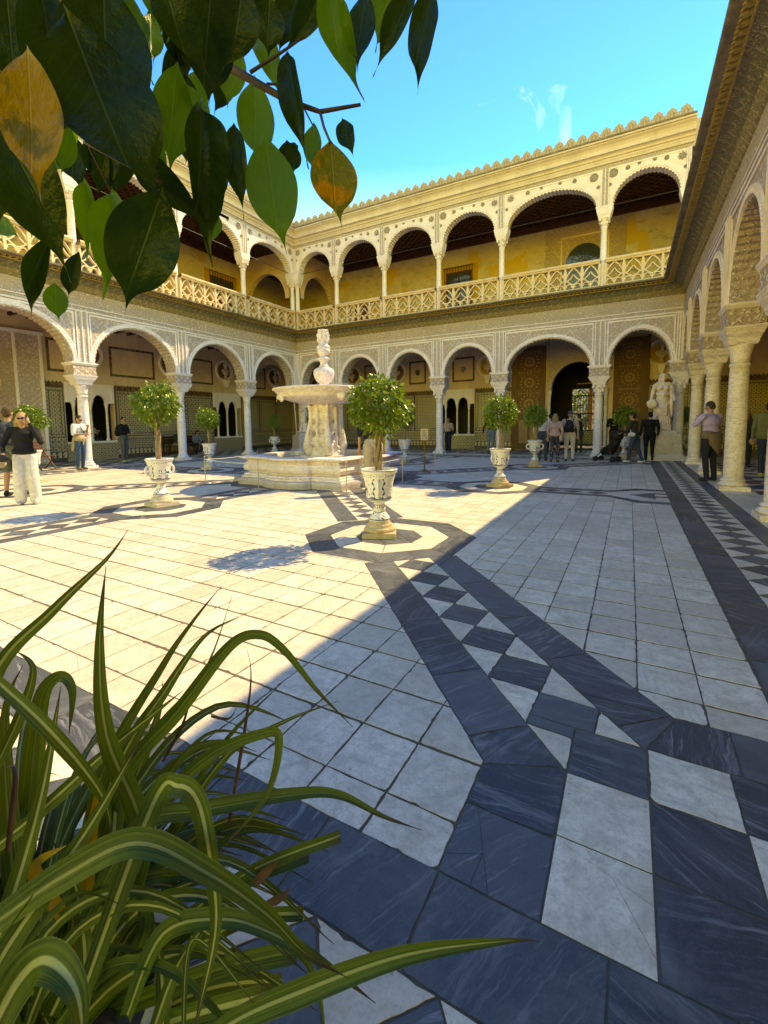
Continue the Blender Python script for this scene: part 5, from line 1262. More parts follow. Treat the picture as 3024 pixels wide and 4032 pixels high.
# ------------------------------------------------------------------ people
_cl = {}
def cloth(c, rough=0.85):
    k = tuple(c)
    if k not in _cl:
        t = NT('fabric'); v = t.co(); n = t.noise(v, 18, 4, 0.6); f = t.noise(v, 5, 4, 0.6); t.bump(f, 0.5, 0.03); _cl[k] = t.done(t.mix(t.rng(n, 0.3, 0.7), c, tuple(x*0.72 for x in c)), rough, 0.25)
    return _cl[k]
def floral():
    t = NT('floral_fabric'); v = t.co(); n = t.voro(t.mapping(v, (1,1,0.8)), 17); m = t.noise(v, 24, 3); return t.done(t.mix(t.rng(t.math('ADD', n, t.math('MULTIPLY', m, 0.4)), 0.42, 0.52), (0.50,0.45,0.42), (0.035,0.035,0.06)), 0.85)
M_FLORAL = floral()
SKIN = cloth((0.50,0.27,0.17), 0.55); SKIN2 = cloth((0.42,0.21,0.13), 0.55); EYEM = cloth((0.02,0.015,0.012), 0.3); LIP = cloth((0.38,0.13,0.10), 0.5)
def hand(s, w, d, m, pinch=0.0):
    w = Vector(w); d = Vector(d).normalized(); up = Vector((0,0,1)) if abs(d.z) < 0.8 else Vector((0,1,0)); sd = d.cross(up).normalized(); pn = sd.cross(d).normalized()
    s.seg(w, w+d*0.085, 0.026, 0.034, m)
    for i, (o, l) in enumerate(((-0.030,0.068),(-0.010,0.082),(0.010,0.078),(0.030,0.060))):
        a = w+d*0.085+sd*o; k = a+d*l*0.55+sd*o*0.35-pn*0.012; s.seg(a, k, 0.0095, 0.009, m); s.seg(k, k+d*l*0.45-pn*(0.02+pinch), 0.009, 0.0078, m)
    t0 = w+d*0.03-sd*0.028; s.seg(t0, t0+d*0.04-sd*0.028, 0.012, 0.011, m); s.seg(t0+d*0.04-sd*0.028, t0+d*0.075-sd*0.03-pn*0.01, 0.011, 0.009, m)
def person(label, pos, rz, h=1.72, top=(0.1,0.1,0.1), bottom=(0.05,0.06,0.1), shoes=(0.05,0.05,0.05), skin=SKIN, hair=(0.05,0.03,0.02), style='short', sleeve='long', legs='long', la=None, ra=None, lean=0.0, stance=None, wide=1.0, bulk=1.0, head=(0,0), sit=None, bottom_mat=None, specs=False, flare=1.0, cap=None, belt=None, over=None, group=None):
    """stands at the origin facing +y; la/ra = (elbow, wrist, hand direction); head = (turn, nod)"""
    mt = [cloth(top), bottom_mat or cloth(bottom), cloth(shoes), skin, cloth(hair), EYEM, LIP, cloth(cap or hair), cloth(over or top)]
    T, B, S, K, H, E_, L_, C_, O_ = range(9)
    s = Sculpt(); k = bulk
    hipz = 0.92 if sit is None else sit
    dz = hipz-0.92
    def P(x, y, z):                                # upper body, tilted about the hips
        y2, z2 = y, z-0.92; c, s_ = math.cos(lean), math.sin(lean); return Vector((x, y2*c+z2*s_, hipz+z2*c-y2*s_))
    s.blob(P(0,0,0.96), (0.165*k,0.118*k,0.13), B); s.blob(P(0,0.005,1.10), (0.152*k,0.115*k,0.15), T); s.blob(P(0,0.0,1.27), (0.168*k,0.118*k,0.17), T); s.seg(P(-0.145,-0.005,1.395), P(0.145,-0.005,1.395), 0.066, 0.066, T)
    if flare > 1: s.blob(P(0,0,1.0), (0.175*k*flare,0.13*k*flare,0.10), T)
    if belt: s.seg(P(-0.10,0.02,1.02), P(0.10,0.02,1.02), 0.115*k, 0.115*k, T)
    s.seg(P(0,0,1.41), P(0,0.012,1.52), 0.054, 0.05, K)
    # head in its own frame
    hc = P(0,0.02,1.60); HR = Matrix.Rotation(head[0], 3, 'Z') @ Matrix.Rotation(-lean-head[1], 3, 'X')
    Q = lambda x, y, z: hc+HR @ Vector((x,y,z))
    s.blob(Q(0,0,0.012), (0.072,0.090,0.105), K, HR); s.blob(Q(0,0.028,-0.058), (0.052,0.060,0.055), K, HR); s.seg(Q(0,0.088,0.0), Q(0,0.100,-0.022), 0.011, 0.014, K)
    for sx in (-1, 1): s.blob(Q(sx*0.075,-0.005,-0.005), (0.012,0.02,0.03), K, HR); s.blob(Q(sx*0.030,0.083,0.008), (0.020,0.014,0.011) if not specs else (0.030,0.018,0.020), E_, HR)
    if specs: s.seg(Q(-0.03,0.09,0.01), Q(0.03,0.09,0.01), 0.010, 0.010, E_)
    s.blob(Q(0,0.087,-0.055), (0.022,0.010,0.008), L_, HR)
    s.blob(Q(0,-0.020,0.045), (0.082,0.088,0.088), C_, HR)
    if cap: s.blob(Q(0,0.085,0.065), (0.065,0.06,0.014), C_, HR); s.blob(Q(0,-0.05,-0.01), (0.07,0.05,0.05), H, HR)
    if style == 'short': s.blob(Q(0,-0.045,0.0), (0.073,0.058,0.075), H, HR)
    if style == 'long':
        s.blob(Q(0,-0.05,-0.03), (0.082,0.062,0.11), H, HR)
        for x in (-0.07,-0.035,0,0.035,0.07): s.chain([Q(x*0.9,-0.055 if abs(x) < 0.06 else -0.02,0.0), Q(x*1.25,-0.075 if abs(x) < 0.06 else -0.03,-0.14), Q(x*1.35,-0.085 if abs(x) < 0.06 else -0.045,-0.26)], [0.04,0.038,0.018], H)
    if style == 'bun': s.blob(Q(0,-0.045,0.0), (0.074,0.06,0.075), H, HR); s.blob(Q(0,-0.11,0.06), 0.04, H)
    if style == 'tail': s.blob(Q(0,-0.045,0.0), (0.074,0.06,0.075), H, HR); s.chain([Q(0,-0.09,0.02), Q(0.02,-0.12,-0.08), Q(0.03,-0.10,-0.18)], [0.03,0.028,0.012], H)
    # arms
    for sx, arm in ((-1, la), (1, ra)):
        sh = P(sx*0.182*k,-0.005,1.395)
        el, wr, hd = arm if arm else ((sx*0.235*k,-0.02,1.13),(sx*0.235*k,0.06,0.90),(0,0.15,-1))
        el, wr = P(*el), P(*wr); r_ = 1.12 if sleeve != 'none' else 0.95
        s.seg(sh, el, 0.056*r_*k**0.5, 0.045*r_, T if sleeve != 'none' else K); s.seg(el, wr, 0.043 if sleeve == 'long' else 0.037, 0.034 if sleeve == 'long' else 0.027, T if sleeve == 'long' else K)
        if sleeve == 'short': s.seg(sh, sh.lerp(el, 0.78), 0.066, 0.064, T); s.seg(sh.lerp(el, 0.8), el, 0.044, 0.042, K)
        hand(s, wr, hd, K)
    # legs
    st = stance or ((-0.10,0.0),(0.10,0.0))
    for sx, ft_ in zip((-1, 1), st):
        hip = Vector((sx*0.088*k, 0, hipz-0.02))
        if sit is None: kn = Vector((hip.x*0.45+ft_[0]*0.55, ft_[1]*0.45+0.02, 0.49)); an = Vector((ft_[0], ft_[1]-0.03, 0.09))
        else: kn = Vector((ft_[0]*1.1, 0.42, hipz+0.02)); an = Vector((ft_[0], ft_[1]+0.40, 0.09))
        if legs == 'short': s.seg(hip, kn.lerp(hip, 0.12), 0.098*k, 0.085*wide, B); s.seg(kn.lerp(hip, 0.15), kn, 0.058, 0.052, K); s.chain([kn, kn.lerp(an, 0.35), an], [0.052,0.052,0.034], K)
        else: s.seg(hip, kn, 0.096*k, 0.068*wide, B); s.chain([kn, kn.lerp(an, 0.4), an], [0.066*wide,0.062*wide*(1+0.25*(wide-1)),0.052*wide**1.6], B)
        fd = Vector((sx*0.14, 1, 0)).normalized(); s.seg(an+Vector((0,-0.02,-0.04)), an+fd*0.13+Vector((0,0,-0.055)), 0.045, 0.036, S); s.seg(an+Vector((0,0,-0.03)), an+Vector((0,0,0.0)), 0.042, 0.04, S)
    o = link('person', s.mesh('person', mt, 0.0135, 3)); o.location = (pos[0], pos[1], pos[2] if len(pos) > 2 else 0.0); o.rotation_euler = (0,0,rz); f = h/1.72; o.scale = (f, f, f)
    tag(o, label, 'person', group); return o
def head_to(x, y, tx, ty): return math.atan2(-(tx-x), ty-y)
def thing_at(mb, name, mats, person_o, label, cat): o = mb.build(name, mats); o.matrix_world = person_o.matrix_basis.copy(); tag(o, label, cat); return o
M_LEATHER = cloth((0.02,0.02,0.022), 0.5)
def child(o, s, name, mats, vox=0.013, sm=3): return link(name, s.mesh(name, mats, vox, sm), o)
def backpack(o, label, c=(0.02,0.02,0.024), y=-0.21, z=1.22):
    s = Sculpt(); s.blob((0,y,z), (0.14,0.09,0.21)); s.blob((0,y-0.07,z-0.08), (0.11,0.05,0.11)); s.seg((-0.1,y,z-0.15),(0.1,y,z-0.15),0.075,0.075)
    for sx in (-1, 1): s.chain([(sx*0.10,y+0.03,z+0.16),(sx*0.115,-0.02,z+0.245),(sx*0.12,0.125,z+0.10),(sx*0.14,0.05,z-0.15),(sx*0.13,y+0.03,z-0.17)], [0.018]*5)
    b = link('backpack', s.mesh('backpack', [cloth(c)], 0.012, 2)); b.matrix_world = o.matrix_basis.copy(); tag(b, label, 'backpack'); return b
def phone(o, p, label, rot=(0.5,0,0)):
    m = MB(); m.box(-0.036,0.036,-0.004,0.004,-0.075,0.075); q = m.build('mobile_phone', M_LEATHER); q.matrix_world = o.matrix_basis @ Matrix.Translation(p) @ Matrix.Rotation(rot[0],4,'X') @ Matrix.Rotation(rot[1],4,'Z'); tag(q, label, 'phone')
# woman on the phone, front left
x, y = -9.53, 3.82
w1 = person('woman in black jacket and wide white trousers holding a phone to her ear', (x,y), head_to(x,y,0,0)-0.15, 1.66, top=(0.016,0.016,0.018), bottom=(0.72,0.70,0.66), shoes=(0.6,0.6,0.56), hair=(0.42,0.27,0.10), style='long', la=((-0.27,0.10,1.16),(-0.13,0.13,1.50),(0.45,-0.05,0.9)), ra=((0.30,0.02,1.13),(0.27,0.20,0.97),(0.1,0.8,-0.5)), specs=True, wide=1.45, flare=1.1, stance=((-0.12,0.04),(0.11,0.0)))
phone(w1, (-0.09,0.12,1.60), 'dark mobile phone at the ear of the woman in white trousers', (0.1,1.4))
s_ = Sculpt(); s_.blob((0.26,0.33,0.90), (0.10,0.045,0.07)); s_.chain([(0.14,0.33,0.95),(0.22,0.30,1.02),(0.33,0.31,1.0),(0.38,0.33,0.93)], [0.010]*4); s_.blob((0.29,0.31,0.80), (0.08,0.05,0.07), 1)
b = link('handbag', s_.mesh('handbag', [M_LEATHER, cloth((0.42,0.33,0.2))], 0.012, 2)); b.matrix_world = w1.matrix_basis.copy(); tag(b, 'small black handbag held by the woman in white trousers', 'handbag')
# person cut by the left edge
x, y = -10.95, 4.15
p = person('person in grey-green shirt and dark shorts cut off by the left edge', (x,y), head_to(x,y,-14,9), 1.80, top=(0.17,0.19,0.15), bottom=(0.10,0.12,0.10), shoes=(0.025,0.025,0.025), sleeve='short', legs='short', hair=(0.1,0.06,0.03), stance=((-0.12,0.02),(0.12,0.10)), bulk=1.1)
backpack(p, 'dark backpack on the person at the left edge', (0.03,0.035,0.045))
# man with jacket round his waist, leaning on the first column
x, y = -15.75, 7.85
m3 = person('man in white shirt and jeans with a tan jacket tied round his waist', (x,y), head_to(x,y,-12,9.5), 1.78, top=(0.75,0.74,0.74), bottom=(0.045,0.10,0.17), shoes=(0.30,0.20,0.11), hair=(0.05,0.04,0.035), sleeve='short', bulk=1.15, la=((-0.27,0.04,1.18),(-0.08,0.24,1.34),(0.5,0.3,0.5)), ra=((0.26,0.02,1.13),(0.12,0.30,1.12),(-0.3,0.9,0)), head=(0,0.45), specs=True)
phone(m3, (0.04,0.40,1.16), 'phone in the hand of the man in the white shirt', (1.2,0.2))
s_ = Sculpt(); s_.seg((-0.085,0.01,0.99),(0.085,0.01,0.99),0.138,0.138)
for a in range(-4, 5):
    t = a*0.34-1.57; s_.seg((0.165*math.cos(t),0.14*math.sin(t),1.0),(0.22*math.cos(t),0.20*math.sin(t),0.66-0.05*(a % 2)),0.04,0.03)
s_.seg((0.0,0.15,1.0),(0.06,0.17,0.80),0.03,0.02); child(m3, s_, 'jacket', [cloth((0.45,0.36,0.22))])
m = MB(); m.tube([(0.10,0.13,1.38),(0.0,0.15,1.22),(-0.15,0.12,1.05),(-0.22,0.0,0.98)], 0.012, 6); m.build('strap', M_LEATHER, m3)
# man with backpack under the arcade
x, y = -17.5, 10.35
p = person('man in black top and grey jeans with pale green shoes under the left arcade', (x,y), head_to(x,y,-14,12), 1.78, top=(0.015,0.015,0.017), bottom=(0.12,0.125,0.12), shoes=(0.45,0.55,0.25), hair=(0.02,0.015,0.012), ra=((0.24,0.05,1.13),(0.08,0.30,1.13),(-0.5,0.8,0)), la=((-0.24,0.05,1.13),(-0.04,0.28,1.10),(0.5,0.8,0)), specs=True, head=(-0.3,0))
backpack(p, 'black backpack worn by the man in grey jeans', (0.014,0.015,0.018))
# reader inside the first twin window
p = person('reader in white sweater sitting inside the first twin window', (-20.55,10.75,0.28), head_to(0,0,1,0.3), 1.62, top=(0.5,0.48,0.45), bottom=(0.03,0.03,0.04), hair=(0.03,0.02,0.015), sit=0.62, la=((-0.2,0.12,1.15),(-0.05,0.30,1.25),(0,0.6,0.6)), ra=((0.2,0.12,1.15),(0.05,0.30,1.25),(0,0.6,0.6)), head=(0,0.3))
# bench with two visitors
def bench(pos, rz, L, label):
    b = empty('bench', (pos[0],pos[1],0), rz); tag(b, label, 'bench')
    for k in range(4): m = MB(); m.box(-L/2,L/2,-0.22+0.115*k,-0.22+0.115*k+0.095,0.42,0.45); m.build('seat_slat', M_BENCH, b)
    for k in range(3): m = MB(); m.box(-L/2,L/2,-0.25-0.02*k,-0.225-0.02*k,0.56+0.13*k,0.65+0.13*k); m.build('back_slat', M_BENCH, b)
    for sx in (-1, 1):
        m = MB(); m.box(sx*L/2-0.03,sx*L/2+0.03,0.16,0.22,0.0,0.62); m.build('leg', M_BENCH, b); m = MB(); m.box(sx*L/2-0.03,sx*L/2+0.03,-0.27,-0.21,0.0,0.96); m.build('leg', M_BENCH, b); m = MB(); m.box(sx*L/2-0.035,sx*L/2+0.035,-0.25,0.24,0.62,0.66); m.build('armrest', M_BENCH, b)
    return b
M_BENCH = mat_wood('dark_bench_wood', (0.05,0.03,0.02), (0.03,0.018,0.012)); M_CHAIR = mat_wood('red_brown_chair_wood', (0.17,0.065,0.035), (0.10,0.04,0.02))
bench((-19.55,14.55), rad(-90), 1.9, 'dark wooden bench under the left arcade with two people seated')
p = person('seated man in dark green shirt and beige trousers on the bench', (-19.5,14.1), rad(-78), 1.74, top=(0.02,0.05,0.045), bottom=(0.30,0.22,0.14), sit=0.50, lean=0.25, sleeve='short', hair=(0.02,0.015,0.012), la=((-0.22,0.15,1.15),(-0.05,0.34,1.12),(0.4,0.8,0)), ra=((0.22,0.15,1.15),(0.05,0.34,1.12),(-0.4,0.8,0)), head=(0,0.1))
p = person('seated person in blue-grey jumper bent over a book on the bench', (-19.45,15.15), rad(-100), 1.66, top=(0.16,0.20,0.28), bottom=(0.02,0.03,0.04), sit=0.50, lean=0.4, hair=(0.05,0.02,0.012), style='long', la=((-0.22,0.15,1.15),(-0.05,0.38,1.10),(0.4,0.8,0)), ra=((0.22,0.15,1.15),(0.05,0.38,1.10),(-0.4,0.8,0)), head=(0,0.4), shoes=(0.4,0.4,0.4))
s_ = Sculpt(); s_.blob((0,0,0.2), (0.16,0.13,0.2)); s_.blob((0.08,-0.1,0.15), (0.10,0.07,0.11), 1); b = link('backpack', s_.mesh('backpack', [cloth((0.20,0.10,0.03)), cloth((0.12,0.06,0.02))], 0.014, 2)); b.location = (-18.95,14.5,0); tag(b, 'tan backpack standing on the floor by the bench', 'backpack')
# chair at the far left, behind the woman
c = empty('folding_chair', (-17.1,7.35,0), rad(-70)); tag(c, 'red-brown slatted wooden chair behind the woman in white trousers', 'chair')
for k in range(5): m = MB(); m.box(-0.26,0.26,-0.2+0.085*k,-0.2+0.085*k+0.07,0.43,0.45); m.build('seat_slat', M_CHAIR, c)
for k in range(4): m = MB(); m.box(-0.26,0.26,-0.27-0.015*k,-0.25-0.015*k,0.56+0.1*k,0.635+0.1*k); m.build('back_slat', M_CHAIR, c)
for sx in (-1, 1):
    for (y0, y1, z1) in ((0.22,-0.25,0.62),(-0.22,0.2,0.45)): m = MB(); m.tube([(sx*0.27,y0,0.0),(sx*0.27,y1,z1)], 0.022, 6); m.build('leg', M_CHAIR, c)
    m = MB(); m.tube([(sx*0.27,-0.25,0.45),(sx*0.27,-0.33,0.98)], 0.022, 6); m.build('back_post', M_CHAIR, c); m = MB(); m.box(sx*0.27-0.025,sx*0.27+0.025,-0.28,0.22,0.62,0.65); m.build('armrest', M_CHAIR, c)
# person leaning over the fountain, hidden by the nearest crown
x, y = -4.55, 7.75
p = person('person in black top and beige shorts leaning towards the fountain behind the nearest tree', (x,y), head_to(x,y,-6.8,9.2), 1.78, top=(0.022,0.021,0.022), bottom=(0.50,0.42,0.32), legs='short', sleeve='short', lean=0.28, bulk=1.15, hair=(0.04,0.03,0.02))
# rear gallery
x, y = -7.95, 21.0
p = person('woman in pale pink tee and dark trousers walking before the rear twin window', (x,y), head_to(x,y,-6.5,12), 1.66, top=(0.52,0.38,0.33), bottom=(0.018,0.022,0.045), hair=(0.10,0.03,0.015), style='tail', sleeve='short', wide=1.35, stance=((-0.09,0.10),(0.09,-0.10)), ra=((0.25,-0.03,1.13),(0.25,0.10,0.92),(0,0.3,-1)))
s_ = Sculpt(); s_.blob((-0.24,0.0,0.92), (0.06,0.13,0.13)); s_.chain([(-0.2,0.05,1.0),(-0.05,0.13,1.25),(0.1,0.04,1.44),(0.0,-0.12,1.3),(-0.2,-0.08,1.0)], [0.009]*5); b = link('shoulder_bag', s_.mesh('shoulder_bag', [M_LEATHER], 0.012, 2)); b.matrix_world = p.matrix_basis.copy(); tag(b, 'black shoulder bag of the woman in the pink tee', 'handbag')
x, y = -5.6, 20.3
p = person('person in black jumper and light jeans behind the tree right of the sign', (x,y), head_to(x,y,-5.5,30), 1.80, top=(0.012,0.012,0.015), bottom=(0.13,0.20,0.28), la=((-0.30,0.0,1.14),(-0.36,0.05,0.92),(-0.2,0.2,-1)))
x, y = -2.72, 16.75
p = person('man in white sweater and dark jeans behind the shaded potted tree', (x,y), head_to(x,y,-2.5,30), 1.78, top=(0.50,0.51,0.53), bottom=(0.045,0.06,0.085), la=((-0.33,-0.02,1.16),(-0.27,0.0,0.93),(0.1,0.2,-1)), hair=(0.1,0.07,0.04), bulk=1.05)
x, y = -2.24, 16.2
p = person('woman in pink sweater and floral trousers walking away towards the portal', (x,y), head_to(x,y,-2.1,30), 1.66, top=(0.58,0.38,0.34), bottom_mat=M_FLORAL, hair=(0.36,0.24,0.12), style='long', shoes=(0.10,0.06,0.05), flare=1.12, bulk=1.05, stance=((-0.10,-0.05),(0.10,0.05)))
s_ = Sculpt(); s_.blob((0.21,-0.06,0.86), (0.055,0.09,0.12)); s_.chain([(0.2,-0.06,0.95),(0.05,-0.155,1.2),(-0.1,-0.03,1.45),(0.0,0.15,1.25),(0.2,0.05,0.97)], [0.010]*5); b = link('shoulder_bag', s_.mesh('shoulder_bag', [cloth((0.55,0.48,0.38))], 0.012, 2)); b.matrix_world = p.matrix_basis.copy(); tag(b, 'cream shoulder bag of the woman in floral trousers', 'handbag')
x, y = -1.83, 16.8
p = person('man in beige sweater, white trousers and cap walking away with a backpack', (x,y), head_to(x,y,-1.8,30), 1.76, top=(0.46,0.36,0.29), bottom=(0.62,0.58,0.54), hair=(0.25,0.2,0.17), cap=(0.06,0.07,0.10), shoes=(0.03,0.03,0.035), bulk=1.1, stance=((-0.10,-0.04),(0.10,0.03)))
backpack(p, 'black backpack on the man in white trousers')
x, y = -2.0, 21.9
p = person('visitor in grey-green jacket and dark trousers in front of the barred window', (x,y), head_to(x,y,-2.0,30), 1.74, top=(0.28,0.27,0.20), bottom=(0.05,0.05,0.045), hair=(0.05,0.03,0.02)); backpack(p, 'dark backpack on the visitor before the barred window', (0.03,0.03,0.03))
x, y = -3.05, 20.6
p = person('dark dressed visitor standing behind the woman with long blonde hair', (x,y), head_to(x,y,-2.0,30), 1.74, top=(0.02,0.02,0.022), bottom=(0.02,0.02,0.025), hair=(0.03,0.02,0.015))
x, y = -0.62, 22.4
p = person('man in black suit looking down at his phone beside the portal column', (x,y), head_to(x,y,-0.6,0), 1.80, top=(0.010,0.010,0.012), bottom=(0.012,0.012,0.016), hair=(0.012,0.010,0.01), la=((-0.25,0.05,1.13),(-0.06,0.28,1.16),(0.5,0.8,0)), ra=((0.25,0.05,1.13),(0.06,0.28,1.16),(-0.5,0.8,0)), head=(0,0.4), specs=True)
# woman with the stroller
x, y = 0.18, 16.95
w2 = person('woman in dark jacket and jeans pushing a black stroller', (x,y), head_to(x,y,-2.0,17.9), 1.66, top=(0.035,0.034,0.034), bottom=(0.025,0.055,0.12), shoes=(0.6,0.6,0.6), hair=(0.02,0.015,0.012), style='bun', lean=0.15, flare=1.1, stance=((-0.08,0.22),(0.09,-0.18)), la=((-0.22,0.10,1.16),(-0.14,0.36,1.08),(0,1,-0.2)), ra=((0.22,0.10,1.16),(0.14,0.36,1.08),(0,1,-0.2)))
s_ = Sculpt(); s_.chain([(-0.22,0.05,1.02),(-0.10,0.14,1.2),(0.08,0.07,1.42)], [0.02]*3); s_.blob((-0.24,0.02,0.98), (0.05,0.13,0.08)); b = link('shoulder_bag', s_.mesh('shoulder_bag', [cloth((0.55,0.55,0.56))], 0.012, 2)); b.matrix_world = w2.matrix_basis.copy(); tag(b, 'white crossbody bag of the woman pushing the stroller', 'handbag')
st = empty('stroller', (x,y,0), w2.rotation_euler.z); tag(st, 'black folding baby stroller with small wheels pushed by the woman in jeans', 'stroller'); M_BLK = cloth((0.010,0.010,0.011), 0.6)
for sx in (-1, 1):
    m = MB(); m.tube([(sx*0.20,0.40,1.06),(sx*0.21,0.75,0.62),(sx*0.21,1.22,0.14)], 0.016, 7); m.build('frame_tube', M_IRON, st); m = MB(); m.tube([(sx*0.21,0.78,0.60),(sx*0.22,0.62,0.12)], 0.014, 7); m.build('frame_tube', M_IRON, st)
    for (yy, dx) in ((1.22,0.0),(0.62,0.0)):
        for q in (-0.035, 0.035):
            m = MB(); m.T = Matrix.Translation((sx*0.21+q, yy, 0.085)) @ Matrix.Rotation(rad(90),4,'Y'); m.lathe([(0.03,-0.012),(0.07,-0.014),(0.085,-0.01),(0.085,0.01),(0.07,0.014),(0.03,0.012)], 18); m.build('wheel', M_BLK, st)
m = MB(); m.tube([(-0.20,0.40,1.06),(0.20,0.40,1.06)], 0.017, 8); m.build('handlebar', M_BLK, st)
s_ = Sculpt(); s_.chain([(0,0.55,0.95),(0,0.66,0.62),(0,0.75,0.45),(0,1.0,0.40)], [0.16,0.17,0.15,0.10]); s_.blob((0,0.62,0.88), (0.20,0.24,0.20)); s_.blob((0,0.85,0.28), (0.17,0.20,0.07)); s_.seg((-0.1,1.05,0.36),(0.1,1.10,0.25),0.07,0.06); link('seat_and_hood', s_.mesh('seat_and_hood', [M_BLK], 0.016, 3), st)
x, y = 0.62, 18.0
p = person('dark dressed visitor half hidden behind the woman with the stroller', (x,y), head_to(x,y,-2,30), 1.70, top=(0.010,0.011,0.013), bottom=(0.012,0.014,0.02), hair=(0.012,0.01,0.01), style='bun', bulk=1.15)
# man in the lilac shirt
x, y = 1.62, 12.35
m4 = person('man in lilac shirt with a brown jacket round his waist leaning between the columns', (x,y), head_to(x,y,-1.2,15.5), 1.80, top=(0.50,0.38,0.66), bottom=(0.02,0.022,0.035), shoes=(0.03,0.03,0.032), hair=(0.05,0.04,0.035), bulk=1.18, la=((-0.30,0.12,1.22),(-0.05,0.26,1.38),(0.5,0.2,0.6)), ra=((0.28,0.10,1.2),(0.04,0.26,1.30),(-0.5,0.5,0.4)), head=(0.1,0.35), lean=0.05, specs=True)
s_ = Sculpt(); s_.seg((-0.09,0.0,0.99),(0.09,0.0,0.99),0.140,0.140)
for a in range(-3, 4): t = a*0.30-1.57; s_.seg((0.16*math.cos(t),0.14*math.sin(t),1.0),(0.15*math.cos(t),0.17*math.sin(t),0.62+0.06*abs(a)),0.045,0.03)
child(m4, s_, 'jacket', [cloth((0.20,0.14,0.085))])
x, y = 2.95, 13.9
p = person('person in olive padded jacket and jeans cut by the right edge', (x,y), head_to(x,y,3.6,30), 1.78, top=(0.20,0.19,0.09), bottom=(0.03,0.045,0.08), shoes=(0.50,0.48,0.15), hair=(0.03,0.02,0.015), flare=1.15, bulk=1.2)
s_ = Sculpt()
for k in range(6): s_.seg((-0.10,0.0,0.98+0.075*k),(0.10,0.0,0.98+0.075*k),0.150,0.150)
child(p, s_, 'padded_jacket', [cloth((0.20,0.19,0.09))])
x, y = 2.95, 16.3
p = person('visitor in dark patterned top in the gloom behind the right columns', (x,y), head_to(x,y,2,0), 1.66, top=(0.05,0.055,0.045), bottom=(0.03,0.03,0.03), hair=(0.04,0.025,0.02), style='long')
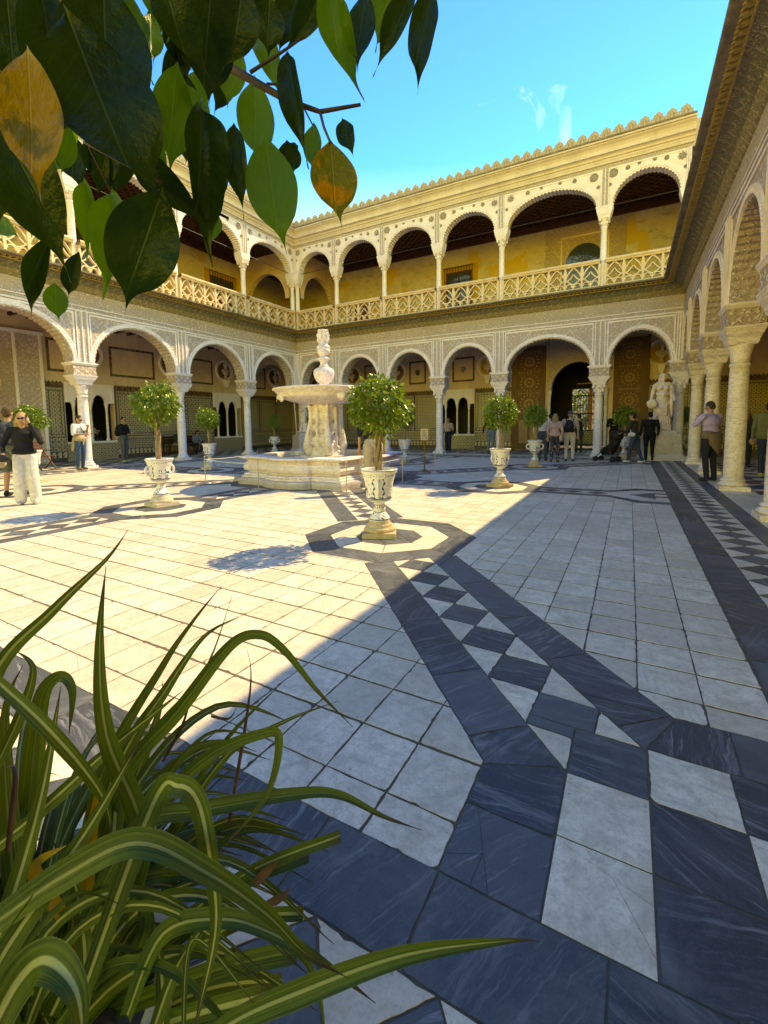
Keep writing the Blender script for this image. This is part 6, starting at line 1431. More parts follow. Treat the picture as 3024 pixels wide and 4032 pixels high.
# ------------------------------------------------------------------ statues and busts
M_STATUE = mat_column('weathered_statue_marble', (0.80,0.68,0.54), (0.64,0.53,0.40), (0.38,0.29,0.20))
M_PED = mat_column('grey_pedestal_marble', (0.60,0.52,0.41), (0.44,0.37,0.28), (0.22,0.17,0.12)); M_PEDB = mat_column('pale_pedestal_base', (0.60,0.57,0.53), (0.46,0.43,0.39), (0.3,0.27,0.24))
def draped_statue(pos, rz, label, disc, spear, z0=1.05, sc=1.0):
    e = empty('statue', (pos[0],pos[1],0), rz); tag(e, label, 'statue')
    s = Sculpt(); rr = random.Random(4)
    s.blob((0,0,1.05), (0.20,0.16,0.16)); s.blob((0,0.01,1.22), (0.175,0.14,0.17)); s.blob((0,0.0,1.42), (0.20,0.14,0.17)); s.seg((-0.17,0,1.55),(0.17,0,1.55),0.085,0.085)
    for sx in (-1, 1): s.blob((sx*0.085,0.10,1.42), 0.072)
    s.seg((0,0,1.56),(0,0.02,1.70),0.066,0.06); s.blob((0,0.03,1.80), (0.085,0.10,0.12)); s.blob((0,0.06,1.735), (0.06,0.065,0.06)); s.seg((0,0.125,1.80),(0,0.135,1.775),0.014,0.016); s.blob((0,-0.01,1.84), (0.105,0.115,0.10))
    for q in range(12): a = q*math.pi/6; s.blob((0.095*math.cos(a), 0.10*math.sin(a)+0.0, 1.87), 0.035)
    s.blob((0,-0.10,1.78), (0.07,0.06,0.07)); s.seg((0.09,-0.02,1.78),(0.13,0.04,1.45),0.04,0.05)
    # skirt with folds
    for z, r in ((0.10,0.27),(0.3,0.25),(0.55,0.235),(0.8,0.225),(1.0,0.205)): s.blob((0,0,z), (r,r*0.78,0.16))
    for q in range(22):
        a = 2*math.pi*q/22+0.1*rr.random(); r0, r1 = 0.19, 0.29+0.02*rr.random(); s.chain([(r0*math.cos(a),r0*0.78*math.sin(a),0.98),(0.235*math.cos(a+0.06),0.19*math.sin(a+0.06),0.5),(r1*math.cos(a+0.1),r1*0.8*math.sin(a+0.1),0.04)], [0.02,0.026,0.03])
    # mantle crossing the hips
    for q in range(6): s.chain([(-0.23,0.02,0.92-0.05*q),(-0.08,0.19,0.80-0.055*q),(0.12,0.20,0.72-0.04*q),(0.25,0.06,0.86-0.03*q)], [0.03,0.034,0.034,0.03])
    for q in range(3): s.chain([(-0.19,0.06,1.20+0.03*q),(0,0.165,1.17+0.03*q),(0.19,0.06,1.20+0.03*q)], [0.024]*3)
    s.chain([(-0.22,-0.02,1.52),(-0.26,0.05,1.2),(-0.26,0.08,0.9),(-0.28,0.05,0.5)], [0.06,0.055,0.05,0.04])
    s.seg((0.24,0.02,1.52),(0.30,0.0,1.25),0.07,0.062); s.seg((0.30,0,1.25),(0.36,0.10,1.02),0.056,0.044); hand(s, (0.36,0.10,1.02), (0.1,0.4,-0.9), 0)
    s.seg((-0.24,0.0,1.52),(-0.31,0.0,1.25),0.075,0.065); s.seg((-0.31,0,1.25),(-0.30,0.18,1.10),0.055,0.042); hand(s, (-0.30,0.18,1.10), (0.2,0.7,-0.5), 0)
    for sx in (-1, 1): s.seg((sx*0.10-0.02,0.16,0.05),(sx*0.14-0.05,0.30,0.04),0.05,0.04)
    b = link('figure', s.mesh('figure', [M_STATUE], 0.013, 2), e, (0,0,z0)); b.scale = (sc,)*3
    if disc: m = MB(); m.T = Matrix.Translation((0.37,0.24,0.90)) @ Matrix.Rotation(rad(78),4,'X') @ Matrix.Rotation(rad(-20),4,'Y'); m.smooth = True; m.lathe([(0.0,-0.05),(0.13,-0.05),(0.155,-0.03),(0.155,0.03),(0.13,0.05),(0.10,0.035),(0.03,0.03),(0.0,0.045)], 26, cap=False); o = m.build('disc', M_STATUE, b)
    if spear:
        m = MB(); m.tube([(0.42,0.25,-0.15),(0.60,0.28,1.2),(0.80,0.30,2.75)], 0.024, 8); m.smooth = True; m.tube([(0.80,0.30,2.75),(0.812,0.3,2.86),(0.825,0.30,2.98)], [0.02,0.05,0.006], 8); m.build('spear', M_STATUE, b)
        m = MB(); m.smooth = True; m.lathe([(0.13,1.80),(0.125,1.88),(0.09,1.95),(0.05,1.99),(0.06,2.02),(0.045,2.05)], 16); m.build('helmet', M_STATUE, b)
    m = MB(); m.box(-0.40,0.40,-0.36,0.36,z0-0.12,z0); m.build('plinth', M_PEDB, e); m = MB(); m.frustum(0,0,0.55,0.52,0.22,0.49,0.47,z0-0.12); m.build('pedestal', M_PED, e)
    m = MB(); m.box(-0.62,0.62,-0.58,0.58,0.0,0.17); m.frustum(0,0,0.60,0.56,0.17,0.55,0.52,0.22); m.build('base', M_PEDB, e); return e
draped_statue((0.98,18.62), rad(180)+rad(12), 'pale marble statue of a robed woman holding a disc, on a grey pedestal', True, False, 1.05, 1.04)
draped_statue((-14.55,17.9), rad(180)-rad(32), 'helmeted robed statue with a long spear half hidden behind the fountain', False, True, 1.0, 1.05)
def bust(mw, label, seed):
    rr = random.Random(seed); s = Sculpt(); s.blob((0,0,0.12), (0.26,0.13,0.13)); s.blob((0,0.02,0.02), (0.19,0.12,0.12)); s.seg((-0.19,0,0.18),(0.19,0,0.18),0.085,0.085); s.seg((0,0,0.2),(0,0.02,0.38),0.075,0.068); s.blob((0,0.02,0.49), (0.095,0.115,0.135)); s.blob((0,0.06,0.41), (0.065,0.07,0.06)); s.seg((0,0.13,0.49),(0,0.145,0.465),0.015,0.018); s.blob((0,-0.01,0.54), (0.11,0.12,0.10))
    for q in range(5): s.chain([(-0.24+0.03*q,0.06,0.22-0.02*q),(-0.05+0.05*q,0.13,0.02),(0.2,0.09,0.10+0.03*q)], [0.022]*3)
    s.seg((0,0,-0.08),(0,0,-0.20),0.06,0.08); s.blob((0,0,-0.23), (0.13,0.11,0.05))
    if seed % 2: s.blob((0,0.08,0.38), (0.07,0.06,0.09))
    o = link('bust', s.mesh('bust', [M_STATUE], 0.014, 2)); o.matrix_world = mw @ Matrix.Rotation(rad(180)+rr.uniform(-0.4,0.4), 4, 'Z') @ Matrix.Scale(0.92, 4); tag(o, label, 'bust', 'marble busts in wall roundels')
WB_, WL_ = Matrix.Translation((0,19.2,0)), Matrix.Translation((-16,0,0)) @ Matrix.Rotation(rad(90),4,'Z')
for i, (u, lb) in enumerate(((-18.1,'marble bust in the rear wall roundel beside the corner, left of the fountain bust'),(-14.95,'marble bust in the rear wall roundel just right of the fountain vase'),(-11.92,'marble bust in the rear wall roundel behind the nearest tree crown'),(-9.32,'marble bust in the gilded roundel left of the checked blue shield'),(-6.55,'marble bust in the gilded roundel right of the checked blue shield'),(1.12,'marble bust in the gilded roundel above the robed statue with the disc'))):
    bust(WB_ @ Matrix.Translation((u, 3.86, 4.20)), lb, i)
for i, (u, lb) in enumerate(((10.55,'marble bust in the left wall roundel nearest the white-shirted man'),(14.3,'marble bust in the left wall roundel above the bench'),(17.66,'marble bust in the left wall roundel above the second twin window'),(21.65,'marble bust in the left wall roundel by the far corner'))):
    bust(WL_ @ Matrix.Translation((u, 3.86, 4.28)), lb, i+3)
# ------------------------------------------------------------------ rope barrier and sign
M_STEEL = simple('brushed_steel', (0.45,0.45,0.45), (0.32,0.32,0.32), 30, 0.35, Metallic=0.8); M_CORD = simple('white_cord', (0.75,0.74,0.70), (0.6,0.6,0.56), 40, 0.8); M_BRASS = simple('aged_brass', (0.42,0.25,0.07), (0.28,0.15,0.04), 20, 0.35, Metallic=0.8)
STN = [(-4.62,9.22,'before the potted tree right of the fountain'),(-4.66,11.3,'nearest the brass sign'),(-4.78,7.1,'at the front corner of the fountain'),(-6.95,6.95,'before the left front of the fountain'),(-9.0,7.25,'at the left end of the fountain'),(-9.4,9.4,'behind the left side of the fountain')]
for x, y, wh in STN:
    p = empty('stanchion', (x,y,0)); tag(p, 'slim steel barrier post '+wh, 'barrier post', 'barrier posts round the fountain')
    m = MB(); m.smooth = True; m.lathe([(0.155,0.0),(0.155,0.008),(0.10,0.018),(0.02,0.024)], 24); m.build('base', M_STEEL, p); m = MB(); m.tube([(0,0,0.02),(0,0,0.62)], 0.011, 8); m.build('post', M_STEEL, p); m = MB(); m.smooth = True; m.ell((0,0,0.64), (0.018,0.018,0.024), 10, 6); m.build('finial', M_STEEL, p)
def rope(a, b, label, sag=0.03):
    m = MB(); m.smooth = True; n = 14; m.tube([(a[0]+(b[0]-a[0])*t, a[1]+(b[1]-a[1])*t, 0.575-sag*4*t*(1-t)) for t in [k/n for k in range(n+1)]], 0.008, 6); tag(m.build('barrier_rope', M_CORD), label, 'rope', 'ropes round the fountain')
rope(STN[2], STN[3], 'white cord strung across the front of the fountain'); rope(STN[3], STN[4], 'white cord at the left front of the fountain'); rope(STN[4], STN[5], 'white cord running back at the left of the fountain'); rope(STN[2], STN[0], 'white cord on the right side of the fountain'); rope(STN[0], STN[1], 'white cord leading from the fountain to the post nearest the sign')
sg = empty('sign_stand', (-5.16,11.72,0), rad(12)); tag(sg, 'brass sign stand with a cream notice right of the nearest tree', 'sign')
m = MB(); m.frustum(0,0,0.17,0.17,0.0,0.16,0.16,0.02); m.frustum(0,0,0.10,0.10,0.02,0.025,0.025,0.07); m.build('base', M_BRASS, sg); m = MB(); m.tube([(0,0,0.05),(0,0,0.92)], 0.018, 8); m.build('post', M_BRASS, sg)
m = MB(); m.box(-0.115,0.115,-0.012,0.012,0.90,1.24); bd = m.build('notice_board', M_BRASS, sg); m = MB(); m.box(-0.105,0.105,-0.015,-0.0125,0.91,1.23); m.build('notice', cloth((0.66,0.60,0.42)), bd)
M_INK = cloth((0.10,0.09,0.07)); m = MB()
for k in range(7): w_ = 0.06-0.012*(k % 3); m.box(-w_,w_,-0.0165,-0.0155,1.14-0.022*k,1.147-0.022*k)
for sx, z in ((0.06,0.97),(-0.05,0.95),(0.0,1.19)): m.add([(sx+0.018*math.cos(a),-0.0163,z+0.018*math.sin(a)) for a in [j*math.pi/5 for j in range(10)]], [tuple(range(10))])
o = m.build('notice_print', M_INK, bd); o['kind'] = 'stuff'
# ------------------------------------------------------------------ foreground fig tree
def mat_big_leaf(name, c1, c2, vein, trans=0.35, blotch=None):
    t = NT(name); v = t.co(); x, y, z = sep(t, v); oi = t.n('ObjectInfo'); rn = oi.outputs['Random']
    ay = t.math('ABSOLUTE', y); mid = t.rng(ay, 0.0, 0.012, 1.0, 0.0)
    sv = t.math('SINE', t.math('MULTIPLY', t.math('SUBTRACT', x, t.math('MULTIPLY', ay, 0.9)), 75.0)); side = t.rng(sv, 0.90, 1.0, 0.0, 0.22)
    n = t.noise(v, 7, 4, 0.6); col = t.mix(t.rng(n, 0.3, 0.7), c1, c2); col = t.mix(t.math('MULTIPLY', rn, 0.5), col, tuple(k*1.5 for k in c2)); col = t.mix(t.math('MAXIMUM', t.math('MULTIPLY', mid, 0.8), side), col, vein)
    if blotch: b = t.noise(v, 2.6, 5, 0.6, 0.5); col = t.mix(t.rng(b, 0.50, 0.60), col, blotch)
    t.bump(t.math('SUBTRACT', n, t.math('MULTIPLY', mid, 1.5)), 0.25, 0.02)
    t.done(col, 0.30, 0.16); tr = t.n('BsdfTranslucent'); t.l(t.mix(0.6, col, tuple(min(1, k*3) for k in c2)), tr.inputs[0]); ms = t.n('MixShader'); ms.inputs[0].default_value = trans; t.l(t.b.outputs[0], ms.inputs[1]); t.l(tr.outputs[0], ms.inputs[2]); t.l(ms.outputs[0], t.out.inputs[0]); return t.mat
M_BIG = mat_big_leaf('glossy_fig_leaf', (0.007,0.019,0.002), (0.014,0.035,0.004), (0.045,0.08,0.016), 0.28)
M_BIG_B = mat_big_leaf('young_fig_leaf', (0.035,0.090,0.008), (0.060,0.140,0.012), (0.11,0.19,0.04), 0.40)
M_BIG_Y = mat_big_leaf('yellowed_fig_leaf', (0.24,0.13,0.008), (0.30,0.17,0.010), (0.40,0.26,0.05), 0.15, (0.11,0.10,0.008))
M_BIG_O = mat_big_leaf('browning_fig_leaf', (0.07,0.075,0.008), (0.11,0.10,0.010), (0.20,0.15,0.03), 0.20, (0.40,0.15,0.010))
M_TWIG = simple('fig_twig_bark', (0.10,0.055,0.03), (0.06,0.035,0.02), 40, 0.8, 0.4, 90)
def fig_leaf_mesh(seed, mat_, wavy=0.02, curl=0.10, fold=0.22, bend=0.0, wide=1.0):
    rr = random.Random(seed); N = 20; K = 3; V, F = [], []; ph = rr.random()*6
    for i in range(N+1):
        t = i/N
        w = 0.0 if t < 0.03 else 0.27*math.sin(math.pi*min(1.0, (t-0.03)/0.84))**0.75 if t < 0.72 else None
        if w is None: w0 = 0.27*math.sin(math.pi*(0.69/0.84))**0.75; q = (t-0.72)/0.28; w = w0*(1-q)**3.2+0.012*(1-q)
        zc = curl*(t*t)*0.9+0.02*math.sin(t*5+ph)
        for j in range(-K, K+1):
            s_ = j/K; y = w*s_*math.cos(fold*abs(s_)); z = -zc+w*abs(s_)*math.sin(fold)+wavy*math.sin(t*11+ph+s_*1.5)*abs(s_)
            V.append((t, y*wide+bend*t*t*(0.4+t), z))
    n = 2*K+1
    for i in range(N):
        for j in range(n-1): F.append((i*n+j, (i+1)*n+j, (i+1)*n+j+1, i*n+j+1))
    me = bpy.data.meshes.new('leaf'); me.from_pydata(V, [], F); me.materials.append(mat_); me.polygons.foreach_set('use_smooth', [True]*len(F)); return me
LEAVES = {k: [fig_leaf_mesh(i*7+q, m_, 0.012+0.007*i, (0.03,0.16,-0.06,0.24,0.10,0.32)[i], (0.12,0.38,0.22,0.55,0.30,0.70)[i], (0.05,-0.07,0.10,-0.12,0.02,0.14)[i], (1.0,0.9,1.05,0.8,1.0,0.85)[i]) for i in range(6)] for q, (k, m_) in enumerate((('d', M_BIG), ('b', M_BIG_B), ('y', M_BIG_Y), ('o', M_BIG_O)))}
fig = empty('fig_tree', (-1.25, 0.10, 0)); tag(fig, 'dark glossy fig tree branch hanging over the upper left of the view', 'tree')
def put_leaf(base, tip, wpx, kind='d', depth=0.5, roll=0.0, i=0, tilt=0.10):
    d1 = depth+tilt*R.uniform(-0.6, 1.0)*0.4
    A, B = at_depth(base[0], base[1], depth), at_depth(tip[0], tip[1], d1); L = (B-A).length; d = (B-A)/L
    view = (A-EYE).normalized(); nrm = (-view-d*(-view).dot(d)).normalized(); nrm = Matrix.Rotation(roll, 3, d) @ nrm; sd = nrm.cross(d)
    wf = 0.86*wpx/FPX*depth/(L*0.50)/max(0.35, abs(math.cos(roll)))
    o = link('leaf', LEAVES[kind][i % 6], fig); o.matrix_world = Matrix.Translation(A) @ Matrix((( d.x*L, sd.x*L*wf, nrm.x*L, 0),(d.y*L, sd.y*L*wf, nrm.y*L, 0),(d.z*L, sd.z*L*wf, nrm.z*L, 0),(0,0,0,1)))
    o.matrix_parent_inverse = Matrix.Translation(fig.location).inverted() if False else Matrix.Identity(4)
    o.matrix_basis = Matrix.Translation(-Vector(fig.location)) @ o.matrix_basis
    return o
HAND = [((108,190),(125,790),225,'y',0.365,0.2),((-60,380),(300,1060),330,'d',0.40,0.1),((250,20),(570,850),400,'d',0.38,-0.1),((440,745),(455,1140),215,'b',0.60,0.2),((640,735),(470,1235),300,'d',0.42,0.1),((790,400),(785,960),260,'d',0.48,-0.2),
 ((1040,525),(1105,1010),215,'b',0.52,0.1),((1130,195),(1195,600),120,'d',0.50,0.4),((1235,480),(1222,700),75,'b',0.60,0.3),((1300,545),(1325,895),200,'o',0.46,-0.1),((1345,465),(1385,615),85,'d',0.60,0.2),((1290,-60),(1350,350),220,'b',0.50,0.1),((1440,-30),(1390,280),120,'d',0.52,0.4),
 ((1630,-60),(1490,262),120,'d',0.50,0.3),((1700,-80),(1622,400),115,'d',0.46,0.3),((1270,-60),(1160,220),160,'d',0.52,0.0),((1060,-20),(1050,230),150,'d',0.55,0.1),((195,940),(60,1220),130,'d',0.48,0.2),((215,1110),(222,1270),90,'b',0.52,0.1),((310,990),(265,1190),85,'d',0.50,0.4),
 ((-40,840),(85,960),70,'b',0.6,0.2),((850,840),(845,965),95,'b',0.6,0.1),((1130,550),(1150,700),110,'d',0.58,0.2),((640,-90),(740,280),260,'d',0.42,0.1),((830,-80),(800,430),220,'d',0.46,-0.2),((960,-80),(900,310),240,'d',0.44,0.1),((400,-120),(430,610),340,'d',0.40,0.15),((150,-120),(260,560),300,'d',0.42,-0.1),
 ((20,-60),(60,400),240,'d',0.44,0.2),((560,330),(590,760),190,'b',0.62,0.2),((700,240),(650,700),170,'b',0.60,-0.2),((920,480),(960,830),120,'d',0.56,0.3),((1000,300),(1010,700),150,'b',0.62,0.1),((330,700),(360,990),110,'b',0.66,0.2),((1180,-40),(1090,190),140,'d',0.58,0.2),((520,560),(760,910),210,'d',0.47,0.2),((560,860),(600,1010),70,'b',0.64,0.3),((-20,560),(20,900),180,'d',0.50,0.2),
 ((1560,-60),(1440,190),140,'b',0.62,-0.2),((1175,570),(1100,640),60,'d',0.55,0.2),((860,500),(840,830),150,'d',0.55,0.5),((480,300),(520,640),180,'d',0.50,0.1),((930,150),(880,430),130,'b',0.60,0.1)]
for i, (b_, t_, w_, k_, d_, r_) in enumerate(HAND): put_leaf(b_, t_, w_, k_, d_, r_, i if k_ in 'db' else 0)
rr = random.Random(21)
for i in range(190):
    x, y = rr.uniform(-150, 1080), rr.uniform(-300, 560)
    if (x > 700 and y > 300) or (x > 880 and y > 120): continue
    L = rr.uniform(230, 400)*0.70; a = rr.gauss(0, 0.35); put_leaf((x,y), (x+L*math.sin(a), y+L*math.cos(a)), L*0.42, 'b' if rr.random() < 0.42 else 'd', rr.uniform(0.60, 0.95), rr.gauss(0, 0.4), i)
def limb(pts, r0, r1, name='branch'):
    P = [at_depth(*p)-Vector(fig.location) for p in pts]; m = MB(); m.smooth = True; n = len(P); m.tube(P, [r0+(r1-r0)*i/(n-1) for i in range(n)], 8); return m.build(name, M_TWIG, fig)
limb([(-400,-300,0.75),(30,20,0.52),(330,290,0.47),(480,450,0.50),(700,760,0.52),(900,860,0.56)], 0.008, 0.0016); limb([(-300,-500,0.8),(500,-100,0.6),(860,240,0.54),(1000,320,0.52),(1130,395,0.50),(1260,440,0.50),(1420,412,0.50)], 0.007, 0.0018)
limb([(985,285,0.52),(1110,205,0.52),(1190,150,0.53)], 0.0022, 0.0012, 'twig'); limb([(560,-300,0.7),(900,-120,0.55),(1300,-90,0.50),(1700,-100,0.48)], 0.005, 0.002); limb([(1260,440,0.50),(1275,500,0.48),(1300,560,0.46)], 0.0018, 0.0012, 'twig'); limb([(200,170,0.5),(360,600,0.60),(440,760,0.60)], 0.002, 0.001, 'twig'); limb([(1050,330,0.52),(1150,335,0.53),(1230,490,0.6)], 0.0016, 0.001, 'twig'); limb([(640,720,0.44),(480,640,0.48),(330,560,0.52)], 0.0018, 0.0012, 'twig')
m = MB(); m.smooth = True; m.tube([(0,0,0.55),(0.03,-0.02,1.1),(-0.02,0.02,1.7),(0.05,0.05,2.3)], [0.05,0.045,0.04,0.03], 10); e0 = at_depth(-400,-300,0.75)-Vector(fig.location); e1 = at_depth(-300,-500,0.8)-Vector(fig.location); e2 = at_depth(560,-300,0.7)-Vector(fig.location)
for e in (e0, e1, e2): m.tube([(0.0,0.03,1.9),(e*0.5+Vector((0,0,0.5*1.9*0.5+0.25))), e], [0.022,0.014,0.008], 8)
m.build('trunk', M_BARK, fig)
m = MB(); m.smooth = True; m.lathe([(0.20,0.0),(0.24,0.1),(0.28,0.45),(0.31,0.52),(0.32,0.57),(0.28,0.57),(0.26,0.52)], 28); m.build('pot', M_PLINTH_W, fig)
# ------------------------------------------------------------------ foreground strap-leaved plant
def mat_strap():
    t = NT('variegated_strap_leaf'); la, le = t.attr('lat'), t.attr('len'); v = t.co(); oi = t.n('ObjectInfo'); rn = oi.outputs['Random']
    al = t.math('ABSOLUTE', la); strk = t.noise(t.n('CombineXYZ').outputs[0], 1.0) if False else None
    cx = t.n('CombineXYZ'); t.l(t.math('MULTIPLY', la, 9.0), cx.inputs[0]); t.l(t.math('MULTIPLY', le, 1.2), cx.inputs[1]); t.l(t.math('MULTIPLY', rn, 40.0), cx.inputs[2]); st = t.noise(cx.outputs[0], 1.0, 4, 0.6)
    col = t.mix(t.rng(st, 0.35, 0.68), (0.013,0.038,0.004), (0.085,0.145,0.010))
    w = t.math('ADD', 0.03, t.math('MULTIPLY', rn, 0.16)); cen = t.rng(t.math('SUBTRACT', al, w), -0.03, 0.06, 1.0, 0.0); col = t.mix(t.math('MULTIPLY', cen, t.rng(rn, 0.2, 0.7, 0.15, 0.85)), col, (0.46,0.48,0.20))
    l2 = t.rng(t.math('ABSOLUTE', t.math('SUBTRACT', al, 0.55)), 0.02, 0.10, 0.55, 0.0); col = t.mix(l2, col, (0.10,0.14,0.016)); edge = t.rng(al, 0.90, 1.0, 0.0, 0.6); col = t.mix(edge, col, (0.14,0.19,0.05))
    n = t.noise(v, 60, 3); col = t.mix(t.rng(n, 0.62, 0.8, 0, 0.35), col, (0.03,0.04,0.01)); tip = t.rng(t.math('ADD', le, t.math('MULTIPLY', st, 0.18)), 0.97, 1.04); col = t.mix(tip, col, (0.055,0.025,0.018))
    t.bump(t.math('ADD', st, t.math('MULTIPLY', t.noise(v, 25, 4, 0.7), 0.6)), 0.45, 0.006); t.done(col, t.rng(n, 0.3, 0.7, 0.36, 0.6), 0.35); tr = t.n('BsdfTranslucent'); t.l(t.mix(0.5, col, (0.25,0.30,0.03)), tr.inputs[0]); ms = t.n('MixShader'); ms.inputs[0].default_value = 0.25; t.l(t.b.outputs[0], ms.inputs[1]); t.l(tr.outputs[0], ms.inputs[2]); t.l(ms.outputs[0], t.out.inputs[0]); return t.mat
M_STRAP = mat_strap(); M_DEAD = simple('withered_leaf', (0.12,0.055,0.035), (0.06,0.03,0.02), 30, 0.8)
M_ORANGE = mat_big_leaf('orange_old_leaf', (0.30,0.15,0.01), (0.36,0.20,0.02), (0.4,0.25,0.05), 0.2)
BP = at_depth(120, 3850, 0.80); PZ = 0.0
plant = empty('strap_leaf_plant', (BP.x, BP.y, 0)); tag(plant, 'clump of long variegated strap leaves filling the lower left corner', 'plant')
def spline(P, n):
    out = []; m = len(P)
    for i in range(m-1):
        p0, p1, p2, p3 = P[max(i-1,0)], P[i], P[i+1], P[min(i+2,m-1)]
        for k in range(n):
            t = k/n; out.append(0.5*((2*p1)+(p2-p0)*t+(2*p0-5*p1+4*p2-p3)*t*t+(3*p1-p0-3*p2+p3)*t**3))
    out.append(P[-1]); return out
def strap(pts, wpx, tilt=0.0, cut=False, mat_=None, fold=0.45, base_w=0.75, twist=0.0, world=None, w_m=None):
    P = world or [at_depth(*p) for p in pts]; S = spline(P, 7); n = len(S); V, F, LA, LE = [], [], [], []
    w0 = w_m or wpx/FPX*sum(p[2] for p in pts)/len(pts)
    L = [0.0]
    for i in range(1, n): L.append(L[-1]+(S[i]-S[i-1]).length)
    sd = None
    for i in range(n):
        t = (S[min(i+1,n-1)]-S[max(i-1,0)]).normalized(); view = (S[i]-EYE).normalized(); s_ = t.cross(view)
        if s_.length < 0.25 and sd is not None: s_ = sd
        s_ = s_.normalized()
        if sd is not None and s_.dot(sd) < 0: s_ = -s_
        if sd is not None: s_ = (s_*0.5+sd*0.5).normalized()
        sd = s_; f = L[i]/L[-1]; s2 = Matrix.Rotation(tilt+twist*f, 3, t) @ s_; nr = s2.cross(t).normalized()
        if cut: w = w0*(base_w+(1-base_w)*min(1, f*2.2))
        else: w = w0*(base_w+(1-base_w)*min(1.0, f/0.35))*(1-max(0.0,(f-0.35)/0.65)**1.7)
        w = max(w, 0.0012)
        for j in range(-3, 4):
            q = j/3; V.append(S[i]+s2*(w/2*q*math.cos(fold*abs(q)))+nr*(-(w/2)*abs(q)*math.sin(fold)+0.001)-Vector(plant.location)); LA.append(q); LE.append(f if not cut else f*0.93)
    for i in range(n-1):
        for j in range(6): F.append((i*7+j, (i+1)*7+j, (i+1)*7+j+1, i*7+j+1))
    me = bpy.data.meshes.new('leaf'); me.from_pydata([tuple(v) for v in V], [], F); me.materials.append(mat_ or M_STRAP); me.polygons.foreach_set('use_smooth', [True]*len(F))
    for nm, vals in (('lat', LA), ('len', LE)): a = me.attributes.new(nm, 'FLOAT', 'POINT'); a.data.foreach_set('value', np.array(vals, np.float32))
    return link('leaf', me, plant)
B0 = (150,3900,0.80)
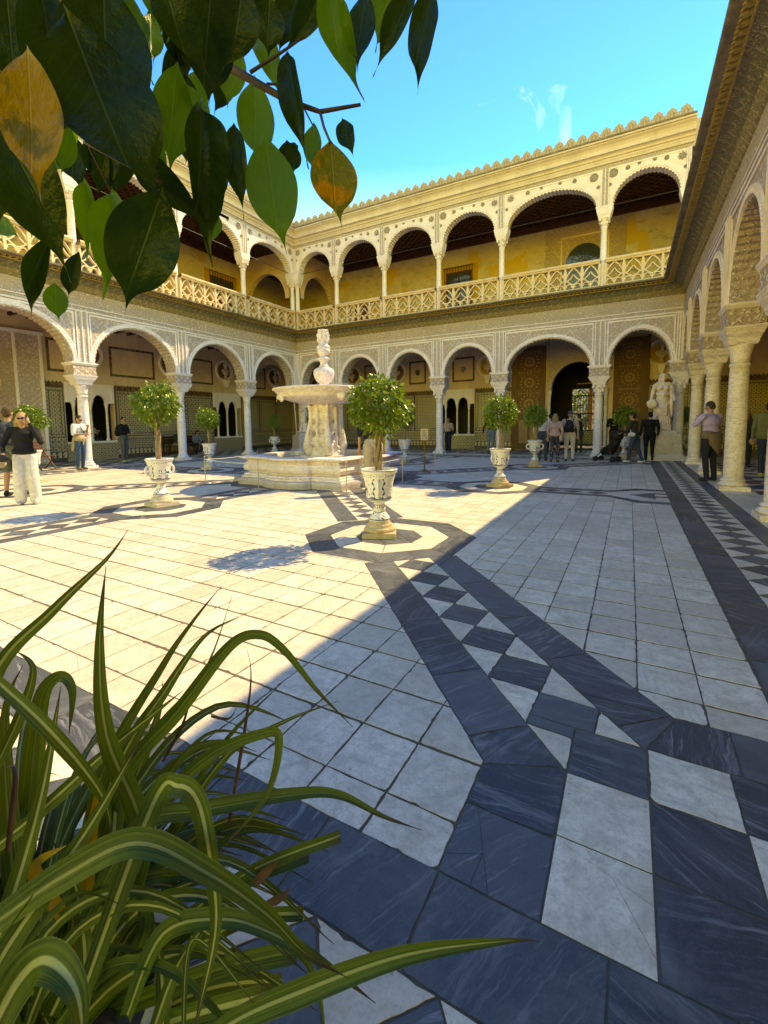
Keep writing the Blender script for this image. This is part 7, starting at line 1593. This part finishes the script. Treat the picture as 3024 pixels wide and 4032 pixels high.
ST = [([(-160,3300,0.85),(-40,2690,0.82),(210,2400,0.85),(420,2200,0.90),(505,2085,0.93)],85,0.2),([(330,3900,0.82),(560,3350,0.78),(420,2900,0.75),(392,2540,0.76),(417,2228,0.80)],115,-0.1),([(260,3700,0.85),(400,3050,0.9),(640,2620,0.92),(760,2445,0.95),(872,2308,0.98)],65,0.3),
 ([(250,3700,0.9),(450,3050,0.85),(650,2720,0.86),(800,2510,0.88),(940,2428,0.92)],92,0.1),([(330,3600,0.85),(480,3070,0.82),(700,2800,0.80),(900,2545,0.80),(1020,2497,0.80),(1120,2560,0.79),(1250,2720,0.78),(1388,2862,0.78)],88,0.25),([(420,3500,0.95),(560,2950,0.95),(800,2650,0.97),(912,2352,1.0)],26,0.5),
 ([(-60,2640,0.72),(200,2880,0.70),(400,3130,0.72),(440,3300,0.76)],75,0.2),([(90,3500,0.9),(130,3000,0.92),(165,2740,0.92),(235,2662,0.92),(285,2720,0.90),(270,2900,0.88)],110,0.0),([(380,3600,0.80),(560,3250,0.76),(800,2990,0.74),(1040,2885,0.74),(1100,2915,0.73),(1050,3130,0.71),(860,3355,0.70)],80,0.3),
 ([(300,3700,0.75),(540,3265,0.74),(800,3190,0.73),(1150,3130,0.72),(1330,3130,0.72),(1510,3215,0.71),(1660,3268,0.71)],95,-0.3),([(330,3900,0.72),(600,3170,0.68),(700,3095,0.66),(780,3160,0.65),(830,3400,0.63),(850,3650,0.62),(790,3950,0.61),(740,4150,0.60)],125,0.1),
 ([(-200,3760,0.66),(0,3620,0.64),(250,3450,0.62),(540,3320,0.61),(820,3440,0.60),(1050,3600,0.60),(1200,3750,0.60),(1370,3850,0.60)],150,-0.2),([(700,4250,0.62),(880,4050,0.62),(1200,3900,0.62),(1600,3760,0.62),(2000,3705,0.63),(2125,3708,0.63)],115,0.1),
 ([(-150,4100,0.62),(0,3780,0.62),(200,3480,0.64),(380,3210,0.66),(560,2900,0.70)],110,0.1),([(500,4000,0.72),(640,3680,0.70),(880,3620,0.68),(1080,3680,0.67),(1280,3800,0.66),(1480,3950,0.66)],100,-0.3),([(420,3900,0.85),(900,3480,0.82),(1340,3290,0.84)],58,0.2,1),([(420,3950,0.85),(850,3560,0.82),(1000,3450,0.82),(1215,3365,0.84)],80,-0.2,1),
 ([(400,4000,0.85),(850,3820,0.80),(1170,3745,0.80)],92,0.1,1),([(420,4100,0.85),(780,3990,0.80),(1030,3925,0.80)],100,0.2,1),([(420,4000,0.9),(900,3650,0.86),(1195,3595,0.86)],62,0.1,1),([(400,4100,0.9),(800,3900,0.86),(1110,3860,0.86)],70,0.4,1),([(500,3600,0.9),(830,2990,0.95),(1120,2680,1.0)],40,0.4),([(480,3600,0.92),(860,3010,0.94),(1100,2850,0.96),(1330,2762,1.0)],48,0.3),
 ([(100,3900,0.8),(30,3200,0.86),(20,2800,0.9),(90,2620,0.92)],100,0.2),([(-120,4000,0.7),(60,3500,0.72),(170,3100,0.76),(240,2700,0.8)],85,-0.2),([(-100,3400,0.75),(150,3200,0.76),(420,2960,0.78),(720,2720,0.8)],75,0.3),([(200,4000,0.78),(420,3500,0.80),(470,3100,0.84),(620,2740,0.88)],95,0.1),([(300,4050,0.8),(560,3700,0.8),(530,3450,0.78),(420,3380,0.76)],105,0.2),
 ([(-100,3900,0.64),(90,3720,0.63),(300,3520,0.64),(470,3560,0.66)],40,0.2),([(560,4200,0.68),(700,3800,0.72),(880,3560,0.76)],70,0.2),([(-100,4200,0.52),(60,3880,0.55),(180,3780,0.55),(300,3900,0.52),(330,4150,0.50)],210,0.0),([(200,4300,0.7),(330,3900,0.72),(300,3500,0.76),(200,3300,0.78)],90,-0.1),([(620,4300,0.72),(640,3900,0.74),(600,3600,0.76)],80,0.0),
 ([(720,4150,0.60),(760,3700,0.66),(1000,3950,0.62)],30,0.2),([(930,3640,0.72),(1210,3790,0.70),(1290,4150,0.68)],34,0.2),([(-60,3100,0.8),(60,2860,0.82),(130,2640,0.84),(60,2560,0.86)],60,0.2),([(480,3400,0.92),(700,3000,0.94),(860,2920,0.95),(1010,2960,0.95)],50,0.2),([(450,3300,0.95),(620,2820,0.98),(640,2680,0.98)],60,0.1)]
for s_ in ST: strap(s_[0], s_[1]*0.80, s_[2], cut=len(s_) > 3)
for pts, w_ in (([(900,3250,0.9),(985,2720,0.95),(975,2560,0.98)],16),([(640,3000,0.95),(720,2850,0.96),(760,2700,0.98)],14),([(30,3350,0.7),(60,3050,0.72),(20,3020,0.74)],26),([(1000,3480,0.8),(1060,3420,0.8),(1100,3380,0.8)],40),([(830,2820,0.95),(900,2830,0.95),(930,2790,0.95)],12),([(1050,3560,0.78),(1110,3530,0.78),(1140,3495,0.78)],34)): strap(pts, w_, 0.3, mat_=M_DEAD)
rr = random.Random(5)
for i in range(90):
    a = rr.uniform(-2.6, 1.4); L = rr.uniform(0.35, 0.62); e = rr.uniform(0.5, 1.25); c = BP+Vector((rr.uniform(-0.07,0.07), rr.uniform(-0.07,0.07), -0.10)); d = Vector((math.sin(a), math.cos(a), 0))
    P = [c+Vector((0,0,-0.05)), c+d*L*0.28+Vector((0,0,L*0.42*e)), c+d*L*0.62+Vector((0,0,L*0.55*e)), c+d*L*0.98+Vector((0,0,L*(0.62*e-0.35)))]
    if P[2].y < 0.08 or any((q-EYE).length < 0.42 for q in P): continue
    strap(None, 0, rr.uniform(-0.5, 0.5), world=P, w_m=rr.uniform(0.014, 0.032))
strap([(300,3750,0.78),(370,3200,0.82),(395,3060,0.83)], 70, 0.1, mat_=M_ORANGE); strap([(240,3600,0.74),(130,3420,0.74),(260,3330,0.74)], 60, 0.2, mat_=M_ORANGE)
m = MB(); m.smooth = True; zr = max(0.30, BP.z-0.12); m.lathe([(0.14,0.0),(0.17,0.05),(0.20,zr*0.6),(0.22,zr-0.05),(0.235,zr-0.03),(0.235,zr),(0.20,zr),(0.19,zr-0.05)], 28); m.build('pot', M_PLINTH_W, plant); m = MB(); m.lathe([(0.0,zr-0.03),(0.195,zr-0.04)], 24, cap=False); m.build('soil', M_SOIL, plant)
# ------------------------------------------------------------------ garden seen through the barred window
rr = random.Random(9); V, F, T = [], [], []
for i in range(5200):
    x = rr.uniform(-7.5, 3.5); z = rr.uniform(0.0, 4.2); y = 30.2+0.9*z+0.4*rr.random()+0.35*math.sin(x*2.1); d = Vector((rr.gauss(0,0.6), -1+rr.gauss(0,0.5), rr.gauss(0.2,0.7))).normalized(); sd = d.cross(Vector((rr.gauss(0,1), rr.gauss(0,1), rr.gauss(0,1)))).normalized(); s_ = 0.16+0.14*rr.random(); leaf_geo(V, F, Vector((x,y,z)), d, sd, s_, s_*0.6, 0.2); T += [rr.random()]*6
me = bpy.data.meshes.new('foliage'); me.from_pydata([tuple(v) for v in V], [], F); me.materials.append(M_LEAF); a = me.attributes.new('tint', 'FLOAT', 'FACE'); a.data.foreach_set('value', np.array(T, np.float32))
hg = empty('garden_hedge', (0,0,0)); link('foliage', me, hg); m = MB(); [m.tube([(-7+0.9*q,31.5,0),(-7+0.9*q,33.4,3.2)], 0.05, 6) for q in range(12)]; m.build('branches', M_BARK, hg); tag(hg, 'sunlit green hedge of the garden seen through the barred window', 'hedge')
gw = MB(); gw.box(-12,8,39.2,39.6,0,4.5); tag(gw.build('garden_wall', M_EAVE), 'ochre garden wall behind the hedge beyond the barred window', 'wall')
pc = MB(); pc.smooth = True; pc.lathe([(0.16,0.0),(0.16,0.2),(0.115,0.3),(0.105,3.2),(0.16,3.4),(0.16,3.6)], 16, (-2.1, 29.6)); tag(pc.build('garden_column', simple('terracotta_column', (0.55,0.22,0.09), (0.45,0.17,0.06), 5, 0.8)), 'terracotta coloured garden column behind the window bars', 'column')
